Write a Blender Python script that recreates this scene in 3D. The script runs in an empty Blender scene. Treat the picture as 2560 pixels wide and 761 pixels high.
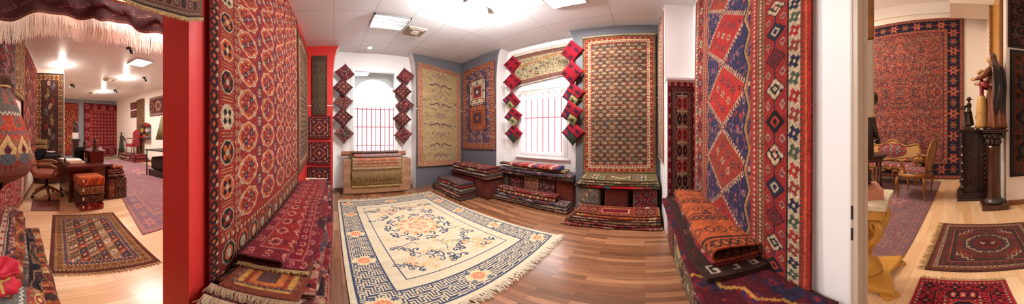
import bpy, math, random
import numpy as np
from mathutils import Vector, Matrix
PI = math.pi
C = bpy.context.scene.collection
sc = bpy.context.scene

# ------------------------------------------------------------------ camera, world, lights, exposure
# equirectangular stitch: 495 px per radian, level horizon at row 333, 2560 x 761
F = 495.0; HZ = 333.0; CAM = 1.2; X0 = 835.0
cd = bpy.data.cameras.new('camera'); cam = bpy.data.objects.new('camera', cd); C.objects.link(cam)
cd.type = 'PANO'; cd.panorama_type = 'EQUIRECTANGULAR'
cd.longitude_min = -1280.0/F; cd.longitude_max = 1280.0/F
cd.latitude_max = HZ/F; cd.latitude_min = -(761.0-HZ)/F
cd.clip_start = 0.02; cd.clip_end = 200
cam.location = (0, 0, CAM)
cam.rotation_euler = (PI/2, 0, -(1280.0-X0)/F)
sc.camera = cam
sc.view_settings.view_transform = 'Standard'; sc.view_settings.look = 'None'
sc.view_settings.gamma = 1.0; sc.view_settings.use_curve_mapping = False
sc.view_settings.exposure = 0.68
sc.cycles.max_bounces = 7; sc.cycles.diffuse_bounces = 5; sc.cycles.glossy_bounces = 3
sc.cycles.transmission_bounces = 4; sc.cycles.sample_clamp_indirect = 4.0
sc.cycles.caustics_reflective = False; sc.cycles.caustics_refractive = False

W = bpy.data.worlds.new('overcast_sky'); sc.world = W; W.use_nodes = True
bg = W.node_tree.nodes['Background']; bg.inputs[0].default_value = (0.93, 0.97, 1.0, 1); bg.inputs[1].default_value = 4.4

def area(name, loc, size, power, col=(1, .93, .86), rot=(0, 0, 0), sy=None, spread=PI):
    l = bpy.data.lights.new(name, 'AREA'); l.energy = power; l.color = col; l.size = size; l.spread = spread
    if sy: l.shape = 'RECTANGLE'; l.size_y = sy
    o = bpy.data.objects.new(name, l); C.objects.link(o); o.location = loc; o.rotation_euler = rot
    return o
def point(name, loc, power, col=(1, .93, .86), r=.06):
    l = bpy.data.lights.new(name, 'POINT'); l.energy = power; l.color = col; l.shadow_soft_size = r
    o = bpy.data.objects.new(name, l); C.objects.link(o); o.location = loc
    return o
# the lit ceiling luminaires of the rug room, daylight at both windows, then the two neighbouring halls
point('luminaire_light', (1.42, 1.66, 2.76), 62, (1, .98, .97), .05)
area('luminaire_light', (1.98, .84, 2.878), .36, 32, (1, .97, .95))
area('luminaire_light', (.75, 2.60, 2.878), .38, 18, (1, .97, .95))
for loc, rot, sx, sy in (((.84, 4.10, 1.65), (-PI/2, 0, 0), .9, 1.75), ((3.16, 1.77, 1.40), (0, PI/2, 0), 1.5, .95)):
    po = area('window_portal', loc, sx, 1, (1, 1, 1), rot, sy); po.data.cycles.is_portal = True
area('hall_light', (-3.0, 2.3, 2.86), .5, 44, (1, .94, .88))
area('hall_light', (-1.1, .98, 2.84), .3, 18, (1, .95, .90))  # added without a fixture, brightens the white fringe but not the red jamb
area('hall_light', (-6.5, 2.9, 2.86), .7, 66, (1, .94, .89))
area('hall_light', (2.4, -2.3, 4.8), .7, 66, (1, .87, .74))
area('hall_light', (2.9, -3.4, 4.8), .6, 46, (1, .87, .74))
point('hall_spot', (-4.7, .95, 2.72), 9, (1, .88, .74))
point('hall_spot', (-7.4, 3.2, 2.70), 10, (1, .88, .74))
point('hall_spot', (-5.2, 3.0, 2.66), 9, (1, .88, .74))

# ------------------------------------------------------------------ helpers
def lin(c):
    return tuple(((v/255.)/12.92 if v/255. <= .04045 else ((v/255.+.055)/1.055)**2.4) for v in c)
def dirn(px, py):
    a = (px-X0)/F; return math.sin(a), math.cos(a), math.tan((HZ-py)/F)
def onZ(px, py, z=0.0):
    d = dirn(px, py); k = (z-CAM)/d[2]; return Vector((d[0]*k, d[1]*k, z))
def onX(px, py, x):
    d = dirn(px, py); k = x/d[0]; return Vector((x, d[1]*k, CAM+d[2]*k))
def onY(px, py, y):
    d = dirn(px, py); k = y/d[1]; return Vector((d[0]*k, y, CAM+d[2]*k))

def mat(name, col, rough=.6, metal=0., emit=None, es=1., noise=None, bump=None, coat=0., spec=.5, trans=0.):
    m = bpy.data.materials.new(name); m.use_nodes = True; nt = m.node_tree; b = nt.nodes['Principled BSDF']
    c = lin(col)+(1,)
    b.inputs['Base Color'].default_value = c; b.inputs['Roughness'].default_value = rough
    b.inputs['Metallic'].default_value = metal; b.inputs['Specular IOR Level'].default_value = spec
    b.inputs['Coat Weight'].default_value = coat; b.inputs['Transmission Weight'].default_value = trans
    if emit: b.inputs['Emission Color'].default_value = lin(emit)+(1,); b.inputs['Emission Strength'].default_value = es
    tc = nt.nodes.new('ShaderNodeTexCoord')
    if noise:                                    # (scale, amount, second colour, stretch)
        n = nt.nodes.new('ShaderNodeTexNoise'); n.inputs['Scale'].default_value = noise[0]; n.inputs['Detail'].default_value = 5
        mp = nt.nodes.new('ShaderNodeMapping'); mp.inputs['Scale'].default_value = noise[3] if len(noise) > 3 else (1, 1, 1)
        nt.links.new(tc.outputs['Object'], mp.inputs[0]); nt.links.new(mp.outputs[0], n.inputs['Vector'])
        r = nt.nodes.new('ShaderNodeValToRGB'); r.color_ramp.elements[0].position = .5-noise[1]/2; r.color_ramp.elements[1].position = .5+noise[1]/2
        r.color_ramp.elements[0].color = c; r.color_ramp.elements[1].color = lin(noise[2])+(1,)
        nt.links.new(n.outputs['Fac'], r.inputs[0]); nt.links.new(r.outputs[0], b.inputs['Base Color'])
    if bump:
        n = nt.nodes.new('ShaderNodeTexNoise'); n.inputs['Scale'].default_value = bump[0]
        nt.links.new(tc.outputs['Object'], n.inputs['Vector'])
        bp = nt.nodes.new('ShaderNodeBump'); bp.inputs['Strength'].default_value = bump[1]; bp.inputs['Distance'].default_value = .01
        nt.links.new(n.outputs['Fac'], bp.inputs['Height']); nt.links.new(bp.outputs[0], b.inputs['Normal'])
    return m

def wool(name, rough=.95, sheen=.04):
    m = bpy.data.materials.new(name); m.use_nodes = True; nt = m.node_tree; b = nt.nodes['Principled BSDF']
    a = nt.nodes.new('ShaderNodeAttribute'); a.attribute_name = 'Col'
    tc = nt.nodes.new('ShaderNodeTexCoord')
    n = nt.nodes.new('ShaderNodeTexNoise'); n.inputs['Scale'].default_value = 240; n.inputs['Detail'].default_value = 2
    nt.links.new(tc.outputs['Object'], n.inputs['Vector'])
    mr = nt.nodes.new('ShaderNodeMapRange'); mr.inputs['From Min'].default_value = .3; mr.inputs['From Max'].default_value = .7
    mr.inputs['To Min'].default_value = .82; mr.inputs['To Max'].default_value = 1.16
    nt.links.new(n.outputs['Fac'], mr.inputs['Value'])
    mx = nt.nodes.new('ShaderNodeVectorMath'); mx.operation = 'SCALE'
    nt.links.new(a.outputs['Color'], mx.inputs[0]); nt.links.new(mr.outputs[0], mx.inputs['Scale'])
    nt.links.new(mx.outputs[0], b.inputs['Base Color'])
    b.inputs['Roughness'].default_value = rough; b.inputs['Specular IOR Level'].default_value = .15
    b.inputs['Sheen Weight'].default_value = sheen; b.inputs['Sheen Roughness'].default_value = .5
    bp = nt.nodes.new('ShaderNodeBump'); bp.inputs['Strength'].default_value = .35; bp.inputs['Distance'].default_value = .004
    nt.links.new(n.outputs['Fac'], bp.inputs['Height']); nt.links.new(bp.outputs[0], b.inputs['Normal'])
    return m

def planks(name, cols, w, L, rough, coat=0., grain=.25):
    m = bpy.data.materials.new(name); m.use_nodes = True; nt = m.node_tree; b = nt.nodes['Principled BSDF']
    N = nt.nodes.new; tc = N('ShaderNodeTexCoord'); sp = N('ShaderNodeSeparateXYZ'); cb = N('ShaderNodeCombineXYZ')
    nt.links.new(tc.outputs['Object'], sp.inputs[0]); nt.links.new(sp.outputs['Y'], cb.inputs['X']); nt.links.new(sp.outputs['X'], cb.inputs['Y'])
    br = N('ShaderNodeTexBrick'); br.offset = .37; br.offset_frequency = 2; br.squash = 1
    br.inputs['Scale'].default_value = 1; br.inputs['Brick Width'].default_value = L; br.inputs['Row Height'].default_value = w
    br.inputs['Mortar Size'].default_value = .0012; br.inputs['Mortar Smooth'].default_value = .2
    br.inputs['Color1'].default_value = (0, 0, 0, 1); br.inputs['Color2'].default_value = (1, 1, 1, 1); br.inputs['Mortar'].default_value = (0.0, 0.0, 0.0, 1)
    nt.links.new(cb.outputs[0], br.inputs['Vector'])
    r = N('ShaderNodeValToRGB'); el = r.color_ramp.elements
    el.remove(el[-1])
    el[0].position = 0; el[0].color = lin(cols[0])+(1,)
    for i, c in enumerate(cols[1:]):
        e = el.new((i+1)/(len(cols)-1)); e.color = lin(c)+(1,)
    nt.links.new(br.outputs['Color'], r.inputs[0])
    mp = N('ShaderNodeMapping'); mp.inputs['Scale'].default_value = (22, 1.3, 1)
    nt.links.new(tc.outputs['Object'], mp.inputs[0])
    n = N('ShaderNodeTexNoise'); n.inputs['Scale'].default_value = 2.2; n.inputs['Detail'].default_value = 6
    nt.links.new(mp.outputs[0], n.inputs['Vector'])
    mr = N('ShaderNodeMapRange'); mr.inputs['From Min'].default_value = .3; mr.inputs['From Max'].default_value = .7
    mr.inputs['To Min'].default_value = 1-grain; mr.inputs['To Max'].default_value = 1+grain*.8
    nt.links.new(n.outputs['Fac'], mr.inputs['Value'])
    mo = N('ShaderNodeMath'); mo.operation = 'MULTIPLY_ADD'; mo.inputs[1].default_value = -.45; mo.inputs[2].default_value = 1.
    nt.links.new(br.outputs['Fac'], mo.inputs[0])
    ml = N('ShaderNodeMath'); ml.operation = 'MULTIPLY'; nt.links.new(mr.outputs[0], ml.inputs[0]); nt.links.new(mo.outputs[0], ml.inputs[1])
    mx = N('ShaderNodeVectorMath'); mx.operation = 'SCALE'; nt.links.new(r.outputs[0], mx.inputs[0]); nt.links.new(ml.outputs[0], mx.inputs['Scale'])
    nt.links.new(mx.outputs[0], b.inputs['Base Color']); b.inputs['Roughness'].default_value = rough; b.inputs['Coat Weight'].default_value = coat
    b.inputs['Coat Roughness'].default_value = .2
    return m

def tiles(name, col, seam, w, L, x0, y0, rough=.5):
    m = bpy.data.materials.new(name); m.use_nodes = True; nt = m.node_tree; b = nt.nodes['Principled BSDF']
    N = nt.nodes.new; tc = N('ShaderNodeTexCoord'); mp = N('ShaderNodeMapping'); mp.inputs['Location'].default_value = (x0, y0, 0)
    nt.links.new(tc.outputs['Object'], mp.inputs[0])
    br = N('ShaderNodeTexBrick'); br.offset = 0; br.squash = 1; br.inputs['Scale'].default_value = 1
    br.inputs['Brick Width'].default_value = w; br.inputs['Row Height'].default_value = L
    br.inputs['Mortar Size'].default_value = .004; br.inputs['Mortar Smooth'].default_value = .3
    c = lin(col); br.inputs['Color1'].default_value = c+(1,); br.inputs['Color2'].default_value = tuple(v*.95 for v in c)+(1,); br.inputs['Mortar'].default_value = lin(seam)+(1,)
    nt.links.new(mp.outputs[0], br.inputs['Vector']); nt.links.new(br.outputs['Color'], b.inputs['Base Color'])
    b.inputs['Roughness'].default_value = rough
    return m

def tag(o, label=None, cat=None, group=None, kind=None):
    if label: o['label'] = label
    if cat: o['category'] = cat
    if group: o['group'] = group
    if kind: o['kind'] = kind
    return o
WO = {}
def link(o, parent=None):
    C.objects.link(o)
    if parent is not None:
        o.parent = parent; o.location = -WO.get(parent.name, Vector((0, 0, 0)))
    WO[o.name] = Vector((0, 0, 0))
    return o
def thing(name, label, cat, loc=(0, 0, 0), group=None):
    o = bpy.data.objects.new(name, None); C.objects.link(o); o.empty_display_size = .1
    o.location = loc; WO[o.name] = Vector(loc)
    return tag(o, label, cat, group)
def copy_tree(o, parent=None):
    c = o.copy(); C.objects.link(c); c.parent = parent; WO[c.name] = WO.get(o.name, Vector((0, 0, 0)))
    for ch in list(o.children):
        copy_tree(ch, c)
    return c

def mesh(name, V, Fq, mats=None, fm=None, smooth=False, col=None):
    """V (n,3) array, Fq (m,4) int array or list of tuples."""
    me = bpy.data.meshes.new(name)
    V = np.asarray(V, dtype=np.float32)
    if isinstance(Fq, np.ndarray):
        n = len(V); m = len(Fq)
        me.vertices.add(n); me.vertices.foreach_set('co', V.ravel())
        me.loops.add(m*4); me.loops.foreach_set('vertex_index', Fq.astype(np.int32).ravel())
        me.polygons.add(m); me.polygons.foreach_set('loop_start', np.arange(0, m*4, 4, dtype=np.int32))
        me.update(calc_edges=True)
    else:
        me.from_pydata(V.tolist(), [], Fq)
    for mt in (mats or []): me.materials.append(mt)
    if fm is not None: me.polygons.foreach_set('material_index', np.asarray(fm, dtype=np.int32))
    if smooth: me.polygons.foreach_set('use_smooth', np.ones(len(me.polygons), dtype=bool))
    if col is not None:
        ca = me.color_attributes.new('Col', 'BYTE_COLOR', 'POINT')
        cc = np.ones((len(V), 4), dtype=np.float32); cc[:, :3] = np.clip(col/255., 0, 1)
        ca.data.foreach_set('color_srgb', cc.ravel())
    me.update()
    return me

class MB:
    """collects shapes in world (or local) coordinates and builds ONE mesh object"""
    def __init__(s): s.v = []; s.f = []; s.m = []; s.mi = 0; s.T = None
    def add(s, vs, fs):
        b = len(s.v)
        if s.T is not None: vs = [s.T @ Vector(v) for v in vs]
        s.v += [tuple(v) for v in vs]; s.f += [tuple(i+b for i in f) for f in fs]; s.m += [s.mi]*len(fs); return s
    def box(s, a, b):
        x0, y0, z0 = a; x1, y1, z1 = b
        vs = [(x0, y0, z0), (x1, y0, z0), (x1, y1, z0), (x0, y1, z0), (x0, y0, z1), (x1, y0, z1), (x1, y1, z1), (x0, y1, z1)]
        return s.add(vs, [(3, 2, 1, 0), (4, 5, 6, 7), (0, 1, 5, 4), (1, 2, 6, 5), (2, 3, 7, 6), (3, 0, 4, 7)])
    def cb(s, c, sz): return s.box([c[i]-sz[i]/2 for i in range(3)], [c[i]+sz[i]/2 for i in range(3)])
    def prism(s, poly, axis, a, b):
        n = len(poly)
        def P(p, t):
            if axis == 'x': return (t, p[0], p[1])
            if axis == 'y': return (p[0], t, p[1])
            return (p[0], p[1], t)
        vs = [P(p, a) for p in poly]+[P(p, b) for p in poly]
        return s.add(vs, [tuple(range(n))[::-1], tuple(range(n, 2*n))]+[(i, (i+1) % n, n+(i+1) % n, n+i) for i in range(n)])
    def loft(s, rings, cap=True, closed=False):
        n = len(rings[0]); vs = [p for r in rings for p in r]; fs = []
        for k in range(len(rings)-(0 if closed else 1)):
            k2 = (k+1) % len(rings)
            for i in range(n):
                fs.append((k*n+i, k*n+(i+1) % n, k2*n+(i+1) % n, k2*n+i))
        if cap and not closed: fs += [tuple(range(n))[::-1], tuple(range((len(rings)-1)*n, len(rings)*n))]
        return s.add(vs, fs)
    def tube(s, pts, r, n=8, sq=1.0, closed=False):
        pts = [Vector(p) for p in pts]; R = r if isinstance(r, (list, tuple)) else [r]*len(pts); rings = []
        up = None
        for i, p in enumerate(pts):
            if closed: t = (pts[(i+1) % len(pts)]-pts[i-1])
            else: t = (pts[min(i+1, len(pts)-1)]-pts[max(i-1, 0)])
            t.normalize()
            if up is None: up = Vector((0, 0, 1)) if abs(t.z) < .9 else Vector((1, 0, 0))
            a = t.cross(up)
            if a.length < 1e-4: a = t.cross(Vector((0, 1, 0)))
            a.normalize(); b = t.cross(a); b.normalize(); up = -b if (-b).dot(up) > 0 else b
            b = up
            rings.append([p+a*math.cos(2*PI*k/n)*R[i]+b*math.sin(2*PI*k/n)*R[i]*sq for k in range(n)])
        return s.loft(rings, closed=closed)
    def lathe(s, prof, c=(0, 0, 0), n=24, sx=1, sy=1):
        rings = [[(c[0]+r*math.cos(2*PI*k/n)*sx, c[1]+r*math.sin(2*PI*k/n)*sy, c[2]+z) for k in range(n)] for r, z in prof]
        return s.loft(rings)
    def ell(s, c, r, n=12, m=8):
        rings = []
        for j in range(m+1):
            t = -PI/2+PI*j/m; rr = max(math.cos(t), .02)
            rings.append([(c[0]+r[0]*rr*math.cos(2*PI*k/n), c[1]+r[1]*rr*math.sin(2*PI*k/n), c[2]+r[2]*math.sin(t)) for k in range(n)])
        return s.loft(rings)
    def build(s, name, mats, parent=None, smooth=False, bev=0, sub=0, auto=False):
        if not isinstance(mats, (list, tuple)): mats = [mats]
        me = mesh(name, np.array(s.v), s.f, mats, s.m)
        if smooth:
            me.polygons.foreach_set('use_smooth', np.ones(len(me.polygons), dtype=bool))
            if auto and hasattr(me, 'set_sharp_from_angle'): me.set_sharp_from_angle(angle=math.radians(40))
        import bmesh
        bm = bmesh.new(); bm.from_mesh(me); bmesh.ops.recalc_face_normals(bm, faces=bm.faces); bm.to_mesh(me); bm.free()
        o = link(bpy.data.objects.new(name, me), parent)
        if bev: md = o.modifiers.new('bevel', 'BEVEL'); md.width = bev; md.segments = 2; md.limit_method = 'ANGLE'
        if sub: md = o.modifiers.new('sub', 'SUBSURF'); md.levels = sub; md.render_levels = sub
        return o

# ------------------------------------------------------------------ weaving: designs drawn knot by knot
rng = np.random.RandomState(7)
RED = (150, 38, 34); DRED = (98, 20, 24); CRIM = (142, 18, 36); RUST = (172, 72, 42); ORG = (214, 104, 52); IVO = (218, 196, 160)
CREAM = (236, 218, 180); NAVY = (34, 38, 66); BLUE = (58, 76, 116); LBLUE = (120, 140, 165); BRN = (84, 52, 40); DBRN = (48, 30, 28)
BLK = (24, 20, 24); OLV = (120, 104, 62); TAN = (176, 140, 100); GLD = (205, 160, 80); GRN = (74, 92, 70); GREY = (140, 134, 126); PINK = (206, 130, 112); TEAL = (60, 112, 118); MAR = (110, 34, 44)
def new(w, h, c): 
    a = np.empty((int(h), int(w), 3), dtype=np.float32); a[:] = c; return a
def met(kind, x, y):
    ax, ay = np.abs(x), np.abs(y)
    if kind == 'd': return ax+ay
    if kind == 'o': return np.maximum(np.maximum(ax, ay), (ax+ay)*.72)
    if kind == 's': return np.maximum(ax, ay)
    if kind == 'c': return np.hypot(x, y)
    if kind == 'r': return np.hypot(x, y)/(.84+.16*np.cos(8*np.arctan2(y, x)))
    if kind == 'g': return np.hypot(x, y)/(.955+.045*np.cos(8*np.arctan2(y, x)))
    if kind == 'f': return np.hypot(x, y)/(.72+.28*np.cos(6*np.arctan2(y, x)))
    if kind == 't': return np.minimum(np.maximum(ax, ay)*1.15, (ax+ay)*.82)
    if kind == 'p': return np.maximum(ax, np.abs(y-.9*x)*1.15)
    if kind == 'x': return np.minimum(np.maximum(ax, ay*3.2), np.maximum(ax*3.2, ay))
    if kind == 'k': return np.minimum(np.abs(ax-ay)*2.6+np.maximum(ax, ay)*.35, 9)+np.where(np.maximum(ax, ay) > 1, 9, 0)
    if kind == 'h': return np.maximum(ax, (ax*.5+ay*.87))
    if kind == 'l': return np.hypot(x+y*.35, y*2.2-x*.4)                 # leaf
    if kind == 'b': return np.hypot(x-.35*np.sin(3*y), y*.8)+np.where(x > .15, np.abs(x)*.8, 0)   # boteh
    return ax
def st(im, cx, cy, rx, ry, kind, rings, rot=0., dith=0.):
    h, w = im.shape[:2]; R = max(rx, ry)*1.5+1
    x0, x1 = max(0, int(cx-R)), min(w, int(cx+R)+2); y0, y1 = max(0, int(cy-R)), min(h, int(cy+R)+2)
    if x0 >= x1 or y0 >= y1: return
    yy, xx = np.mgrid[y0:y1, x0:x1]
    x = xx-cx; y = yy-cy
    if rot: c, s = math.cos(rot), math.sin(rot); x, y = x*c+y*s, -x*s+y*c
    m = met(kind, x/max(rx, .5), y/max(ry, .5)); sub = im[y0:y1, x0:x1]
    for t, c in rings: sub[m < t] = c
def rect(im, x0, y0, x1, y1, c): im[max(0, int(y0)):max(0, int(y1)), max(0, int(x0)):max(0, int(x1))] = c
def ring(im, o, t, c):
    h, w = im.shape[:2]; o = int(round(o)); t = max(1, int(round(t)))
    im[o:o+t, o:w-o] = c; im[h-o-t:h-o, o:w-o] = c; im[o:h-o, o:o+t] = c; im[o:h-o, w-o-t:w-o] = c
def stripe(im, o, t, per, cols, sh=0):
    h, w = im.shape[:2]; o = int(round(o)); t = max(1, int(round(t))); yy, xx = np.mgrid[0:h, 0:w]
    d = np.minimum(np.minimum(xx, w-1-xx), np.minimum(yy, h-1-yy)); M = (d >= o) & (d < o+t)
    k = (((xx+yy+sh*d)//max(1, per)) % len(cols)).astype(int)
    for i, c in enumerate(cols): im[M & (k == i)] = c
def around(im, o, t, step, kind, sets, sc_=.42, rot=0.):
    h, w = im.shape[:2]; m = o+t/2.
    r = t*sc_
    def run(L): n = max(1, int(round(L/step))); return [i*L/n for i in range(n)]
    k = 0
    for q in run(w-2*m): st(im, m+q, m, r, r, kind, sets[k % len(sets)], rot); k += 1
    for q in run(h-2*m): st(im, w-1-m, m+q, r, r, kind, sets[k % len(sets)], rot); k += 1
    for q in run(w-2*m): st(im, w-1-m-q, h-1-m, r, r, kind, sets[k % len(sets)], rot); k += 1
    for q in run(h-2*m): st(im, m, h-1-m-q, r, r, kind, sets[k % len(sets)], rot); k += 1
def line(im, pts, wd, c):
    for (ax, ay), (bx, by) in zip(pts[:-1], pts[1:]):
        n = int(max(abs(bx-ax), abs(by-ay))/max(.5, wd*.4))+1
        for i in range(n+1):
            x = ax+(bx-ax)*i/n; y = ay+(by-ay)*i/n
            rect(im, x-wd/2+.5, y-wd/2+.5, x+wd/2+.5, y+wd/2+.5, c)
def lattice(im, box, sx, sy, kind, sets, r=.4, ry=None, brick=True, seed=0):
    x0, y0, x1, y1 = box; rs = np.random.RandomState(seed); j = 0; y = y0+sy/2
    nx = max(1, int(round((x1-x0)/sx))); sx = (x1-x0)/nx
    while y < y1:
        off = sx/2 if (brick and j % 2) else 0
        for i in range(nx+(0 if off else 1) if brick else nx):
            x = x0+i*sx+(off if brick else sx/2)
            st(im, x, y, sx*r, sy*(ry or r), kind, sets[(i+j) % len(sets) if seed == 0 else rs.randint(len(sets))])
        y += sy; j += 1
def floral(im, box, n, cols, r0, r1, seed, sym=2, vine=None):
    x0, y0, x1, y1 = box; rs = np.random.RandomState(seed); cx, cy = (x0+x1)/2, (y0+y1)/2
    def four(fn, x, y):
        fn(x, y, 1, 1)
        if sym >= 1: fn(2*cx-x, y, -1, 1)
        if sym >= 2: fn(x, 2*cy-y, 1, -1); fn(2*cx-x, 2*cy-y, -1, -1)
    if vine:
        for _ in range(n//4):
            x, y = rs.uniform(x0, cx if sym else x1), rs.uniform(y0, cy if sym > 1 else y1); a = rs.uniform(0, 6.3); pts = []
            cv = rs.uniform(-.35, .35)
            for q in range(10):
                pts.append((x, y)); a += cv; x += math.cos(a)*r1*1.1; y += math.sin(a)*r1*1.1
            p = [(min(max(u, x0), x1), min(max(v, y0), y1)) for u, v in pts]
            four(lambda X, Y, sx, sy: line(im, [((2*cx-u if sx < 0 else u), (2*cy-v if sy < 0 else v)) for u, v in p], 1, vine), 0, 0)
    for _ in range(n):
        x, y = rs.uniform(x0, cx if sym else x1), rs.uniform(y0, cy if sym > 1 else y1); r = rs.uniform(r0, r1); rot = rs.uniform(0, 3.1)
        k = rs.choice(['r', 'f', 'l', 'l', 'd', 'c']); c = ([cols[i] for i in rs.permutation(len(cols))]*3)[:3]
        rr = r*1.3 if k == 'l' else r
        four(lambda X, Y, sx, sy: st(im, X, Y, rr, rr, k, [(1.05, c[0]), (.7, c[1]), (.35, c[2])], rot*sx*sy), x, y)
def zig(im, box, amp, per, wd, c, vert=True):
    x0, y0, x1, y1 = box; pts = []; n = 0
    if vert:
        y = y0
        while y <= y1: pts.append((x0+(amp if n % 2 else -amp), y)); y += per; n += 1
    else:
        x = x0
        while x <= x1: pts.append((x, y0+(amp if n % 2 else -amp))); x += per; n += 1
    line(im, pts, wd, c)
def bitmap(im, x, y, rows, pal, s=1, flipx=False):
    for j, row in enumerate(rows[::-1]):
        if flipx: row = row[::-1]
        for i, ch in enumerate(row):
            if ch in pal: rect(im, x+i*s, y+j*s, x+(i+1)*s, y+(j+1)*s, pal[ch])
def wear(im, seed=0, amt=.07, ab=.06, con=.92, dk=.82):
    rs = np.random.RandomState(seed); h, w = im.shape[:2]; mu = im.reshape(-1, 3).mean(0); im -= mu; im *= con; im += mu; im *= dk
    if con < 1:
        c2 = rs.randn((h+1)//2, (w+1)//2).repeat(2, 0).repeat(2, 1)[:h, :w]; im *= (1+(.07 if w > 100 else .03)*c2)[:, :, None]; im[..., 0] *= 1+.03*rs.randn(h, w)
    k = np.convolve(rs.randn(h+24), np.ones(12)/12., 'same')[12:12+h]
    im *= (1+ab*2.2*k)[:, None, None]; im *= (1+amt*rs.randn(h, w))[:, :, None]; np.clip(im, 4, 250, out=im)
    return im
def tribal(w, h, base, cols, seed=0, bord=.2, hook=True):
    """a bordered tribal rug: several guard bands and a field of medallions"""
    w, h = int(w), int(h); im = new(w, h, base); rs = np.random.RandomState(seed); b = bord*min(w, h)
    c = [cols[i] for i in rs.permutation(len(cols))]
    ring(im, 0, b*.1, c[0]); ring(im, b*.1, b*.2, c[1 % len(c)]); stripe(im, b*.14, b*.12, 2, [c[2 % len(c)], c[0]])
    ring(im, b*.3, b*.5, c[3 % len(c)]); around(im, b*.3, b*.5, b*.6, rs.choice(['d', 'r', 'o', 't']), [[(1, c[0]), (.6, c[2 % len(c)]), (.3, c[1 % len(c)])], [(1, c[1 % len(c)]), (.6, c[4 % len(c)]), (.3, c[0])]])
    ring(im, b*.8, b*.2, c[2 % len(c)]); stripe(im, b*.84, b*.1, 2, [c[1 % len(c)], c[3 % len(c)]])
    k = rs.choice(['d', 'o', 't', 'h']); s = max(10, (w-2*b)/rs.choice([2, 3, 4]))
    lattice(im, (b, b+2, w-b, h-b-2), s, s*rs.uniform(.7, 1.2), k, [[(1, c[1 % len(c)]), (.86, c[0]), (.55, c[2 % len(c)]), (.3, c[4 % len(c)])], [(1, c[4 % len(c)]), (.8, c[3 % len(c)]), (.45, c[1 % len(c)])]], .46)
    floral(im, (b+2, b+2, w-b-2, h-b-2), int(w*h/420), cols, 1.2, 3, seed+1)
    return im
WOOL = wool('woven_wool'); VELV = wool('velvet_weave', .6, .5)
FRINGE = mat('cotton_fringe', (226, 212, 186), .9); BEIGEF = mat('beige_fringe', (186, 158, 112), .9); WHITEF = mat('white_fringe', (238, 228, 214), .9)

def resize(im, w, h):
    H, Wd = im.shape[:2]; return im[(np.arange(h)*H//h)][:, (np.arange(w)*Wd//w)]
def grid_faces(h, w, off=0):
    a = np.arange(h*w).reshape(h, w)+off
    return np.stack([a[:-1, :-1], a[:-1, 1:], a[1:, 1:], a[1:, :-1]], -1).reshape(-1, 4)
def sheet(name, im, fn, back, parent=None, bcol=(110, 70, 55), m=None):
    """woven sheet: fn(u,v) arrays -> (h,w,3) points; back = offset vector of its rear side"""
    h, w = im.shape[:2]; v, u = np.mgrid[0:1:h*1j, 0:1:w*1j]; P = fn(u, v).reshape(-1, 3); col = im.reshape(-1, 3)
    Fs = [grid_faces(h, w)]; a = np.arange(h*w).reshape(h, w); n = h*w
    per = np.concatenate([a[0, :-1], a[:-1, -1], a[-1, :0:-1], a[:0:-1, 0]]); k = len(per)
    Pb = P[per]+np.array(back); nxt = np.roll(np.arange(k), -1)
    Fs.append(np.stack([per, n+np.arange(k), n+nxt, per[nxt]], -1))
    s = 6; ri = np.unique(np.append(np.arange(0, h, s), h-1)); ci = np.unique(np.append(np.arange(0, w, s), w-1))
    Pk = P.reshape(h, w, 3)[ri][:, ci].reshape(-1, 3)+np.array(back)
    Fs.append(grid_faces(len(ri), len(ci), n+k)[:, ::-1])
    V = np.concatenate([P, Pb, Pk]); cc = np.concatenate([col, col[per]*.8, np.tile(np.array(bcol, dtype=np.float32), (len(Pk), 1))])
    me = mesh(name, V, np.concatenate(Fs), [m or WOOL], smooth=True, col=cc)
    return link(bpy.data.objects.new(name, me), parent)
def quad(p00, p10, p11, p01, wob=0., nrm=(0, 0, 0), seed=0, curl=0.):
    """bilinear patch with soft waves along nrm"""
    A = [np.array(p, dtype=float) for p in (p00, p10, p11, p01)]; N = np.array(nrm, dtype=float); ph = np.random.RandomState(seed).uniform(0, 6.3, 4)
    def fn(u, v):
        U, V = u[..., None], v[..., None]
        P = A[0]*(1-U)*(1-V)+A[1]*U*(1-V)+A[2]*U*V+A[3]*(1-U)*V
        if wob: P = P+N*(wob*(np.sin(u*9+ph[0])*.5+np.sin(u*17+v*5+ph[1])*.3+np.sin(v*7+ph[2])*.35+.9))[..., None]
        if curl: P = P+N*(curl*np.clip(1-v*14, 0, 1)**2)[..., None]
        return P
    return fn
def fringe(name, pts, dr, L, n, m, parent, r=.0022, seed=0, spread=.35, lift=None):
    """tassels hanging (or lying) from an edge given by a polyline"""
    rs = np.random.RandomState(seed); pts = [Vector(p) for p in pts]; seg = [0]
    for a, b in zip(pts[:-1], pts[1:]): seg.append(seg[-1]+(b-a).length)
    mb = MB(); T = (pts[-1]-pts[0]).normalized(); dr = Vector(dr)
    for i in range(n):
        s = seg[-1]*(i+.5+rs.uniform(-.3, .3))/n; k = max(j for j in range(len(seg)-1) if seg[j] <= s+1e-9 or j == 0)
        p = pts[k].lerp(pts[k+1], (s-seg[k])/max(1e-6, seg[k+1]-seg[k])); l = L*rs.uniform(.7, 1.1)
        side = T*rs.uniform(-spread, spread)*l; nn = T.cross(dr)*rs.uniform(-.12, .12)*l
        if lift: nn = Vector((0, 0, abs(rs.uniform(0, lift))))
        q = [p, p+dr*l*.5+side*.35+nn, p+dr*l+side+nn*.6]
        mb.tube(q, [r*1.3, r*1.2, r*.5], 3)
    return mb.build(name, m, parent)

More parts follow.
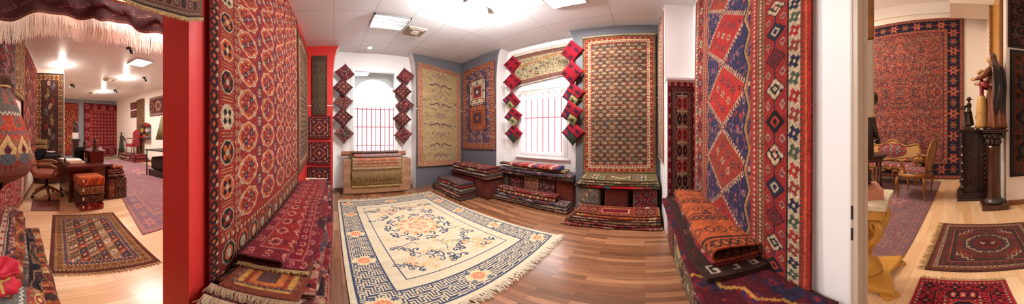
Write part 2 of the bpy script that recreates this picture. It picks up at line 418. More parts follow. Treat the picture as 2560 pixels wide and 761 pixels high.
def foldpath(Wd, t, n, step=.012, seed=0, fan=0.):
    """cross-section of a rug folded n times: zigzag with round turns; last layer on top; front = u 0"""
    rs = np.random.RandomState(seed); P = []; r = t*.5
    for k in range(n):
        z = t*.5+k*t; ends = (r, Wd-r) if k % 2 == (n-1) % 2 else (Wd-r, r)
        a, b = ends
        if k == n-1: a, b = (r, Wd-r-rs.uniform(0, .04)) if True else ends
        s_ = step if (k == n-1) else .05
        m_ = max(2, int(abs(b-a)/s_))
        if k > 0: a0 = P[-1][0]; a = a0
        for i in range(m_+1):
            P.append((a+(b-a)*i/m_, z))
        if k < n-1:
            c = 1 if b > a else -1; mt = 5
            for i in range(1, mt): 
                an = -PI/2+PI*i/mt; P.append((b+c*r*1.0*math.cos(an), z+r+r*math.sin(an)))
    return P
def folded(name, im, O, A, U, Wd, Ln, n, t, label, cat='rug', group=None, seed=0, step=.011, parent=None, drape=0., zf=None, jit=.01, path=None, m=None, end=0.):
    """rug folded in layers; O corner, A unit length direction, U unit across direction (front to back)"""
    rs = np.random.RandomState(seed+100); lay = t/max(n, 1)
    P = np.array(path if path is not None else foldpath(Wd, lay, n, step, seed)); th = lay*.86
    T = np.gradient(P, axis=0); T /= np.linalg.norm(T, axis=1)[:, None]+1e-9; N = np.stack([-T[:, 1], T[:, 0]], 1)
    out = P+N*th/2; inn = P-N*th/2; loop = np.concatenate([out, inn[::-1]]); k = len(P); K = len(loop)
    nl = max(6, int(Ln/step)); ls = np.linspace(0, 1, nl)
    s = np.concatenate([[0], np.cumsum(np.linalg.norm(np.diff(P, axis=0), axis=1))]); s /= s[-1]
    H, Wi = im.shape[:2]; ri = np.clip(((1-s)*(H-1)).astype(int), 0, H-1); ci = np.clip((ls*(Wi-1)).astype(int), 0, Wi-1)
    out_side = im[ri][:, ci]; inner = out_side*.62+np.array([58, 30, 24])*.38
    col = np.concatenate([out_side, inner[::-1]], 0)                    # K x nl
    A3 = np.array(A, dtype=float); U3 = np.array(U, dtype=float); O3 = np.array(O, dtype=float)
    L = ls[None, :]*Ln*np.ones((K, 1)); uu = loop[:, 0][:, None]*np.ones((1, nl)); zz = loop[:, 1][:, None]*np.ones((1, nl))
    ph = rs.uniform(0, 6.3, 3)
    uu = uu+jit*(np.sin(L*5+ph[0])+.5*np.sin(L*13+ph[1]))*np.clip(1-uu/Wd, 0, 1)
    L = L+end*rs.uniform(-1, 1)*uu
    V = O3+L[..., None]*A3+uu[..., None]*U3
    V[..., 2] += zz
    if zf is not None: V[..., 2] += zf(L, uu, zz)
    a = np.arange(K*nl).reshape(K, nl)
    rr = np.concatenate([a, a[:1]], 0)
    Fq = np.stack([rr[:-1, :-1], rr[:-1, 1:], rr[1:, 1:], rr[1:, :-1]], -1).reshape(-1, 4)
    caps = []
    for e in (0, nl-1):
        o_, i_ = a[:k, e], a[k:, e][::-1]
        q = np.stack([o_[:-1], o_[1:], i_[1:], i_[:-1]], -1); caps.append(q)
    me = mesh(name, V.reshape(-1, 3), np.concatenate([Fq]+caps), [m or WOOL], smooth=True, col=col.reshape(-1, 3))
    o = link(bpy.data.objects.new(name, me), parent)
    if parent is None: tag(o, label, cat, group)
    return o

def pouf(name, im, c, sz, label, cat='pouf', group=None, r=.03, step=.012, side=None, parent=None):
    """upholstered cube covered in rug cloth; c = centre of base"""
    V = []; Fq = []; CC = []; off = 0; hx, hy, hz = sz[0]/2, sz[1]/2, sz[2]/2
    ctr = np.array([c[0], c[1], c[2]+hz])
    for ax, sg in ((0, 1), (0, -1), (1, 1), (1, -1), (2, 1), (2, -1)):
        o1, o2 = [(1, 2), (0, 2), (0, 1)][ax]; hs = (hx, hy, hz); s_ = step if sg*1 else step
        na, nb = max(5, int(2*hs[o1]/s_)), max(5, int(2*hs[o2]/s_))
        b, a = np.mgrid[-1:1:nb*1j, -1:1:na*1j]; P = np.zeros((nb, na, 3)); P[..., ax] = sg*hs[ax]; P[..., o1] = a*hs[o1]; P[..., o2] = b*hs[o2]
        q = np.clip(P, [-hx+r, -hy+r, -hz+r], [hx-r, hy-r, hz-r]); d = P-q; ln = np.linalg.norm(d, axis=-1, keepdims=True)+1e-9
        P = q+d/ln*r
        bul = (1-a**2)*(1-b**2)*(.006 if ax < 2 else (.004 if sg > 0 else 0)); P[..., ax] += sg*bul
        I = im if (ax != 2 or side is None) else side
        H, Wd = I.shape[:2]; ri = ((b+1)/2*(H-1)).astype(int); ci = ((a+1)/2*(Wd-1)).astype(int)
        V.append((P+ctr).reshape(-1, 3)); CC.append(I[ri, ci].reshape(-1, 3)); f = grid_faces(nb, na, off); off += nb*na
        if (sg < 0) != (ax == 1): f = f[:, ::-1]
        Fq.append(f)
    me = mesh(name, np.concatenate(V), np.concatenate(Fq), [WOOL], smooth=True, col=np.concatenate(CC))
    o = link(bpy.data.objects.new(name, me), parent)
    if parent is None: tag(o, label, cat, group)
    return o

# ------------------------------------------------------------------ the setting
RP = mat('red_wall_paint', (214, 50, 46), .6); WP = mat('white_wall_paint', (244, 242, 240), .6); GP = mat('grey_wall_paint', (98, 98, 104), .6)
PINKW = mat('ivory_wall_paint', (238, 226, 214), .6); TRIM = mat('oak_skirting', (150, 100, 66), .4, noise=(4, .5, (120, 78, 50), (1, 1, 8)))
GSK = mat('grey_skirting', (120, 100, 88), .4); FRM = mat('white_window_frame', (246, 246, 246), .35); STEEL = mat('beige_steel_frame', (196, 180, 160), .45)
FLR = planks('walnut_strip_floor', [(112, 72, 48), (144, 94, 64), (180, 126, 90), (128, 82, 54), (164, 112, 78)], .052, .62, .27, 1.0)
OAK = planks('light_oak_floor', [(222, 180, 136), (234, 196, 152), (214, 168, 122), (238, 204, 164)], .105, .95, .3, .2, .1)
CEIL = tiles('suspended_ceiling_tiles', (238, 240, 243), (186, 180, 184), .5, .99, 0, .57, .45)
CEIL2 = tiles('hall_ceiling_tiles', (234, 230, 234), (176, 166, 166), .62, 1.24, .1, .3, .3)
def struct(name, mb, m, bev=0): o = mb.build(name, m, None, bev=bev); o['kind'] = 'structure'; return o
struct('floor', MB().box((-.575, -.61, -.1), (3.4, 4.4, 0)), FLR)
f2 = MB(); f2.box((-11, -7, -.1), (-.575, 6, 0)); f2.box((-.575, -7, -.1), (4, -.61, 0)); struct('floor', f2, OAK)
struct('ceiling', MB().box((-.65, -.66, 2.92), (3.4, 4.4, 3.0)), CEIL)
c2 = MB(); c2.box((-11, -.9, 2.92), (-.65, 6, 3.0)); struct('ceiling', c2, CEIL2)
struct('ceiling', MB().box((-3, -7, 4.95), (4, -.66, 5.05)), WP)
struct('wall_left', MB().box((-.65, .555, 0), (-.5, 4.4, 2.92)), RP)
# window wall with the first window; pilasters whose heads flare out under the ceiling
def flare(x0, x1, top0, top1, z0=2.15, z1=2.92, n=8):
    P = [(x0, 0), (x1, 0)]
    P += [(x1+top1*(1-math.cos(PI/2*i/n)), z0+(z1-z0)*math.sin(PI/2*i/n)) for i in range(n+1)]
    P += [(x0-top0*(1-math.cos(PI/2*i/n)), z0+(z1-z0)*math.sin(PI/2*i/n)) for i in range(n, -1, -1)]
    return P
def pilaster(name, poly, axis, a, b, face, facem, side):
    mb = MB(); mb.prism(poly, axis, a, b); o = mb.build(name, [side, facem]); o['kind'] = 'structure'
    for p in o.data.polygons:
        if p.normal.dot(Vector(face)) > .9: p.material_index = 1
    return o
pilaster('trim_1', flare(-.5, -.02, 0, .13), 'y', 3.65, 4.15, (0, -1, 0), RP, WP)
pilaster('trim_2', flare(1.64, 2.83, .09, 0), 'y', 3.74, 4.15, (0, -1, 0), GP, WP)
pilaster('trim_3', flare(2.63, 3.80, .12, 0), 'x', 2.82, 3.3, (-1, 0, 0), GP, WP)
pilaster('trim_4', flare(-.22, 1.03, 0, .12), 'x', 2.82, 3.3, (-1, 0, 0), GP, WP)
# window wall: opening x .37..1.34, z .74..2.66
A1, B1, Z1, T1 = .34, 1.33, .74, 2.56
YW = 3.97
w = MB(); w.box((-.5, YW, 0), (A1, YW+.18, 2.92)); w.box((B1, YW, 0), (3.3, YW+.18, 2.92)); w.box((A1, YW, 0), (B1, YW+.18, Z1)); w.box((A1, YW, T1), (B1, YW+.18, 2.92))
struct('wall_front', w, WP)
XW = 3.07
A2, B2, Z2, T2 = 1.27, 2.27, .77, 2.04
w = MB(); w.box((XW, -.6, 0), (XW+.18, A2, 2.92)); w.box((XW, B2, 0), (XW+.18, 4.15, 2.92)); w.box((XW, A2, 0), (XW+.18, B2, Z2)); w.box((XW, A2, T2), (XW+.18, B2, 2.92))
struct('wall_right', w, WP)
w = MB(); w.box((2.25, -.655, 0), (3.1, -.22, 2.92)); struct('wall_corner', w, WP)
w = MB(); w.box((2.12, -.56, 0), (2.25, -.235, 1.79)); w.box((2.10, -.57, 1.79), (2.26, -.225, 1.815)); struct('trim_5', w, WP)
struct('wall_back', MB().box((.315, -.66, 0), (3.1, -.56, 2.92)), WP)
struct('wall_back', MB().box((.315, -.66, 2.92), (4, -.56, 5.0)), WP)
# steel frame on the end of the back wall
jb = MB(); jb.box((.296, -.622, 0), (.315, -.548, 2.3)); jb.box((.315, -.56, 0), (.325, -.548, 2.3)); jb.box((.291, -.60, 0), (.297, -.588, 2.3))
j = struct('door_1', jb, STEEL, .003)
k = MB(); 
for z in (.985, .905): k.box((.3445, -.5475, z-.03), (.3455, -.5465, z+.025))
DM = mat('dark_strike_plate', (60, 48, 42), .4, .6)
kk = MB()
for z in (.93, .845): kk.box((.314, -.5475, z-.026), (.321, -.5465, z+.026))
kk.build('strike_plate', DM, j)
# picture rails
for i, (a, b) in enumerate([((-.5, 3.642, 1.70), (-.02, 3.652, 1.716)), ((1.64, 3.732, 1.70), (2.82, 3.742, 1.716)), ((2.812, 2.63, 1.70), (2.822, 3.74, 1.716)), ((2.812, -.2, 1.70), (2.822, 1.03, 1.716)), ((1.38, YW-.008, 1.70), (1.64, YW, 1.716)), ((XW-.008, 2.28, 1.70), (XW, 2.63, 1.716))]):
    struct('trim_%d' % (6+i), MB().box(a, b), WP)
for nm, a, b in [('baseboard_front', (-.02, 3.955, 0), (1.64, 3.972, .07)), ('baseboard_front', (1.64, 3.728, 0), (2.4, 3.742, .07)), ('baseboard_right', (2.806, 2.63, 0), (2.822, 3.74, .07)), ('baseboard_right', (2.806, -.2, 0), (2.822, 1.03, .07)), ('baseboard_right', (3.055, 1.03, 0), (3.07, 2.63, .07))]:
    struct(nm, MB().box(a, b), GSK)

# windows -----------------------------------------------------------
GLASS = bpy.data.materials.new('window_glass'); GLASS.use_nodes = True; nt = GLASS.node_tree; nt.nodes.remove(nt.nodes['Principled BSDF'])
gt = nt.nodes.new('ShaderNodeBsdfTransparent'); gg = nt.nodes.new('ShaderNodeBsdfGlossy'); gg.inputs['Roughness'].default_value = .02
gm = nt.nodes.new('ShaderNodeMixShader'); gm.inputs[0].default_value = .06
nt.links.new(gt.outputs[0], gm.inputs[1]); nt.links.new(gg.outputs[0], gm.inputs[2]); nt.links.new(gm.outputs[0], nt.nodes['Material Output'].inputs[0])
BARS = mat('red_window_bars', (176, 44, 70), .5)
def frame_rect(mb, axis, p, a0, a1, z0, z1, t, d):
    def bx(u0, u1, w0, w1):
        if axis == 'y': mb.box((u0, p, w0), (u1, p+d, w1))
        else: mb.box((p, u0, w0), (p+d, u1, w1))
    bx(a0, a0+t, z0, z1); bx(a1-t, a1, z0, z1); bx(a0+t, a1-t, z0, z0+t); bx(a0+t, a1-t, z1-t, z1)
# window one
win = thing('window_1', 'white framed window with an arched upper light above the beige rugs', 'window', (.84, YW, Z1)); win['kind'] = 'structure'
mb = MB(); frame_rect(mb, 'y', YW-.02, A1, B1, Z1, T1, .05, .1); frame_rect(mb, 'y', YW-.03, A1+.03, B1-.03, 1.79, T1-.02, .045, .1); frame_rect(mb, 'y', YW-.03, A1+.03, B1-.03, Z1+.02, 1.79, .045, .1)
mb.build('window_frame', FRM, win, bev=.006)
MB().box((A1-.05, YW-.05, Z1-.03), (B1+.05, YW+.01, Z1)).build('window_sill', FRM, win, bev=.006)
MB().box((A1+.06, YW+.03, Z1+.05), (B1-.06, YW+.036, 1.76)).build('window_pane', GLASS, win)
MB().box((A1+.06, YW+.03, 1.82), (B1-.06, YW+.036, T1-.05)).build('window_pane', GLASS, win)
def bars(prnt, axis, p, a0, a1, z0, z1, nv, hz):
    for i in range(nv):
        q = a0+(a1-a0)*i/(nv-1)
        pts = [(q, p, z0), (q, p, z1)] if axis == 'y' else [(p, q, z0), (p, q, z1)]
        MB().tube(pts, .011, 6).build('vertical_bar', BARS, prnt)
    for z in hz:
        pts = [(a0, p, z), (a1, p, z)] if axis == 'y' else [(p, a0, z), (p, a1, z)]
        MB().tube(pts, .011, 6).build('cross_bar', BARS, prnt)
g = thing('window_grille', 'red iron bars outside the arched window above the beige rugs', 'window grille', (.84, 4.22, .85), 'red window grilles')
bars(g, 'y', 4.22, A1+.06, B1-.02, .8, 1.76, 10, (.93, 1.33, 1.72))
# outer wall of the first window with its arched opening
OUT = mat('grey_render', (208, 210, 212), .8); ST_ = mat('pale_facade', (238, 236, 230), .8); 
def arch_wall(name, y0, y1, xa, xb, x0, x1, zb, zs, zt):
    mb = MB(); cx = (x0+x1)/2; R = (x1-x0)/2; n = 16
    mb.box((xa, y0, -.5), (x0, y1, zt)); mb.box((x1, y0, -.5), (xb, y1, zt)); mb.box((x0, y0, -.5), (x1, y1, zb))
    arc = [(cx-R*math.cos(PI*i/n), zs+R*math.sin(PI*i/n)*.92) for i in range(n+1)]
    for a, b in zip(arc[:-1], arc[1:]): mb.prism([a, b, (b[0], zt), (a[0], zt)], 'y', y0, y1)
    return mb
struct('wall_outer', arch_wall('o', 4.30, 4.55, -.6, 3.6, .40, 1.36, .60, 1.98, 3.2), OUT)
# window two
win = thing('window_2', 'white framed window with ventilator strip below the hunting rug', 'window', (XW, 1.77, Z2)); win['kind'] = 'structure'
mb = MB(); frame_rect(mb, 'x', XW-.02, A2, B2, Z2, T2, .055, .1); frame_rect(mb, 'x', XW-.03, A2+.03, B2-.03, Z2+.03, 1.89, .055, .1)
mb.build('window_frame', FRM, win, bev=.006)
MB().box((XW-.06, A2-.05, Z2-.03), (XW+.01, B2+.05, Z2)).build('window_sill', FRM, win, bev=.006)
mb = MB(); mb.box((XW-.055, A2+.05, 1.92), (XW-.03, B2-.03, 1.985)); mb.box((XW-.062, A2+.1, 1.98), (XW-.05, B2-.08, 1.99)); mb.build('vent_strip', GSK if False else mat('vent_aluminium', (206, 200, 192), .4), win, bev=.003)
MB().box((XW+.03, A2+.08, Z2+.08), (XW+.036, B2-.08, 1.86)).build('window_pane', GLASS, win)
g = thing('window_grille', 'red iron bars outside the window below the hunting rug', 'window grille', (3.32, 1.77, .7), 'red window grilles')
bars(g, 'x', 3.34, 1.24, 2.42, .55, 2.15, 10, (.83, 1.50, 2.05))
# across the street
fc = thing('facade', 'pale sunlit house front across the street behind the windows', 'building', (3, 12, -1))
MB().box((-6, 12, -1), (8, 12.3, 9)).build('wall', ST_, fc)
MB().box((12, -8, -1), (12.3, 12.2, 9)).build('wall', ST_, fc)
WG = mat('facade_glass', (206, 222, 216), .3); RD = mat('red_door_paint', (226, 188, 186), .5)
for x in (-1.6, 1.1, 3.4):
    for z in (.2, 3.4):
        f = MB(); f.box((x-.7, 11.93, z), (x+.7, 12.0, z+1.7)); f = f.build('window', FRM, fc); MB().box((x-.6, 11.91, z+.1), (x+.6, 11.93, z+1.6)).build('pane', WG, f)
for y in (3.0, 5.4, 8.4):
    for z in (.2, 3.4):
        f = MB(); f.box((11.93, y-.7, z), (12.0, y+.7, z+1.7)); f = f.build('window', FRM, fc); MB().box((11.91, y-.6, z+.1), (11.93, y+.6, z+1.6)).build('pane', WG, f)
MB().box((11.9, 6.3, -1), (12.0, 7.3, 1.6)).build('door', RD, fc)
struct('ground', MB().box((-8, 4.6, -1.1), (14, 14, -1)).box((3.6, -9, -1.1), (14, 4.6, -1)), mat('street_paving', (200, 198, 196), .9))

# halls -----------------------------------------------------------
w = MB(); w.T = None; 
p0, p1 = Vector((-5.1, .34, 0)), Vector((-1.0, -.47, 0)); nn = Vector((-.19, -.98, 0)).normalized()*.1
w.prism([(p0.x, p0.y), (p1.x, p1.y), (p1.x+nn.x, p1.y+nn.y), (p0.x+nn.x, p0.y+nn.y)], 'z', 0, 2.92); struct('wall_hall_left', w, PINKW)
w = MB(); o_ = Vector((.0, .012, 0)); w.prism([(-5.1, .352), (-2.2, -.222), (-2.2, -.234), (-5.1, .34)], 'z', 0, .07); struct('baseboard_hall_left', w, TRIM)
struct('wall_pillar', MB().box((-5.4, .2, 0), (-5.1, 1.08, 2.92)), PINKW)
HG = mat('hall_grey_paint', (120, 122, 130), .6)
struct('wall_hall_end', MB().box((-9.8, 0, 0), (-9.6, 5.1, 2.92)), HG)
struct('wall_hall_right', MB().box((-9.8, 4.9, 0), (-.65, 5.05, 2.92)), PINKW)
struct('wall_hall_side', MB().box((-9.8, -.1, 0), (-5.4, .2, 2.92)), PINKW)
struct('baseboard_hall_right', MB().box((-8.8, 4.885, 0), (-3, 4.9, .09)), TRIM)
# second hall
struct('ceiling', MB().box((-11, -7, 4.95), (-3, -.9, 5.05)), WP)  # unseen, added to close the hall against sky light
struct('wall_upper', MB().box((-11, -.9, 2.92), (.315, -.8, 5.05)), PINKW)  # unseen, added to stop sky light between the two ceiling heights
struct('wall_behind', MB().box((-3.2, -7, 0), (-3.1, -.2, 5.0)), PINKW)  # unseen, added behind the camera to keep sky light off the jamb
struct('wall_far', MB().box((-.9, -5.15, 0), (4, -5.02, 4.95)), PINKW)
struct('wall_end', MB().box((3.9, -5.1, 0), (4, -.6, 4.95)), PINKW)
w = MB(); w.box((-3, -3.15, 0), (-.78, -3.02, 4.95)); w.box((-.9, -5.1, 0), (-.78, -3.15, 4.95)); struct('wall_side', w, PINKW)
struct('baseboard_side', MB().box((-2.5, -3.02, 0), (-.78, -3.005, .09)), TRIM)
w = MB(); w.box((-.9, -4.7, 4.28), (.13, -4.0, 4.95)); struct('trim_20', w, PINKW)
w = MB(); w.prism([(-5.02, 4.95), (-5.02, 4.70), (-4.98, 4.68), (-4.8, 4.88), (-4.8, 4.95)], 'x', -.7, 3.9); struct('trim_21', w, WP)

# ------------------------------------------------------------------ ceiling fittings
TUBE = mat('lit_tube', (255, 250, 240), .3, emit=(255, 248, 236), es=9.0); LOUV = mat('louvre_aluminium', (190, 190, 194), .22, .8); WPL = mat('white_plastic', (236, 232, 228), .4)
LIT = mat('lit_diffuser', (255, 250, 244), .3, emit=(255, 246, 232), es=8.0); SATIN = mat('satin_metal', (180, 180, 182), .3, .7)
t = thing('louvre_light', 'square louvred fluorescent ceiling light, nearest the arched window', 'ceiling light', (.75, 2.6, 2.92))
mb = MB(); x0, x1, y0, y1, z = .5, 1.0, 2.41, 2.8, 2.885
mb.box((x0, y0, z), (x1, y0+.015, 2.92)); mb.box((x0, y1-.015, z), (x1, y1, 2.92)); mb.box((x0, y0, z), (x0+.015, y1, 2.92)); mb.box((x1-.015, y0, z), (x1, y1, 2.92)); mb.build('frame', SATIN, t)
mb = MB()
for i in range(1, 9): mb.box((x0+i*(x1-x0)/9-.002, y0+.01, z+.004), (x0+i*(x1-x0)/9+.002, y1-.01, 2.908))
for q in (.33, .66): mb.box((x0, y0+(y1-y0)*q-.012, z+.002), (x1, y0+(y1-y0)*q+.012, 2.908))
mb.build('louvre', LOUV, t)
for q in (.17, .5, .83): MB().tube([(x0+.03, y0+(y1-y0)*q, 2.908), (x1-.03, y0+(y1-y0)*q, 2.908)], .012, 10).build('tube', TUBE, t)
VT = mat('dusty_vent', (186, 172, 152), .6)
def vent(x, y, z, s, label, name='ceiling_vent', grp=None):
    t = thing(name, label, 'ceiling vent', (x, y, z), grp)
    MB().box((x-s, y-s, z-.03), (x+s, y+s, z)).build('frame', VT, t, bev=.008)
    m_ = MB()
    for i in range(3): q = s*(.85-i*.17); frame = [(-q, -q), (q, -q), (q, q), (-q, q)]; m_.tube([(x+a, y+b, z-.036) for a, b in frame], .006, 5, closed=True)
    m_.build('vane', VT, t); MB().box((x-s*.38, y-s*.38, z-.046), (x+s*.38, y+s*.38, z-.03)).build('cover', WPL, t, bev=.004)
vent(1.2, 2.78, 2.92, .15, 'square beige ceiling vent beside the louvred light in the rug room')
def lum(x, y, label, s=.2):
    t = thing('ceiling_lamp', label, 'ceiling lamp', (x, y, 2.92))
    MB().box((x-.09, y-.035, 2.885), (x+.09, y+.035, 2.92)).build('canopy', SATIN, t, bev=.006)
    for sx in (-1, 1):
        MB().tube([(x+sx*.06, y, 2.885), (x+sx*.12, y, 2.86), (x+sx*.19, y, 2.865)], .008, 6).build('arm', SATIN, t)
        h = MB().lathe([(.0, 0), (.035, .0), (.05, .03), (.045, .05), (0, .055)], (x+sx*.2, y, 2.85), 16).build('lamp_head', SATIN, t, True)
        MB().lathe([(.0, -.004), (.034, -.002), (.034, .004), (0, .006)], (x+sx*.2, y, 2.848), 16).build('bulb', LIT, t, True)
lum(1.42, 1.70, 'lit spot lamp in the middle of the rug room ceiling')
t = thing('ceiling_panel_lamp', 'lit flat ceiling panel lamp near the hunting rug, cut by the top edge', 'ceiling lamp', (2.0, .85, 2.92))
MB().box((1.85, .62, 2.893), (2.1, 1.06, 2.92)).build('frame', SATIN, t, bev=.004); MB().box((1.87, .64, 2.887), (2.08, 1.04, 2.895)).build('diffuser', LIT, t)
# hall ceiling fittings
p = onZ(350, 157, 2.9); t = thing('ceiling_panel_lamp', 'lit square ceiling panel lamp in the hall with the desk', 'ceiling lamp', p)
MB().box((p.x-.22, p.y-.22, 2.89), (p.x+.22, p.y+.22, 2.92)).build('frame', SATIN, t); MB().box((p.x-.2, p.y-.2, 2.885), (p.x+.2, p.y+.2, 2.892)).build('diffuser', LIT, t)
p = onZ(275, 198, 2.92); vent(p.x, p.y, 2.92, .17, 'nearer of the two ceiling vents in the hall with the desk')
p = onZ(235, 232, 2.92); vent(p.x, p.y, 2.92, .17, 'farther of the two ceiling vents in the hall with the desk')
BLKM = mat('black_metal', (34, 32, 34), .4, .5)
def spot(px, py, label, two):
    p = onZ(px, py, 2.9); t = thing('spot_lamp', label, 'spot lamp', (p.x, p.y, 2.92))
    MB().lathe([(.0, 0), (.05, 0), (.05, .03), (0, .03)], (p.x, p.y, 2.89), 14).build('mount', BLKM, t, True)
    for sy in ((-1, 1) if two else (1,)):
        m_ = MB(); m_.T = Matrix.Translation((p.x, p.y+sy*.06, 2.84)) @ Matrix.Rotation(sy*.8, 4, 'X'); m_.lathe([(0, .06), (.02, .05), (.032, 0), (.042, -.035), (.037, -.035), (.02, 0), (0, .0)], (0, 0, 0), 16); h = m_.build('lamp_head', BLKM, t, True)
        m_ = MB(); m_.T = Matrix.Translation((p.x, p.y+sy*.06, 2.84)) @ Matrix.Rotation(sy*.8, 4, 'X'); m_.lathe([(0, -.03), (.032, -.028), (.032, -.024), (0, -.022)], (0, 0, 0), 16); m_.build('bulb', LIT, h, True)
        MB().tube([(p.x, p.y, 2.9), (p.x, p.y+sy*.05, 2.86)], .012, 6).build('arm', BLKM, t)
spot(288, 226, 'black twin spot lamp on the hall ceiling before the far red rug', True)
spot(360, 195, 'black single spot lamp on the hall ceiling near the right wall', False)
spot(180, 212, 'glaring spot lamp on the hall ceiling beside the tall brown runner', True)
spot(322, 122, 'bright spot lamp on the hall ceiling behind the white fringe', False)
# window wall lamp
t = thing('wall_lamp', 'small round white ceiling spot above the arched window', 'lamp', (.66, 3.6, 2.92))
MB().lathe([(0, 0), (.05, .0), (.055, .03), (0, .03)], (.66, 3.62, 2.89), 16).build('body', WPL, t, True); MB().lathe([(0, -.004), (.04, -.003), (.04, .003), (0, .003)], (.66, 3.62, 2.888), 16).build('bulb', LIT, t, True)

# ------------------------------------------------------------------ designs of the large rugs
def bokhara(w, h):
    im = new(w, h, (158, 40, 30)); OR = (206, 92, 44); BR = (96, 30, 26)
    # left and right borders 54 knots, bottom border 60
    def band(x0, x1, c): rect(im, x0, 0, x1, h, c)
    fx0, fx1, fy0 = 58, w-40, 66
    for x0, x1, d in ((0, 56, 1), (w-40, w, -1)):
        band(x0, x1, (146, 38, 30))
    for y in range(0, h, 12):                                   # outer dark guard with ivory crosses
        st(im, 6, y+6, 5, 5, 't', [(1, BLK), (.4, OR)]); st(im, w-6, y+6, 5, 5, 't', [(1, BLK), (.4, OR)])
        st(im, 11, y+1, 1.5, 2, 's', [(1, IVO)])
    for y in range(0, h, 9):
        for x in (46, 53, w-34): st(im, x, y+4, 3.4, 4, 'd', [(1, IVO), (.62, BR), (.3, OR)])
    k = 0
    for y in range(16, h, 33):                                  # border octagons, alternating with comb panels
        a, b = [(BLK, OR), (IVO, BLK), (BLK, RED), (OR, BLK)][k % 4]; k += 1
        for q in range(-15, 16, 3): rect(im, 15+abs(q)//5, y+q, 42-abs(q)//5, y+q+1, (206, 140, 100) if q % 2 else (186, 80, 50))
        for cx in (28, w-20):
            s_ = 1 if cx == 28 else .6
            st(im, cx, y, 12*s_, 12, 'o', [(1, IVO), (.88, a), (.7, a)])
            for dx, dy in ((-4, -4), (4, -4), (-4, 4), (4, 4), (0, 0)): st(im, cx+dx*s_, y+dy, 2.6*s_, 2.6, 't', [(1, b if (dx or dy) else IVO)])
    def gul(cx, cy, rx, ry):
        st(im, cx, cy, rx, ry, 'g', [(1.1, IVO), (1.0, OR), (.80, (150, 36, 30)), (.46, OR), (.40, (150, 36, 30))])
        for sx in (-1, 1):
            for sy in (-1, 1):
                st(im, cx+sx*rx*.62, cy+sy*ry*.58, rx*.17, ry*.2, 'k', [(.9, IVO)])
                st(im, cx+sx*rx*.3, cy+sy*ry*.3, rx*.17, ry*.2, 's', [(1, NAVY if sx*sy > 0 else (160, 34, 32))])
                st(im, cx+sx*rx*.3, cy+sy*ry*.3, rx*.07, ry*.09, 'd', [(1, IVO)])
        for sx, sy in ((1, 0), (-1, 0), (0, 1), (0, -1)): st(im, cx+sx*rx*.66, cy+sy*ry*.66, rx*.13, ry*.13, 'l', [(1, IVO), (.5, BR)])
        st(im, cx, cy, rx*.12, ry*.14, 't', [(1, IVO), (.5, RED)])
    def minor(cx, cy):
        for q in range(-12, 13, 6): st(im, cx, cy+q, 9-abs(q)*.4, 3.4, 'h', [(1, NAVY), (.7, (150, 50, 70))])
        st(im, cx, cy, 15, 6, 'd', [(1, NAVY), (.8, (170, 60, 60))]); st(im, cx, cy, 5.5, 7, 's', [(1, NAVY), (.8, IVO), (.6, RED), (.3, IVO)])
    dx, dy = 66, 37.5; cols = [82+dx*i for i in range(5)]; y = 86
    rows = []
    while y < h+20: rows.append(y); y += dy
    for x in cols:
        for y in rows: gul(x-6, y, 25, 16)
    for x in [cols[0]+dx*(i+.5) for i in range(4)]:
        for y in rows: minor(x-6, y+dy/2)
    # lower end panel with its own guards
    rect(im, 14, 14, w-14, 64, (126, 36, 28)); 
    for yy in (14, 58): stripe_h(im, 14, yy, w-14, 5, [IVO, BR, OR])
    lattice(im, (16, 20, w-16, 58), 30, 38, 'o', [[(1, (180, 150, 120)), (.85, BLK), (.6, OR), (.35, IVO)], [(1, OR), (.8, BR), (.5, (190, 170, 140))]], .42, .42, brick=False)
    for x in range(30, w-20, 15): line(im, [(x, 20), (x, 56)], 1, (196, 160, 120))
    rect(im, 0, 0, w, 13, (120, 60, 38)); 
    for x in range(0, w, 9): st(im, x, 6, 3.5, 4, 'd', [(1, BLK), (.5, IVO)])
    return wear(im, 1, .06, .05)
def stripe_h(im, x0, y0, x1, t, cols, per=3):
    for x in range(int(x0), int(x1), per): rect(im, x, y0, x+per, y0+t, cols[(x//per) % len(cols)])
KEY = ["1111111", "1.....1", "1.111.1", "1.1.1.1", "1.1.111", "1.1....", "1.11111"]
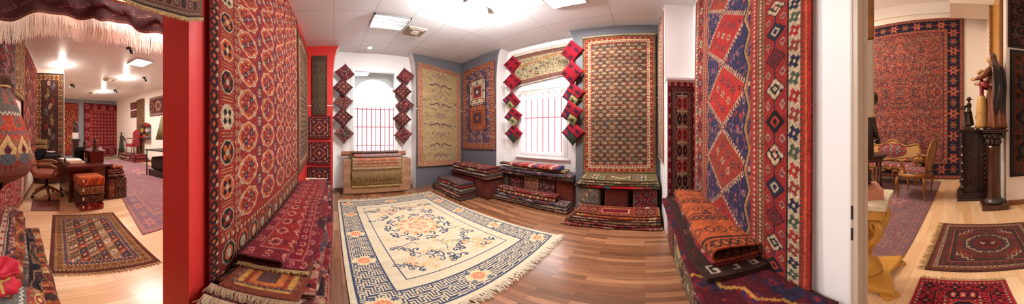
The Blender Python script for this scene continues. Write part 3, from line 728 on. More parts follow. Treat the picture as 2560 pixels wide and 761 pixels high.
def qashqai(w, h):
    FB = (52, 50, 88); R = (176, 44, 38); im = new(w, h, FB); S = (206, 66, 48)
    rect(im, 0, 0, 84, h, (150, 40, 34)); rect(im, w-84, 0, w, h, (150, 40, 34))
    floral(im, (84, 0, w-84, h), 320, [R, (190, 120, 90), (120, 50, 60), (150, 150, 160), (196, 80, 60), (90, 90, 130)], 1.6, 4.2, 5, 1, vine=(150, 96, 96))
    cx = w/2
    z0 = 22; step = 94; k = 0
    y = z0
    while y < h+50:
        c = [(188, 46, 40), (168, 62, 42), (204, 54, 44)][k % 3]
        st(im, cx, y, 70, 47, 'd', [(1.02, IVO), (.955, (120, 40, 40)), (.93, IVO), (.90, c)])
        for i in range(28):                                    # serrated ivory edge
            for sx in (-1, 1):
                for sy in (-1, 1):
                    q = i/27.; st(im, cx+sx*70*q, y+sy*47*(1-q), 2.2, 2.2, 's', [(1, IVO if i % 2 else (130, 40, 40))])
        for dx, dy in ((-.45, 0), (.45, 0), (0, .45), (0, -.45), (0, 0), (-.25, .25), (.25, -.25), (.25, .25), (-.25, -.25), (-.68, 0), (.68, 0), (0, .7), (0, -.7)):
            st(im, cx+dx*70, y+dy*47, 5.5 if abs(dx)+abs(dy) < .6 else 3.5, 6 if abs(dx)+abs(dy) < .6 else 3.5, 'f', [(1.1, NAVY if (dx+dy) != 0 else IVO), (.7, (206, 120, 90)), (.4, (70, 40, 60))])
        k += 1; y += step
    # serrated inner edge of the field
    for s_ in (0, 1):
        X = lambda x: (w-1-x) if s_ else x
        pts = [(X(84+(11 if i % 2 else 1)), i*23) for i in range(h//23+2)]
        line(im, pts, 3, (190, 150, 90)); line(im, [(a+(3 if not s_ else -3), b) for a, b in pts], 2, NAVY); line(im, [(a-(4 if not s_ else -4), b) for a, b in pts], 2, (150, 90, 60))
        def B(x0, x1, c): rect(im, min(X(x0), X(x1)), 0, max(X(x0), X(x1)), h, c)
        B(72, 82, (176, 60, 54)); 
        for y in range(0, h, 6): st(im, X(76), y, 2.2, 2, 'd', [(1, (230, 180, 150))])
        B(58, 70, (150, 110, 70))
        for y in range(0, h, 4): rect(im, min(X(60), X(68)), y, max(X(60), X(68)), y+2, (90, 50, 40))
        B(63, 66, IVO)
        for y in range(0, h, 5): rect(im, min(X(63), X(66)), y, max(X(63), X(66)), y+2, R)
        B(26, 58, (162, 44, 38))
        k = 0; y = 18.
        while y < h+14:                                        # diamond and fret border
            m_ = [(BLK, S), (IVO, BLK), ((120, 34, 44), (70, 50, 40)), (NAVY, IVO), (IVO, (150, 40, 40))][k % 5]
            line(im, [(X(42), y-12), (X(42), y+18)], 2, NAVY)
            st(im, X(42), y, 12.5, 10.5, 'd', [(1.1, BLK), (.97, m_[0]), (.55, m_[1]), (.3, m_[0])])
            if m_[0] == IVO:
                for q in range(-3, 4): st(im, X(42)+q*2.6, y+((q*5) % 7-3)*1.3, 1.5, 1.5, 's', [(1, BLK)])
            for sx in (-1, 1): st(im, X(42)+sx*10, y+15, 3.6, 4.2, 'd', [(1, IVO), (.75, NAVY), (.4, S)])
            k += 1; y += 29.6
        B(11, 25, IVO); k = 0
        for y in range(6, h+8, 15):
            c = [R, GRN, NAVY, (150, 60, 50)][k % 4]; k += 1
            st(im, X(18), y, 6.5, 6.5, 'x', [(1, c)], .5); st(im, X(18), y, 4.6, 4.6, 't', [(1, c)]); st(im, X(18), y, 1.5, 1.5, 's', [(1, IVO)])
        B(24, 26, BLK); B(8, 11, (86, 70, 44)); 
        for y in range(0, h, 4): rect(im, min(X(8), X(11)), y, max(X(8), X(11)), y+2, R)
        B(0, 8, (180, 44, 36)); B(4, 6, (206, 110, 60))
    return wear(im, 2, .06, .05)
def herati(w, h):
    im = new(w, h, (72, 50, 42)); b = 22
    P = [(176, 142, 106), (150, 62, 48), (78, 90, 100), (160, 96, 80), (124, 104, 62)]
    sx, sy, j, y = 18.6, 19.0, 0, b+6
    while y < h-b:
        x = b+(sx/2 if j % 2 else 0)+4
        while x < w-b:
            st(im, x, y, 9.6, 9.8, 'd', [(1.04, (150, 104, 68)), (.9, (50, 34, 33))])
            c = P[(j*3+int(x)//9) % 5]; st(im, x, y+2.6, 5.2, 2.6, 'f', [(1.1, c), (.45, (120, 44, 40))]); st(im, x, y-1.6, 3.6, 2.4, 'h', [(1, (196, 176, 140)), (.5, (110, 50, 44))])
            for sx_ in (-1, 1): st(im, x+sx_*4.6, y-.4, 1.5, 1.3, 'c', [(1, (186, 166, 130))]); st(im, x+sx_*2.4, y-4.6, 1.2, 1.2, 's', [(1, P[(j+1) % 5])])
            x += sx
        y += sy/2; j += 1
    ring(im, 0, 5, (96, 82, 52)); stripe(im, 5, 2, 3, [(190, 140, 80), (100, 40, 40)]); ring(im, 7, 7, (142, 46, 40))
    around(im, 7, 7, 13, 'r', [[(1, (220, 150, 130)), (.5, BLUE)], [(1, (200, 90, 70)), (.5, IVO)], [(1, (200, 160, 90)), (.5, BRN)]])
    ring(im, 14, 1.5, GLD); ring(im, 15, 6, (216, 196, 160)); around(im, 15, 6, 7, 'l', [[(1, (150, 50, 40)), (.5, (90, 100, 80))]], .5); ring(im, 21, 1.5, (170, 60, 46))
    return wear(im, 3, .08, .07, .85, .85)
def garden(w, h):
    im = new(w, h, (196, 168, 122)); b = 20
    N_ = (44, 44, 66); cx = w/2
    for k, yy in enumerate(np.linspace(b+18, h-b-20, 9)):
        big = k % 2; c = N_ if k % 4 in (1, 3) else (150, 120, 130)
        for s_ in (-1, 1):
            pts = [(cx+s_*t*(42 if big else 26), yy+6*math.sin(t*5.)+(8 if big else 3)*t*t) for t in np.linspace(0, 1, 14)]; line(im, pts, 3 if big else 2, c)
            for t in (.3, .6, .95): st(im, cx+s_*t*(44 if big else 28), yy+6*math.sin(t*5.)+3, 4, 3, 'f', [(1.1, (176, 86, 66)), (.6, (120, 140, 160))])
        st(im, cx, yy, 13 if big else 8, 8, 'f', [(1.1, (190, 90, 70)), (.8, (110, 120, 140)), (.5, (220, 190, 150)), (.25, N_)])
    floral(im, (b, b, w-b, h-b), 95, [(186, 104, 76), (130, 140, 140), (150, 120, 80), (120, 90, 90), (214, 190, 150)], 1.5, 4, 8, 1, vine=(150, 120, 84))
    ring(im, 0, 3, (190, 130, 100)); ring(im, 3, 17, (196, 128, 98)); stripe(im, 3, 2, 3, [(230, 200, 160), (150, 80, 70)])
    around(im, 5, 12, 17, 'r', [[(1.05, (224, 186, 146)), (.7, (176, 76, 60)), (.4, (120, 110, 120))], [(1, (180, 96, 74)), (.6, (232, 206, 168))]]); stripe(im, 18, 2, 3, [(230, 200, 160), (150, 80, 70)])
    return wear(im, 4, .05, .05)
def kazak(w, h):
    im = new(w, h, (52, 66, 104)); b = 22
    floral(im, (b, b, w-b, h-b), 110, [(184, 60, 44), (214, 170, 110), (90, 40, 44), (120, 140, 150)], 2, 4.5, 9, 2)
    lattice(im, (b, b, w-b, h-b), 20, 16, 'd', [[(1, IVO), (.85, (170, 50, 44)), (.5, NAVY), (.3, GLD)], [(1, (200, 120, 70)), (.8, NAVY), (.4, RED)]], .42, .5)
    for cy, c, c2 in ((h*.67, IVO, (150, 44, 38)), (h*.36, (184, 96, 56), (110, 50, 44))):
        st(im, w/2, cy, w*.24, w*.24, 's', [(1.12, NAVY), (1.0, c), (.66, c2), (.6, c), (.52, c2), (.3, (60, 56, 80)), (.14, c)])
        for dx in (-1, 0, 1):
            for dy in (-1, 0, 1):
                if dx or dy: st(im, w/2+dx*w*.19, cy+dy*w*.19, 5, 5, 't', [(1, [(150, 44, 38), (56, 70, 100), (110, 90, 60)][(dx+dy) % 3]), (.45, GLD)])
        for q in range(-3, 4): rect(im, w/2+q*9-3, cy+w*.24, w/2+q*9+3, cy+w*.27, c); rect(im, w/2+q*9-3, cy-w*.27, w/2+q*9+3, cy-w*.24, c)
    ring(im, 0, 22, (176, 66, 44)); stripe(im, 2, 2, 3, [IVO, NAVY]); around(im, 4, 14, 15, 't', [[(1.1, (206, 130, 70)), (.7, NAVY), (.35, IVO)], [(1.1, (90, 40, 44)), (.7, (214, 160, 100)), (.3, RED)]]); stripe(im, 18, 3, 3, [IVO, (120, 40, 40), NAVY])
    return wear(im, 5, .06, .06)
FRET = ["1111110000", "0000010111", "1111010100", "0001010101", "0101010101", "0101011101", "0101000001", "0101111111", "0100000000", "0111111101"]
def chinese(w, h):
    CR = (214, 199, 169); NB = (62, 72, 98); CO = (222, 120, 84); im = new(w, h, CR)
    yy, xx = np.mgrid[0:h, 0:w]; d = np.minimum(np.minimum(xx, w-1-xx), np.minimum(yy, h-1-yy))
    tl = np.array([[int(c) for c in r] for r in FRET[::-1]])
    k = 2; q = tl[((yy+(xx//20 % 2)*6)//k) % 10, (xx//k) % 10].astype(bool)
    M = (d >= 10) & (d < 54); im[M] = (214, 196, 162); im[M & q] = NB
    ring(im, 8, 3, NB); ring(im, 53, 3, NB); ring(im, 76, 2, NB)
    def flower(cx, cy, r, c=CO, leaf=True):
        rs = np.random.RandomState(int(cx*7+cy)); st(im, cx, cy, r*1.5, r*1.1, 'c', [(1, (222, 200, 160))])
        for i in range(7): a = i*.9; st(im, cx+r*.5*math.cos(a), cy+r*.45*math.sin(a), r*.36, r*.34, 'f', [(1.1, c), (.45, (236, 170, 130))])
        st(im, cx, cy, r*.3, r*.3, 'r', [(1, (240, 200, 150)), (.5, c)])
        if leaf:
            for i in range(4): a = i*1.6+.5; st(im, cx+r*1.3*math.cos(a), cy+r*1.2*math.sin(a), r*.35, r*.3, 'f', [(1.1, NB), (.4, LBLUE)])
    for cx, cy in ((32, 32), (w-32, 32), (32, h-32), (w-32, h-32), (w*.45, 32), (w*.5, h-32), (32, h*.3), (32, h*.52), (32, h*.76), (w-32, h*.3), (w-32, h*.58), (w-32, h*.8)): flower(cx, cy, 13)
    def scroll(x, y, r, a, s_, wd=3, c=NB):
        pts = []
        for i in range(15):
            pts.append((x, y)); a += s_*(.16+.035*i); x += math.cos(a)*r*.24*(1-i/20.); y += math.sin(a)*r*.24*(1-i/20.)
        line(im, pts, wd, c); st(im, pts[-1][0], pts[-1][1], wd*1.1, wd*1.1, 'c', [(1, c)])
    rs = np.random.RandomState(3)
    for sx, sy in ((0, 0), (1, 0), (0, 1), (1, 1)):                 # corner scrollwork
        fx = (lambda v: w-1-v) if sx else (lambda v: v); fy = (lambda v: h-1-v) if sy else (lambda v: v)
        for i in range(13):
            t = i/12.; px_ = 92+t*86; py_ = 92+(1-t)*86+math.sin(t*PI)*-22; bx = 90 if t < .5 else px_; 
            a = math.atan2(-1 if sy else 1, -1 if sx else 1)+rs.uniform(-1.5, 1.5)
            scroll(fx(92+t*88), fy(92+(1-t)*88*.9), 14, a, 1 if i % 2 else -1, 2.2)
            scroll(fx(84+abs(t-.5)*60), fy(84+(1-abs(t-.5))*30), 10, a+2, -1 if i % 2 else 1, 1.4)
        for i in range(10): st(im, fx(88+rs.uniform(0, 70)), fy(88+rs.uniform(0, 60)), 7, 6, 'f', [(1.1, (222, 168, 112)), (.6, CR), (.3, CO)])
    cx, cy = w*.5, h*.52
    for i in range(22):                                             # ring medallion
        a = i*2*PI/22; scroll(cx+66*math.cos(a), cy+60*math.sin(a), 15, a+1.9, 1 if i % 2 else -1, 3)
        st(im, cx+76*math.cos(a), cy+70*math.sin(a), 4.5, 4.5, 'f', [(1.1, NB)])
    for i in range(12): a = i*2*PI/12; flowerr = st(im, cx+42*math.cos(a), cy+40*math.sin(a), 13, 11, 'f', [(1.1, (226, 170, 118)), (.75, CR), (.5, CO)])
    for i in range(6): a = i*2*PI/6+.3; st(im, cx+19*math.cos(a), cy+18*math.sin(a), 9, 8, 'f', [(1.1, CO), (.55, (240, 190, 150)), (.3, CO)])
    st(im, cx, cy, 8, 8, 'r', [(1, CO), (.5, CR)])
    def branch(x, y, a, L, n, c=NB):
        pts = [(x, y)]
        for i in range(n):
            a += rs.uniform(-.6, .6); x += math.cos(a)*L; y += math.sin(a)*L; pts.append((x, y))
            if rs.rand() < .7: b = a+rs.choice([-1, 1])*rs.uniform(.6, 1.1); line(im, [(x, y), (x+math.cos(b)*L*1.3, y+math.sin(b)*L*1.3)], .9, c); st(im, x+math.cos(b)*L*1.5, y+math.sin(b)*L*1.5, 3, 3, 'f', [(1.1, (214, 150, 110)), (.5, CR)])
        line(im, pts, 1.3, c)
    for x, y, a in ((120, 130, .3), (235, 120, 2.4), (105, 250, 1.2), (250, 260, 1.8), (120, 370, .2), (240, 375, 2.8), (180, 130, 1.5), (175, 385, .1), (100, 180, 0), (262, 200, 3)): branch(x*w/360., y*h/490., a, 8, 6)
    for _ in range(40): st(im, rs.uniform(90, w-90), rs.uniform(90, h-90), 5, 4, 'f', [(1.1, (218, 186, 134)), (.5, (224, 150, 104))])
    return wear(im, 6, .03, .03, 1., 1.)
def boteh_rug(w, h):
    """floor rug: dark blue striped field with slanting botehs, ochre and red borders"""
    im = new(w, h, (60, 64, 84)); b = 34; cols = [IVO, (186, 80, 50), (150, 110, 60), (110, 40, 40), (190, 150, 110), (52, 66, 90)]
    n = 6; sw = (w-2*b)/n; G = [(86, 68, 60), (104, 60, 48), (52, 60, 76), (120, 70, 52), (206, 184, 146), (84, 66, 56)]
    for i in range(n):
        rect(im, b+i*sw, b, b+(i+1)*sw, h-b, G[i]); k = 0; y = b+6
        while y < h-b-3: st(im, b+(i+.5)*sw, y, sw*.40, 5.6, 'p', [(1.12, BRN), (.98, cols[(k*2+i) % 6]), (.42, cols[(k*2+i+3) % 6]), (.18, IVO)]); y += 14; k += 1
        line(im, [(b+i*sw, b), (b+i*sw, h-b)], 3, (110, 56, 44)); line(im, [(b+i*sw, b), (b+i*sw, h-b)], 1, (206, 170, 120))
    ring(im, 0, 10, (110, 50, 38)); stripe(im, 8, 2, 3, [(206, 180, 140), BRN]); ring(im, 10, 13, (164, 120, 66)); around(im, 10, 13, 7, 't', [[(1, (110, 48, 38)), (.4, (200, 150, 90))], [(1, (130, 84, 50)), (.5, (186, 146, 90))]], .26)
    stripe(im, 23, 2, 3, [IVO, (90, 40, 34)]); ring(im, 25, 6, (56, 72, 92)); around(im, 25, 6, 9, 'd', [[(1, (190, 90, 60))]]); stripe(im, 31, 2, 3, [IVO, (150, 50, 40)])
    return wear(im, 7, .07, .06)
def octagon_rug(w, h):
    im = new(w, h, (116, 52, 46)); floral(im, (8, 8, w-8, h-8), int(w*h/260), [(60, 56, 62), (150, 70, 54), (88, 36, 38), (96, 84, 66)], 1.5, 4, 3, 2)
    ring(im, 0, 6, (100, 60, 50)); ring(im, 6, 3, (150, 70, 56)); ring(im, 10, 5, (70, 40, 40)); around(im, 9, 7, 7, 'c', [[(1, IVO), (.62, (90, 40, 40))]], .46)
    ring(im, 18, 10, (84, 52, 48)); around(im, 18, 10, 12, 'f', [[(1, (150, 66, 50)), (.5, (60, 66, 70))], [(1, (110, 96, 76)), (.5, (120, 40, 40))]]); ring(im, 29, 2, (176, 84, 64)); ring(im, 32, 6, (66, 56, 58))
    cx, cy = w/2, h/2
    st(im, cx, cy, 40, 36, 'o', [(1.1, (70, 60, 60)), (1.0, (206, 180, 150)), (.95, (110, 42, 40)), (.84, (60, 60, 66)), (.7, (110, 40, 38)), (.55, (130, 56, 46)), (.5, (96, 36, 36))])
    for a in range(16): st(im, cx+37*math.cos(a*PI/8), cy+34*math.sin(a*PI/8), 2.5, 2.5, 'c', [(1, IVO), (.5, BRN)])
    bitmap(im, cx-14, cy-4, ["11...", "1.11.", "..1.1", ".11.1", "..11."], {'1': IVO}, 2); bitmap(im, cx+6, cy-4, ["11...", "1.11.", "..1.1", ".11.1", "..11."], {'1': IVO}, 2, True)
    for sx in (-1, 1):
        for sy in (-1, 1):
            pts = [(cx+sx*(w/2-44), cy+sy*(h/2-40-i*0)) for i in (0,)]; x, y = cx+sx*(w*.5-42), cy+sy*(h*.5-60)
            P = [(x, y)]
            for i in range(3): x -= 0; y += sy*8; P.append((x, y)); x -= sx*9; P.append((x, y))
            line(im, P, 2.2, IVO); line(im, [(a-sx*6, b-sy*5) for a, b in P[:-1]], 2, (186, 96, 70))
    return wear(im, 8, .07, .05)
def prayer_red(w, h):
    im = new(w, h, (168, 34, 48)); floral(im, (6, 6, w-6, h-6), int(w*h/420), [(30, 26, 34), (120, 24, 38), (206, 120, 100)], 1.3, 3, 3, 2)
    ring(im, 0, 5, (176, 40, 50)); stripe(im, 5, 2, 3, [IVO, BLK]); ring(im, 8, 16, (150, 30, 42)); around(im, 8, 16, 16, 'x', [[(1, BLK), (.4, (210, 110, 90))], [(1, (60, 26, 34)), (.5, (190, 60, 56))]], .45); ring(im, 25, 2, BLK); ring(im, 28, 9, (180, 40, 50)); around(im, 28, 9, 10, 't', [[(1, BLK), (.5, (200, 60, 56))]]); stripe(im, 38, 2, 3, [IVO, BLK])
    st(im, w/2, h/2, w*.16, h*.13, 'o', [(1.05, (210, 110, 90)), (.96, BLK), (.7, (170, 34, 46)), (.4, BLK)])
    for i in range(-1, 2):
        for s_ in (-1, 1): st(im, w/2+i*w*.1, h/2+s_*h*.24, 6, 10, 't', [(1, BLK), (.6, (196, 60, 60)), (.3, IVO)])
    return wear(im, 9, .05, .04)
def sarouk(w, h, base=(194, 96, 76), bd=(40, 38, 58)):
    im = new(w, h, base); b = int(w*.155)
    floral(im, (b, b, w-b, h-b), int(w*h/190), [(60, 52, 70), (52, 46, 62), (130, 70, 60), (224, 170, 130), (170, 60, 56), (104, 104, 90)], 1.4, 3.6, 12, 2, vine=(66, 54, 66))
    for k, yy in enumerate(np.linspace(b+26, h-b-26, 7)):
        for xx in ([w/2] if k % 2 else [w*.34, w*.66]):
            st(im, xx, yy, 15, 13, 'f', [(1.2, (56, 50, 70)), (1.02, (214, 130, 100)), (.75, (70, 60, 80)), (.45, (224, 150, 110)), (.25, (60, 50, 70))])
            for a in range(8): st(im, xx+21*math.cos(a*.785), yy+18*math.sin(a*.785), 4, 3.5, 'l', [(1.1, (60, 56, 74)), (.5, (210, 150, 110))], a*.785)
    t = b*.62; o = b*.19
    ring(im, 0, 3, (120, 44, 44)); ring(im, 3, o-3, (176, 116, 92)); around(im, 3, o-2, 7, 'f', [[(1, (80, 50, 60)), (.5, (230, 190, 150))], [(1, (190, 60, 50))]])
    ring(im, o, t, bd); around(im, o, t, t*.95, 'f', [[(1.15, (196, 80, 66)), (.75, (224, 150, 120)), (.4, (60, 46, 60))], [(.8, (150, 120, 90)), (.5, (200, 90, 70))]], .42); around(im, o, t, t*.32, 'l', [[(.7, (150, 70, 64)), (.3, (110, 110, 90))]], .16)
    ring(im, o+t, b-o-t, (176, 116, 92)); around(im, o+t, b-o-t, 7, 'f', [[(1, (80, 50, 60)), (.5, (230, 190, 150))], [(1, (190, 60, 50))]]); ring(im, b-1, 2, (60, 44, 56))
    return wear(im, 10, .05, .05)
def heriz(w, h, seed=4):
    im = sarouk(w, h, (132, 58, 66), (74, 62, 84)); st(im, w/2, h*.55, w*.22, h*.12, 'f', [(1.1, (76, 60, 80)), (.9, (160, 62, 72)), (.5, (196, 150, 130)), (.3, (110, 50, 60))])
    return im*.42+np.array([168, 130, 132])*.58
def hexrunner(w, h, base=(70, 54, 46), c2=(136, 112, 84)):
    im = new(w, h, base); b = w*.2; ring(im, 0, b, (60, 44, 42)); stripe(im, 2, 2, 3, [c2, (90, 40, 36)]); around(im, 3, b-5, 8, 'd', [[(1, c2), (.5, (80, 34, 34))]]); ring(im, b-1, 1, c2)
    lattice(im, (b+1, b+2, w-b-1, h-b-2), 13, 11, 'h', [[(1, c2), (.8, base), (.55, (80, 70, 60)), (.3, c2)]], .5, .55)
    return wear(im, 11, .1, .08)
def bagface(w, h, seed=0, base=(112, 36, 38)):
    im = new(w, h, base); ring(im, 0, 7, (84, 40, 38)); stripe(im, 2, 3, 4, [(150, 90, 80), (60, 34, 40), (170, 60, 50)]); ring(im, 8, 1.5, (190, 150, 120)); floral(im, (9, 9, w-9, h-9), 26, [(60, 44, 56), (150, 60, 54), (90, 30, 34)], 1.4, 3, seed, 2)
    st(im, w/2, h/2, w*.26, h*.26, 'd', [(1.05, (196, 160, 130)), (.92, (146, 44, 42)), (.6, (60, 50, 66)), (.4, (176, 60, 52)), (.2, IVO)])
    for sx in (-1, 1):
        for sy in (-1, 1): st(im, w/2+sx*w*.24, h/2+sy*h*.24, 7, 7, 't', [(1, (60, 44, 60)), (.6, (170, 70, 60)), (.3, (200, 170, 140))])
    return wear(im, seed, .08, .06)
def hunting(w, h):
    im = new(w, h, (206, 190, 150)); b = 14
    floral(im, (b, b, w-b, h-b), 420, [(150, 120, 80), (120, 60, 50), (170, 160, 120), (90, 84, 66), (226, 214, 184)], 1, 2.6, 5, 0, vine=(140, 116, 80))
    pts = [(b+i*(w-2*b)/12., h*.56+i*h*.022+math.sin(i)*2) for i in range(13)]; line(im, pts, 5, (206, 136, 80)); rect(im, w*.6, h*.78, w-b, h-b, (214, 150, 96)) if 0 else None
    HS = ["....11..", "...111..", "11.11...", "1111111.", ".111111.", ".1....1.", "1......1"]
    rs = np.random.RandomState(2)
    for i in range(9): bitmap(im, rs.uniform(b+4, w-b-16), rs.uniform(b+4, h-b-12), HS, {'1': [(140, 50, 40), (96, 70, 50), (70, 76, 90), (160, 110, 60)][i % 4]}, 1.3, bool(i % 2))
    ring(im, 0, b, (126, 84, 76)); stripe(im, 1, 2, 2, [(170, 140, 110), (90, 60, 60)]); around(im, 2, b-4, 8, 'f', [[(1, (170, 120, 100)), (.5, (70, 60, 70))], [(1, (150, 60, 56)), (.5, (200, 170, 140))]]); ring(im, b-1, 1.5, (190, 150, 120))
    return wear(im, 12, .06, .04)
def tekke_small(w, h):
    im = new(w, h, (112, 18, 30)); ring(im, 0, 9, (140, 20, 36)); around(im, 0, 9, 20, 'k', [[(1, (220, 180, 150))]], .45); ring(im, 9, 2, (60, 20, 26)); ring(im, 12, 7, (84, 44, 40)); stripe(im, 12, 7, 3, [(150, 110, 90), (60, 30, 34), (110, 40, 40)], 2)
    ring(im, 20, 1.5, (190, 150, 120)); rect(im, 22, 22, w-22, h-22, (44, 26, 30))
    n = 6
    for i in range(n):
        cy = 28+(h-56)*(i+.5)/n; c = (164, 24, 40) if i % 2 else (70, 24, 30)
        for sx in (-1, 1): st(im, w/2+sx*w*.1, cy, 8, (h-56)/n*.42, 'h', [(1.1, (196, 160, 130)), (.9, c), (.4, (50, 20, 28)), (.2, (196, 120, 90))])
        st(im, w/2, cy+(h-56)/n/2, w*.2, 2, 's', [(1, (206, 170, 140))]); st(im, w/2, cy+(h-56)/n/2, w*.09, 5, 'x', [(1, (206, 170, 140))])
    return wear(im, 13, .08, .05)
def guls_small(w, h, base=(140, 36, 44), n=8):
    im = new(w, h, base); b = w*.15; lattice(im, (b, b, w-b, h-b), (w-2*b)/n, (w-2*b)/n*.85, 'r', [[(1.05, (222, 160, 130)), (.8, (170, 50, 48)), (.4, (80, 30, 50))]], .34, brick=False)
    lattice(im, (b, b, w-b, h-b), (w-2*b)/n, (w-2*b)/n*.85, 'd', [[(1, (90, 30, 50))]], .14, brick=True)
    ring(im, 0, b, (124, 30, 42)); around(im, 2, b-4, b*1.3, 'o', [[(1, (206, 130, 120)), (.7, (110, 26, 40)), (.4, (200, 90, 80))]]); ring(im, b-1, 1.5, (190, 110, 96)); ring(im, 0, 2, (80, 30, 40))
    return wear(im, 14, .06, .05)
def paisley_runner(w, h):
    im = new(w, h, (80, 50, 46)); b = w*.2; rs = np.random.RandomState(4)
    for j in range(16):
        y = b+8+(h-2*b-14)*j/15.; x = w/2+math.sin(j*1.9)*w*.13; c = [IVO, (186, 70, 56), (190, 170, 130), (150, 130, 60), (120, 130, 140)][j % 5]
        st(im, x, y, 8, 9, 'b', [(1, c), (.6, (80, 50, 50)), (.3, c)], .4 if j % 2 else -.4)
        for _ in range(5): st(im, rs.uniform(b, w-b), y+rs.uniform(-6, 6), 1.6, 1.6, 'c', [(1, (150, 100, 80))])
    ring(im, 0, b*.24, (74, 56, 52)); ring(im, b*.24, b*.7, (196, 160, 110)); around(im, b*.24, b*.7, b*.72, 'o', [[(1.05, (110, 44, 40)), (.5, (200, 150, 90))], [(1.05, (140, 60, 40)), (.5, (90, 80, 50))], [(1.05, (74, 76, 56)), (.5, (200, 90, 60))]]); ring(im, b*.94, 2, (66, 40, 40))
    return wear(im, 15, .07, .06)

# ------------------------------------------------------------------ hanging rugs of the red wall and the window wall
def hang(name, im, corners, nrm, label, cat='rug', group=None, th=.008, wob=.006, seed=0, curl=0., parent=None):
    """corners: lower left, lower right, upper right, upper left; nrm points into the room"""
    n = np.array(nrm, dtype=float)
    o = sheet(name, im, quad(*corners, wob=wob, nrm=n, seed=seed, curl=curl), -n*th, parent)
    if parent is None: tag(o, label, cat, group)
    return o
def XR(X, pl, pr, zb, zt):                    # corners on a wall of constant x seen from the room
    yl, yr = onX(pl, 333, X).y, onX(pr, 333, X).y; return (X, yl, zb), (X, yr, zb), (X, yr, zt), (X, yl, zt)
def YR(Y, pl, pr, zb, zt):
    xl, xr = onY(pl, 333, Y).x, onY(pr, 333, Y).x; return (xl, Y, zb), (xr, Y, zb), (xr, Y, zt), (xl, Y, zt)
hang('bokhara_rug', bokhara(382, 496), ((-.47, .65, .36), (-.47, 2.56, .40), (-.485, 2.56, 2.86), (-.485, .65, 2.86)), (1, 0, 0), 'huge red hanging rug with rows of orange and ivory octagons, nearest on the red wall', wob=.006)
hang('hanging_rug', resize(herati(150, 260), 220, 380), ((-.47, 2.60, .62), (-.47, 3.55, .72), (-.48, 3.56, 2.72), (-.48, 2.60, 2.76)), (1, 0, 0), 'brown and ivory hanging rug between the huge red rug and the red pilaster')
hang('runner_rug', hexrunner(44, 190), YR(3.63, 780, 818, 1.53, 2.70), (0, -1, 0), 'narrow dark brown runner of small hexagons on the red pilaster')
for i, (a, b, nm) in enumerate(((348, 291, 'topmost of the three small square rugs'), (412, 355, 'middle of the three small square rugs'), (463, 418, 'lowest and darkest of the three small square rugs'))):
    im = bagface(64, 60, 20+i, (112, 36, 38) if i < 2 else (66, 46, 44))
    hang('bag_face_rug', im, YR(3.63, 769, 827, onY(800, a, 3.63).z, onY(800, b, 3.63).z), (0, -1, 0), nm+' below the runner on the red pilaster', seed=i)
hang('garden_rug', garden(180, 370), ((1.665, 3.70, .50), (2.765, 3.70, .47), (2.765, 3.72, 2.62), (1.665, 3.72, 2.735)), (0, -1, 0), 'beige hanging rug with dark blue scrolls on the grey wall left of the corner')
g = hang('kazak_rug', kazak(170, 304), ((2.79, 3.66, .84), (2.79, 2.63, .88), (2.79, 2.66, 2.70), (2.79, 3.66, 2.66)), (-1, 0, 0), 'blue hanging rug with ivory and orange medallions on the grey wall right of the corner')
g = thing('fringed_rug', 'tall brown hanging rug with a dense lattice of small flowers on the grey pilaster', 'rug', (2.79, .37, .62))
hang('rug_field', herati(176, 352), ((2.775, .902, .60), (2.775, -.158, .62), (2.79, -.15, 2.72), (2.79, .91, 2.72)), (-1, 0, 0), '', parent=g)
fringe('fringe', [(2.787, .91, 2.715), (2.787, -.15, 2.715)], (-.1, 0, 1), .026, 300, BEIGEF, g, .002)
# hunting rug above the second window
g = thing('hunting_rug', 'wide picture rug of hunting figures hung sideways above the second window', 'rug', (3.0, 1.8, 2.1))
hc = [onX(1284, 215, 3.02), onX(1438, 172, 3.02), onX(1436, 110, 3.02), onX(1282, 137, 3.02)]
hc = [(3.02, 2.40, 2.11), (3.02, 1.10, 2.22), (3.02, 1.08, 2.74), (3.02, 2.42, 2.74)]
hang('rug_field', hunting(216, 96), hc, (-1, 0, 0), '', parent=g)
fringe('fringe', [(3.016, 2.42, 2.74), (3.016, 1.08, 2.74)], (0, 0, 1), .075, 300, WHITEF, g, .003)
fringe('fringe', [(3.016, 2.40, 2.11), (3.016, 1.10, 2.22)], (0, 0, -1), .03, 110, WHITEF, g, .002)
# far right corner of the rug room
hang('side_rug', resize(tribal(90, 330, (150, 130, 112), [IVO, (90, 40, 46), (60, 60, 70), (176, 120, 100), BRN], 9), 110, 360), ((2.76, -.185, .86), (2.26, -.195, .86), (2.29, -.20, 2.84), (2.79, -.185, 2.84)), (0, 1, 0), 'pale patterned rug seen edge-on, hanging beside the white corner column', th=.02)
hang('tekke_rug', tekke_small(84, 232), ((2.105, -.245, .42), (2.105, -.552, .42), (2.105, -.552, 1.765), (2.105, -.245, 1.765)), (-1, 0, 0), 'narrow crimson and black rug hanging on the low white column', wob=.003)
hang('qashqai_rug', qashqai(314, 490), ((2.085, -.53, .44), (.478, -.53, .42), (.478, -.55, 2.86), (2.085, -.55, 2.86)), (0, 1, 0), 'huge red and blue hanging rug with a column of diamond medallions on the white wall', wob=.006)

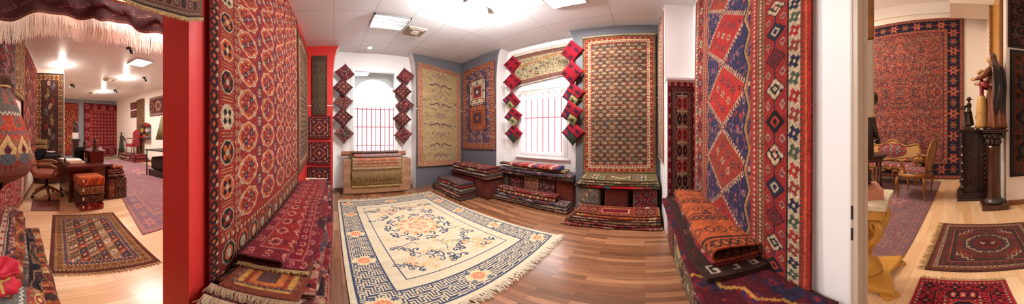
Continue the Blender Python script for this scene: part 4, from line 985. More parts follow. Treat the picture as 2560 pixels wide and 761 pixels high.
# cream carpet and the hall floor rugs
def flat(name, im, c, label, z=.006, fr=None, group=None, seed=0, frm=None, fl=.06, fn=160, wob=.002, edges=(0, 2)):
    """c: near-left, near-right, far-right, far-left corners on the floor"""
    cc = [Vector((p[0], p[1], z)) for p in c]; ctr = sum(cc, Vector())/4
    if fr is None: 
        o = sheet(name, im, quad(*cc, wob=wob, nrm=(0, 0, 1), seed=seed), (0, 0, -z*.9)); return tag(o, label, 'rug', group)
    g = thing(name, label, 'rug', (ctr.x, ctr.y, 0), group)
    sheet('rug_field', im, quad(*cc, wob=wob, nrm=(0, 0, 1), seed=seed), (0, 0, -z*.9), g)
    for e in edges:
        a, b = cc[e], cc[(e+1) % 4]; d = ((a+b)/2-ctr); d.z = 0; d.normalize()
        fringe('fringe', [a, b], d, fl, fn, frm or fr, g, .0028, seed+e, .7, .012)
    return g
CH = [(.0+.09, .84), (1.91, .91), (1.82, 3.39), (.06, 3.30)]
flat('cream_carpet', chinese(360, 490), [(.085, .80), (1.90, .90), (1.82, 3.39), (.06, 3.30)], 'large cream carpet with a blue fretwork border on the walnut floor', .012, fr=FRINGE, fl=.085, fn=330, seed=1)
lc = [onZ(121, 686), onZ(402, 656), onZ(283, 533), onZ(132, 540)]
flat('boteh_rug', boteh_rug(170, 240), [lc[0], lc[1], lc[2], lc[3]][0:4], 'brown and blue striped rug lying on the oak floor before the desk', .008, fr=BEIGEF, fl=.03, fn=130, edges=(0, 2))
lc = [onZ(77, 528), onZ(148, 528), onZ(150, 500), onZ(82, 500)]
flat('floor_mat', resize(bagface(60, 60, 41, (134, 86, 80)), 90, 80)*.4+np.array([150, 112, 100])*.6, lc, 'small faded mat on the oak floor in front of the leather chair', .006)
pr = [Vector((-1.76, 1.20, 0)), Vector((-1.2, 3.9, 0)), Vector((-8.0, 4.75, 0)), Vector((-8.2, 2.35, 0))]
# long faded carpet runs from the near right away to the far hall wall
flat('faded_carpet', heriz(330, 640), [(-1.74, 1.20), (-1.60, 3.7), (-7.4, 4.6), (-8.3, 3.55)][0:4], 'large faded purple carpet running back through the hall with the desk', .007)
oc = [onZ(2312, 674), (-.95, -1.36), (-1.25, -2.33), onZ(2359, 559)]
flat('octagon_rug', octagon_rug(190, 190), [(.23, -1.43, 0), (-.76, -1.36, 0), (-.82, -2.33, 0), (.15, -2.43, 0)][0:4], 'brown rug with an ivory-edged octagon lying before the dark column', .008, fr=BEIGEF, fl=.07, fn=90, edges=(1, 3))
rc = [(.235, -.62), (-.29, -.62), (-.32, -1.26), (.24, -1.31)]
flat('red_mat', prayer_red(118, 130), rc, 'bright red and black rug at the bottom edge before the octagon rug', .008, fr=BEIGEF, fl=.03, fn=80, edges=(0, 2))
flat('long_carpet', heriz(150, 340)*.9, [(1.1, -1.25), (.44, -1.40), (.35, -4.75), (1.9, -4.75)], 'long worn purple carpet under the gilt armchair', .007, fr=BEIGEF, fl=.03, fn=60, edges=(0,))

# ------------------------------------------------------------------ fringed rug over the opening, rugs of the hall
g = thing('valance_rug', 'dark rug with a long white fringe hanging over the opening to the hall', 'rug', (-1.5, .4, 2.0))
top = [(-12, 46), (0, 48), (60, 45), (120, 39), (190, 41), (235, 46), (245, 60), (300, 62), (340, 64), (368, 82), (407, 93), (440, 104)]
hem = [onX(a, b, -1.5) for a, b in top]
hy = np.array([p.y for p in hem]); hz = np.array([p.z for p in hem])
im = new(300, 110, (66, 34, 34)); rs_ = np.random.RandomState(3)
for i in range(12):
    line(im, [(10+i*26, 30+(i % 3)*14), (30+i*26, 44+(i % 3)*14), (24+i*26, 60+(i % 3)*10)], 1.5, (128, 84, 76)); 
    for q in range(5): line(im, [(12+i*26+q*4, 32+(i % 3)*14+q*3), (9+i*26+q*4, 40+(i % 3)*14+q*3)], 1, (120, 76, 70))
rect(im, 0, 0, 300, 9, (112, 66, 52)); stripe_h(im, 0, 9, 300, 2, [(80, 40, 36), (150, 100, 80)])
wear(im, 2)
def vfn(u, v):
    y = hy[0]+(hy[-1]-hy[0])*u; zb = np.interp(y, hy, hz); zt = 2.56; z = zb+(zt-zb)*v
    return np.stack([-1.5+.05*np.sin(y*11)*(1-v)+.02*np.sin(y*23), y, z], -1)
sheet('rug_field', im, vfn, (-.008, 0, 0), g)
hl = [Vector((-1.5+.05*math.sin(y*11)+.02*math.sin(y*23)+.004, y, float(np.interp(y, hy, hz)))) for y in np.linspace(hy[0], hy[-1], 60)]
fringe('fringe', hl, (0, 0, -1), .225, 1250, WHITEF, g, .0021, 4, .10)
GW = mat('honey_wood', (196, 140, 70), .4, noise=(3, .4, (160, 104, 50), (1, 9, 1)))
b0, b1 = onX(245, 0, -1.40), onX(407, 36, -1.40)
mb = MB(); mb.loft([[(-1.42, b0.y-.3, b0.z+.09), (-1.39, b0.y-.3, b0.z+.09), (-1.39, b0.y-.3, b0.z+.035), (-1.42, b0.y-.3, b0.z+.035)], [(-1.42, b1.y+.1, b1.z+.045), (-1.39, b1.y+.1, b1.z+.045), (-1.39, b1.y+.1, b1.z-.01), (-1.42, b1.y+.1, b1.z-.01)]])
tag(mb.build('wooden_rail', GW, bev=.004), 'honey-coloured wooden rail above the fringed rug at the opening', 'rail')
# rug slung over a rod in front of the jamb
g = thing('draped_rug', 'dark patterned rug with a short fringe slung above the red jamb, top left', 'rug', (-.45, .4, 1.7))
im = tribal(170, 80, (76, 54, 48), [(150, 116, 90), (60, 40, 40), (110, 70, 56), (40, 30, 32)], 31, .3)
tp = [(296, -16), (336, 0), (372, 14), (410, 29), (440, 41), (464, 48), (506, 45)]
hm = [onX(a, b, -.45) for a, b in tp]; yy_ = np.array([p.y for p in hm]); zz_ = np.array([p.z for p in hm])
def dfn(u, v):
    y = yy_[0]+(yy_[-1]-yy_[0])*u; zb = np.interp(y, yy_, zz_); return np.stack([-.45+.012*np.sin(y*16)+0*v, y-.02*v*(u > .9), zb+(2.02-zb)*v], -1)
sheet('rug_field', im, dfn, (-.012, 0, 0), g)
fringe('fringe', [Vector((-.448+.012*math.sin(y*16), y, float(np.interp(y, yy_, zz_)))) for y in np.linspace(yy_[0], yy_[-1], 30)], (0, 0, -1), .02, 260, BEIGEF, g, .0012, 5, .5)

# ------------------------------------------------------------------ piles of folded rugs on covered cubes
PAL = {'red': [(150, 38, 36), (96, 26, 30), (216, 188, 150), (44, 34, 50), (190, 84, 56)], 'crim': [(132, 20, 34), (74, 18, 28), (200, 150, 120), (40, 24, 34), (168, 50, 48)],
       'brn': [(96, 62, 48), (60, 40, 36), (200, 172, 132), (130, 60, 44), (84, 80, 70)], 'navy': [(48, 46, 66), (110, 44, 48), (190, 168, 142), (80, 88, 112), (150, 80, 66)],
       'olv': [(112, 94, 60), (130, 50, 40), (214, 196, 156), (60, 56, 48), (160, 120, 70)], 'org': [(196, 92, 48), (120, 46, 34), (222, 180, 120), (60, 44, 44), (170, 60, 40)],
       'gry': [(150, 138, 124), (92, 84, 84), (206, 192, 168), (110, 70, 62), (70, 70, 80)], 'pnk': [(178, 112, 96), (110, 50, 52), (220, 192, 160), (80, 66, 80), (150, 60, 60)]}
def cloth(pal, seed, w=130, h=110, base=0, bord=.16):
    p = PAL[pal]; im = tribal(w, h, p[base], p, seed, bord); floral(im, (2, 2, w-2, h-2), int(w*h/110), p, .8, 1.9, seed+5, 1); im = im*.84+np.array([90, 62, 52], dtype=np.float32)*.16; return wear(im, seed, .09, .07)
def fold_on(pal, seed, O, A, U, Wd, Ln, n, t, label, **k):
    return folded('folded_rug', cloth(pal, seed, int(max(60, Ln*110)), 130), O, A, U, Wd, Ln, n, t, label, 'rug', seed=seed, **k)
def cube(im, x, y, z, sx, sy, h, label, **k):
    return pouf('rug_cube', im, (x, y, z), (sx, sy, h), label, 'cube seat', **k)
RC = lambda s, c=(104, 34, 32): wear(tribal(50, 50, c, [c, tuple(v*.86 for v in c), tuple(min(255, v*1.18) for v in c)], s, .1), s, .1, .05)

# along the red wall ------------------------------------------------
ys = [.78, 1.155, 1.53, 1.905, 2.28, 2.655]; nmz = ['nearest', 'second nearest', 'third', 'fourth', 'fifth', 'farthest']
for i, y in enumerate(ys):
    cube(cloth('crim', 60+i, 60, 60, 0, .1) if i < 3 else RC(i, (116, 22, 34)), -.225, y, 0, .415, .358, .401, 'dark crimson rug-covered cube under the red wall pile, %s from the front' % nmz[i], step=.009 if i < 3 else .014)
Ay, Ux = (0, 1, 0), (-1, 0, 0)
zz = .407
fold_on('crim', 101, (-.03, .60, zz), Ay, Ux, .405, 2.28, 2, .028, 'lowest crimson rug of the long pile along the red wall', step=.008); zz += .029
g = thing('folded_rug', 'rosy rug with thick pale fringe low in the long pile along the red wall', 'rug', (-.2, .55, zz))
fold_on('pnk', 102, (-.06, .56, zz), Ay, Ux, .375, 2.3, 2, .024, '', parent=g, step=.008)
fringe('fringe', [(-.07, .56, zz+.02), (-.43, .56, zz+.02)], (0, -.75, -.65), .075, 170, FRINGE, g, .0022, 3, .5); zz += .025
fold_on('crim', 103, (-.07, .66, zz), Ay, Ux, .365, 2.2, 3, .03, 'deep crimson rug above the thick pale fringe in the pile along the red wall', step=.008); zz += .031
g = thing('folded_rug', 'orange panelled rug with ivory fringe sticking out of the long pile along the red wall', 'rug', (-.2, .6, zz))
oi = new(110, 240, (176, 82, 44)); ring(oi, 0, 10, (126, 60, 44)); 
for k_ in range(5):
    for r_, c_ in ((26, (206, 160, 84)), (21, (150, 60, 40)), (16, (206, 120, 60)), (10, (90, 60, 60))): st(oi, 55, 26+k_*46, r_*1.5, r_*.72, 's', [(1, c_)])
stripe(oi, 10, 3, 4, [(120, 110, 100), (90, 50, 40)]); wear(oi, 3)
folded('rug_field', np.transpose(oi, (1, 0, 2))[:, ::1], (-.10, .60, zz), Ay, Ux, .33, 1.2, 1, .014, '', parent=g, step=.007)
fringe('fringe', [(-.10, .602, zz+.008), (-.43, .602, zz+.008)], (0, -.55, -.83), .06, 190, FRINGE, g, .002, 6, .5); zz += .016
g = thing('folded_rug', 'crimson octagon rug under the folded-open one in the pile along the red wall', 'rug', (-.25, .8, zz))
im = guls_small(90, 300, (128, 18, 34), 4); rect(im, 76, 0, 90, 300, (196, 150, 96)); 
for y in range(0, 300, 7): rect(im, 79, y, 87, y+3, (120, 50, 44))
im = np.transpose(im, (1, 0, 2))
im = np.transpose(im, (1, 0, 2))[::-1]                              # rows run across the rug, columns along it
im2 = np.transpose(im, (1, 0, 2))
im2 = np.rot90(im, 1).copy()
folded('rug_field', im2, (-.105, .80, zz), Ay, Ux, .32, 2.05, 1, .016, '', parent=g, step=.007)
fringe('fringe', [(-.10, .80, zz+.012), (-.42, .80, zz+.012)], (0, -.9, -.2), .03, 170, BEIGEF, g, .002, 7, .4)
fringe('fringe', [(-.10, 2.85, zz+.012), (-.42, 2.85, zz+.012)], (0, .9, .1), .05, 120, FRINGE, g, .0025, 8, .4); zz += .018
lp = [(.22-.0, .004)]+[(.22-.22*i/10, .004) for i in range(1, 11)]
def loose(Wd, r, n=26, top=.02):
    P = [(Wd-Wd*i/n, .005) for i in range(n)]
    P += [(-r*.2-r*.9*math.sin(PI*i/9)*1.0, .005+r-r*math.cos(PI*i/9)) for i in range(1, 9)]
    P += [(Wd*i/(n*1.), .005+2*r-(2*r-.012-top)*(i/n)**1.5) for i in range(n+1)]
    return P
tk = np.rot90(guls_small(110, 260, (150, 38, 38), 3), 1).copy()
folded('folded_rug', tk, (-.235, .80, zz), Ay, Ux, .19, 1.75, 1, .012, 'rust-red octagon rug folded open on top of the red wall pile', path=loose(.19, .017), step=.007)

# along the white back wall ------------------------------------------
Ax, Uy = (1, 0, 0), (0, -1, 0)
pats = [cloth('navy', 71, 60, 60), cloth('crim', 72, 60, 60), cloth('brn', 73, 60, 60), cloth('gry', 74, 60, 60), RC(9, (120, 34, 40))]
pats[2] = wear(tribal(60, 60, (96, 78, 56), PAL['olv'], 22, .1), 3); pats[3] = wear(tribal(60, 60, (150, 126, 80), [(214, 176, 70), (120, 96, 70), (90, 60, 50), (206, 190, 150)], 23, .1), 4)
cl = ['blue and red', 'crimson', 'olive-brown', 'yellow and grey', 'plain dark red']
for i, x in enumerate([.62, 1.0, 1.38, 1.76]):
    cube(pats[[0, 2, 3, 1][i]], x, -.385, 0, .36, .315, .434, cl[[0, 2, 3, 1][i]]+' rug-covered cube under the white wall pile, %s' % ['nearest the door frame', 'second from door frame', 'third from door frame', 'nearest the low column'][i], step=.009)
zz = .442
big = new(190, 100, (92, 24, 34)); floral(big, (0, 0, 190, 100), 190, [(44, 44, 80), (120, 30, 40), (150, 40, 44), (60, 26, 40), (50, 50, 70)], 2, 6, 5, 0); floral(big, (0, 0, 190, 100), 50, [(196, 140, 60), (206, 180, 150), (170, 40, 44)], .8, 1.8, 6, 0)
line(big, [(2, 8), (10, 14), (14, 14), (20, 24), (30, 24), (34, 34), (40, 34), (48, 46)], 1.8, (206, 150, 70)); rect(big, 0, 48, 190, 58, (150, 30, 40)); wear(big, 5)
def edge_droop(L, u, z): return -np.clip(.03-u, 0, 1)*1.2
folded('folded_rug', big, (.36, -.195, zz), Ax, Uy, .35, 1.74, 2, .04, 'dark red and blue rug, lowest of the pile at the white wall', step=.007, jit=.008); zz += .041
kb = new(130, 96, (66, 40, 32)); rs_ = np.random.RandomState(5)
floral(kb, (20, 4, 128, 92), 60, [(120, 40, 40), (90, 60, 40), (150, 80, 60), (50, 34, 30)], 1.5, 3.5, 3, 0)
for k_ in range(3): bitmap(kb, 3, 3+k_*15, ["11111", "1...1", "1.1.1", "111.1", "....1"], {'1': (220, 206, 180)}, 1.5)
for k_ in range(6): bitmap(kb, 30+k_*16, 70, ["1...1", ".1.1.", "..1..", ".1.1."], {'1': (196, 130, 60)}, 1.6)
wear(kb, 6)
folded('folded_rug', kb, (.72, -.235, zz), Ax, Uy, .31, 1.36, 2, .03, 'dark brown rug with ivory fret squares in the pile at the white wall', step=.007); zz += .031
folded('folded_rug', cloth('crim', 83, 140, 100), (.80, -.29, zz), Ax, Uy, .25, 1.1, 2, .035, 'dark crimson rug under the orange one in the pile at the white wall', step=.008); zz += .036
og = new(150, 110, (206, 100, 52)); 
for x0 in (0, 46, 92, 138): rect(og, x0, 0, x0+13, 110, (196, 88, 44)); [st(og, x0+6, 6+k_*9, 5.4, 4.2, 't', [(1, (70, 40, 34)), (.5, (214, 120, 64))]) for k_ in range(12)]; rect(og, x0+14, 0, x0+16, 110, (60, 36, 34))
for x0 in (28, 76, 122):
    for k_ in range(8): st(og, x0, 7+k_*14, 7, 6, 'd', [(1, (66, 40, 40)), (.7, (206, 104, 54))])
floral(og, (50, 0, 72, 110), 26, [(80, 44, 38), (150, 60, 40)], 1.6, 4, 4, 0); wear(og, 8, .05)
folded('folded_rug', og[:, ::1], (.79, -.325, zz), Ax, Uy, .21, 1.12, 1, .012, 'bright orange rug folded open on top of the pile at the white wall', path=loose(.2, .04, top=.035), step=.007)

# in the grey corner --------------------------------------------------
Ux2 = (1, 0, 0)
for i, y in enumerate([2.60, 2.975, 3.35]):
    cube(RC(20+i, [(116, 52, 40), (104, 34, 32), (96, 30, 32)][i]), 2.585, y, 0, .40, .355, .364, ['rust-brown rug-covered cube, nearest the second window in the corner bench', 'dark red rug-covered cube in the middle of the corner bench', 'dark red rug-covered cube, deepest in the grey corner'][i])
zz = .372
for i, (pal, sd, t, n, W_, L_, dy, lb) in enumerate([('org', 111, .032, 1, .44, 1.14, 0, 'orange-edged rug, lowest on the corner bench'), ('gry', 112, .055, 3, .42, 1.06, .03, 'greenish grey rug, second from the bottom on the corner bench'), ('olv', 113, .06, 3, .40, 1.06, .04, 'brown and gold rug, second from the top on the corner bench'), ('red', 114, .05, 2, .36, .98, .08, 'reddish brown rug, topmost on the corner bench')]):
    fold_on(pal, sd, (2.34+.02*i, 2.40+dy, zz), Ay, Ux2, W_, L_, n, t, lb, end=.03); zz += t+.001
zz = .001
for i, (pal, sd, t, n, x, L_, y, lb) in enumerate([('brn', 121, .045, 2, 1.99, 1.02, 2.66, 'brown rug, lowest of the floor pile before the corner bench'), ('pnk', 122, .042, 2, 2.01, 1.0, 2.68, 'rosy brown rug, second from the floor before the corner bench'), ('brn', 123, .04, 2, 2.03, .98, 2.70, 'grey-brown rug, third from the floor before the corner bench'), ('gry', 124, .045, 2, 2.05, .90, 2.74, 'beige and brown rug, third from the top of the floor pile before the corner bench'), ('red', 125, .05, 2, 2.08, .82, 2.78, 'dark red rug, second from the top before the corner bench'), ('navy', 126, .045, 2, 2.10, .80, 2.82, 'dark rug with a pale inner frame, top of the floor pile before the corner bench')]):
    fold_on(pal, sd, (x, y, zz), Ay, Ux2, .37-.01*i, L_, n, t, lb, jit=.014); zz += t+.001

# under the second window -------------------------------------------------
cc5 = [RC(31, (126, 54, 40)), wear(tribal(60, 60, (66, 46, 44), [(170, 160, 140), (80, 54, 48), (120, 40, 40)], 33, .12), 1), wear(tribal(60, 60, (96, 66, 52), [(110, 70, 56), (84, 56, 48), (206, 140, 110)], 34, .12), 2), wear(bagface(60, 60, 35, (98, 24, 30)), 2), wear(tribal(60, 60, (116, 92, 70), [(96, 60, 50), (190, 150, 110), (70, 60, 56)], 36, .12), 3)]
cn = ['rust brown', 'dark grey-patterned', 'plain brown', 'dark red spotted', 'beige and brown banded']
for i in range(5): cube(cc5[i], 2.935, 1.215+i*.312, 0, .225, .295, .434, cn[i]+' rug-covered cube, %s of the window bench from the right' % ['first', 'second', 'third', 'fourth', 'fifth'][i])
zz = .442
for i, (pal, sd, t, n, x, y, L_, W_, lb) in enumerate([('brn', 131, .05, 3, 2.76, 1.04, 1.58, .30, 'dark brown rug, lowest on the window bench'), ('navy', 132, .06, 2, 2.75, 1.04, 1.56, .31, 'blue-black rug with rosettes, second from the bottom on the window bench'), ('olv', 133, .05, 2, 2.80, 1.20, 1.05, .24, 'yellow-brown rug, second from the top on the window bench')]):
    fold_on(pal, sd, (x, y, zz), Ay, Ux2, W_, L_, n, t, lb); zz += t+.001
im = new(150, 90, (190, 70, 60)); rs_ = np.random.RandomState(8)
for x in range(0, 150, 15): rect(im, x, 0, x+7, 90, [(60, 84, 140), (230, 214, 196), (170, 50, 48), (206, 120, 96)][(x//15) % 4]); 
floral(im, (0, 0, 150, 90), 60, [IVO, NAVY, RED], 1.5, 3, 4, 0); wear(im, 5)
folded('folded_rug', im, (2.77, 1.28, zz), Ay, Ux2, .22, 1.02, 2, .06, 'red, white and blue rug, topmost on the window bench', seed=9, jit=.012)
fold_on('brn', 134, (2.80, 2.30, zz-.0), Ay, Ux2, .2, .24, 1, .04, 'small brown rug with a peaked corner at the left end of the window bench', end=.2)
zz = .001
for i, (pal, sd, t, n, x, y, L_, W_, lb) in enumerate([('brn', 141, .045, 2, 2.53, 1.04, 1.60, .26, 'grey-brown rug, lowest of the floor pile under the second window'), ('gry', 142, .035, 2, 2.55, 1.06, 1.56, .25, 'pale brown rug, second from the floor under the second window'), ('navy', 143, .05, 2, 2.56, 1.08, 1.5, .24, 'dark purple rug, middle of the floor pile under the second window'), ('olv', 144, .05, 2, 2.60, 1.28, 1.16, .2, 'rug with a row of ivory chevrons, second from the top under the second window'), ('red', 145, .045, 2, 2.62, 1.26, 1.16, .18, 'red and ivory rug, topmost of the floor pile under the second window')]):
    if sd == 144:
        im = new(150, 60, (120, 50, 40)); lattice(im, (0, 0, 150, 60), 9, 12, 'd', [[(1, (222, 200, 150))], [(1, (176, 110, 60))]], .4, .5); o = folded('folded_rug', wear(im, 3), (x, y, zz), Ay, Ux2, W_, L_, n, t, lb, seed=sd)
    else: fold_on(pal, sd, (x, y, zz), Ay, Ux2, W_, L_, n, t, lb, jit=.012)
    zz += t+.001
g = thing('folded_rug', 'small rug with a pale fringe tuft between the corner and window piles', 'rug', (2.62, 2.75, 0))
fold_on('brn', 146, (2.52, 2.645, .001), Ay, Ux2, .26, .10, 2, .09, '', parent=g); fringe('fringe', [(2.53, 2.745, .08), (2.76, 2.745, .08)], (-.3, .85, -.3), .16, 150, FRINGE, g, .003, 5, .5, .06)

# under the tall flowered rug ---------------------------------------------
im = new(60, 60, (136, 124, 112)); line(im, [(6, 30), (54, 30)], 1, BLK)
for x, y in ((34, 40), (46, 40), (26, 22), (48, 22)): st(im, x, y, 6, 7, 'd', [(1, (40, 34, 36)), (.7, (140, 126, 112))])
for k_ in range(12): st(im, 3+k_*3.2, 24+k_*3, 2.6, 2.6, 't', [(1, [(120, 70, 60), (206, 190, 160), (150, 130, 60)][k_ % 3])])
wear(im, 4)
cbs = [wear(tribal(60, 60, (120, 24, 48), [(50, 46, 80), (176, 40, 60), (150, 130, 90), (84, 24, 44)], 52, .1), 6), RC(55, (106, 48, 38)), im[:, ::-1].copy()]
for i, y in enumerate([.0, .37, .74]): cube(cbs[i], 2.65, y, 0, .26, .31, .454, ['magenta and navy rug-covered cube, nearest the white corner column', 'rust brown rug-covered cube, middle one under the tall flowered rug', 'grey rug-covered cube with outlined diamonds, left one under the tall flowered rug'][i], step=.009)
zz = .462
sp = new(150, 60, (176, 30, 38))
for x, c in ((0, (60, 70, 60)), (14, (120, 50, 40)), (30, (150, 60, 40)), (44, (186, 26, 36)), (84, (60, 110, 116)), (94, (186, 26, 36)), (120, (110, 90, 60)), (134, (60, 50, 56))): rect(sp, x, 0, 150, 60, c)
folded('folded_rug', wear(sp, 3), (2.49, -.19, zz), Ay, Ux2, .30, 1.12, 2, .035, 'striped rug with a red middle, lowest under the tall flowered rug', step=.009); zz += .036
fold_on('olv', 152, (2.50, -.19, zz), Ay, Ux2, .29, 1.08, 2, .03, 'olive and ivory rug, second from the bottom under the tall flowered rug', step=.009); zz += .031
fold_on('olv', 153, (2.51, -.17, zz), Ay, Ux2, .28, 1.02, 2, .028, 'brown and olive rug, second from the top under the tall flowered rug', step=.009); zz += .029
bl = new(150, 60, (122, 104, 66))
for x in (22, 110): rect(bl, x, 8, x+17, 54, (228, 214, 180)); [st(bl, x+4+a*8, 14+b*11, 3.6, 4.5, 't', [(1, [(60, 90, 60), (150, 40, 40), (40, 40, 50)][(a+b) % 3])]) for a in range(2) for b in range(4)]
for q in range(-4, 5): rect(bl, 70+q*4, 30-abs(q)*4+12, 74+q*4, 36-abs(q)*4+12, (226, 208, 170)); rect(bl, 70+q*4, 10+abs(q), 74+q*4, 13+abs(q), (150, 50, 44))
for x in (45, 95, 136): [rect(bl, x+a*4, 20, x+a*4+2, 50, [(150, 50, 44), (50, 60, 70), (200, 180, 140)][a]) for a in range(3)]
wear(bl, 7)
folded('folded_rug', bl, (2.53, -.165, zz), Ay, Ux2, .25, 1.02, 1, .02, 'olive rug with ivory blocks and a white stepped arch, topmost under the tall flowered rug', step=.008, zf=lambda L, u, z: .16*np.clip(u, 0, 1), path=[(.25*i/24., .01) for i in range(25)])
zz = .001
for i, (pal, sd, t, n, x, y, L_, W_, lb) in enumerate([('red', 161, .03, 2, 2.22, -.20, 1.20, .28, 'rug with red and beige stripes, lowest of the floor pile beneath the tall flowered rug'), ('crim', 162, .03, 2, 2.24, -.19, 1.16, .265, 'crimson and beige rug, second from the floor beneath the tall flowered rug'), ('olv', 163, .03, 2, 2.25, -.18, 1.12, .255, 'ochre rug, third from the floor beneath the tall flowered rug'), ('pnk', 164, .032, 2, 2.26, -.18, 1.08, .245, 'rosy rug with ivory motifs, third from the top beneath the tall flowered rug'), ('org', 165, .035, 2, 2.27, -.18, 1.04, .235, 'orange-brown rug, second from the top beneath the tall flowered rug')]):
    fold_on(pal, sd, (x, y, zz), Ay, Ux2, W_, L_, n, t, lb, jit=.012, step=.009); zz += t+.001
tp_ = new(150, 60, (150, 62, 38)); rect(tp_, 54, 14, 104, 44, (226, 190, 130)); rect(tp_, 56, 16, 102, 42, (120, 14, 32))
for x in (8, 28, 112, 130): ring_ = rect(tp_, x, 6, x+15, 50, (96, 34, 34)); st(tp_, x+7, 28, 6, 14, 'd', [(1, (206, 130, 70)), (.6, (60, 50, 60))])
stripe(tp_, 1, 3, 4, [(90, 40, 36), (200, 150, 90)]); wear(tp_, 9)
folded('folded_rug', tp_[::-1].copy(), (2.28, -.18, zz), Ay, Ux2, .235, 1.02, 1, .02, 'rug with a plain crimson rectangle, topmost of the floor pile beneath the tall flowered rug', step=.008, path=[(.235*i/24., .01) for i in range(25)], zf=lambda L, u, z: .12*np.clip(u, 0, 1))
lb_ = MB().cb((2.47, -.03, zz+.055), (.004, .05, .022)).build('price_tag', WPL); tag(lb_, 'small white price tag on the crimson-centred rug beneath the tall flowered rug', 'price tag')

# ------------------------------------------------------------------ beige rugs draped under the arched window
def drape(name, im, x0, x1, yf, yb, zt, zb, label, parent=None, r=.02, m=None):
    pts = [(yb, zt-.003)]+[(yb+(yf+r-yb)*i/6, zt) for i in range(1, 7)]+[(yf+r-r*math.sin(PI/2*i/5), zt-r+r*math.cos(PI/2*i/5)) for i in range(1, 6)]+[(yf-.004*math.sin(i*.7), zt-r-(zt-r-zb)*i/30) for i in range(1, 31)]
    P = np.array(pts); s = np.concatenate([[0], np.cumsum(np.linalg.norm(np.diff(P, axis=0), axis=1))]); s /= s[-1]
    def fn(u, v):
        w = 1-v; y = np.interp(w, s, P[:, 0]); z = np.interp(w, s, P[:, 1]); return np.stack([x0+(x1-x0)*u, y-.006*np.sin(u*8)*w, z], -1)
    o = sheet(name, im, fn, (0, .012, -.004), parent)
    if parent is None: tag(o, label, 'rug')
    return o
bg_ = new(190, 140, (206, 156, 118)); ring(bg_, 0, 3, (190, 130, 96)); ring(bg_, 20, 3, (214, 180, 140)); floral(bg_, (0, 0, 190, 140), 120, [(200, 150, 112), (196, 140, 104), (214, 170, 134)], 2, 5, 3, 1)
for x in (10, 179): [st(bg_, x, y, 5, 5, 'f', [(1.1, (180, 150, 140)), (.5, (206, 140, 110))]) for y in (20, 60, 100)]
wear(bg_, 2, .04, .03)
struct('trim_30', MB().box((.25, 3.76, 0), (1.42, 3.96, .66)), FRM)  # unseen box in place of a radiator cover, added to carry the draped rugs
drape('draped_rug', bg_, .17, 1.51, 3.70, 3.94, .69, .02, 'large plain beige rug draped under the arched window, reaching the floor')
drape('draped_rug', wear(floral_bg := new(140, 70, (206, 184, 120)), 3, .04), .33, 1.30, 3.684, 3.93, .70, .145, 'pale yellow rug peeping out lowest of the narrower rugs under the arched window')
drape('draped_rug', wear(new(140, 70, (146, 108, 60)), 4, .04), .325, 1.31, 3.672, 3.92, .708, .20, 'olive brown rug behind the long fringe under the arched window')
g = thing('fringed_rug', 'khaki rug with a long straight beige fringe under the arched window', 'rug', (.8, 3.66, .4))
kh = new(140, 60, (176, 146, 98)); floral(kh, (0, 0, 140, 60), 120, [(150, 120, 80), (196, 170, 120), (160, 110, 80)], 1, 3, 5, 1); wear(kh, 5)
drape('rug_field', kh, .33, 1.30, 3.66, 3.91, .716, .42, '', g); fringe('fringe', [(.33, 3.656, .425), (.6, 3.652, .44), (1.30, 3.656, .45)], (0, -.05, -1), .16, 230, BEIGEF, g, .0032, 4, .12)
fl_ = new(160, 70, (206, 140, 108)); b_ = 12; rect(fl_, 0, 0, 160, 70, (196, 160, 120)); rect(fl_, 14, 8, 146, 70, (216, 128, 96)); floral(fl_, (14, 8, 146, 44), 130, [(236, 200, 150), (196, 84, 64), (120, 110, 90), (230, 170, 120)], 1.2, 3, 6, 1); floral(fl_, (20, 40, 140, 70), 150, [(70, 70, 110), (150, 130, 150), (220, 190, 180)], 1.2, 3, 7, 1); ring(fl_, 0, 1.5, (230, 206, 170)); wear(fl_, 5, .04)
drape('draped_rug', fl_, .35, 1.28, 3.646, 3.90, .724, .515, 'pink floral rug with dark blue top, outermost rug draped under the arched window')
def roll(name, im, a, b, r, label, caps=True, m=None, holes=True):
    a, b = Vector(a), Vector(b); L = (b-a).length; d = (b-a)/L; up = Vector((0, 0, 1)); s_ = d.cross(up).normalized()
    def fn(u, v):
        t = v*2*PI*2.2; rr = r*(1-.18*v)
        P = np.array(a)+np.array(d)*(u*L)[..., None]+(np.cos(-t)*rr)[..., None]*np.array(s_)+(np.sin(-t)*rr)[..., None]*np.array((0, 0, 1.))
        return P
    o = sheet(name, im, fn, (0, 0, 0.001)); return tag(o, label, 'rug')
roll('rolled_rug', wear(new(140, 120, (190, 130, 100)), 5, .05), (.14, 3.86, .80), (1.45, 3.86, .785), .048, 'plain tan rug roll lying furthest back under the arched window')
pk = new(130, 120, (206, 170, 166)); floral(pk, (0, 0, 130, 120), 300, [(120, 120, 150), (190, 120, 120), (226, 206, 196), (90, 90, 120)], 1.2, 3, 8, 0); rect(pk, 0, 0, 22, 120, (206, 140, 120)); wear(pk, 6)
roll('rolled_rug', pk, (.38, 3.74, .765), (1.31, 3.74, .76), .036, 'pinkish blue patterned rug roll, nearer roll under the arched window')
roll('rolled_rug', wear(np.array(pk[::-1]), 2), (.34, 3.80, .83), (1.27, 3.81, .83), .026, 'thin pale rug roll lying on top under the arched window')

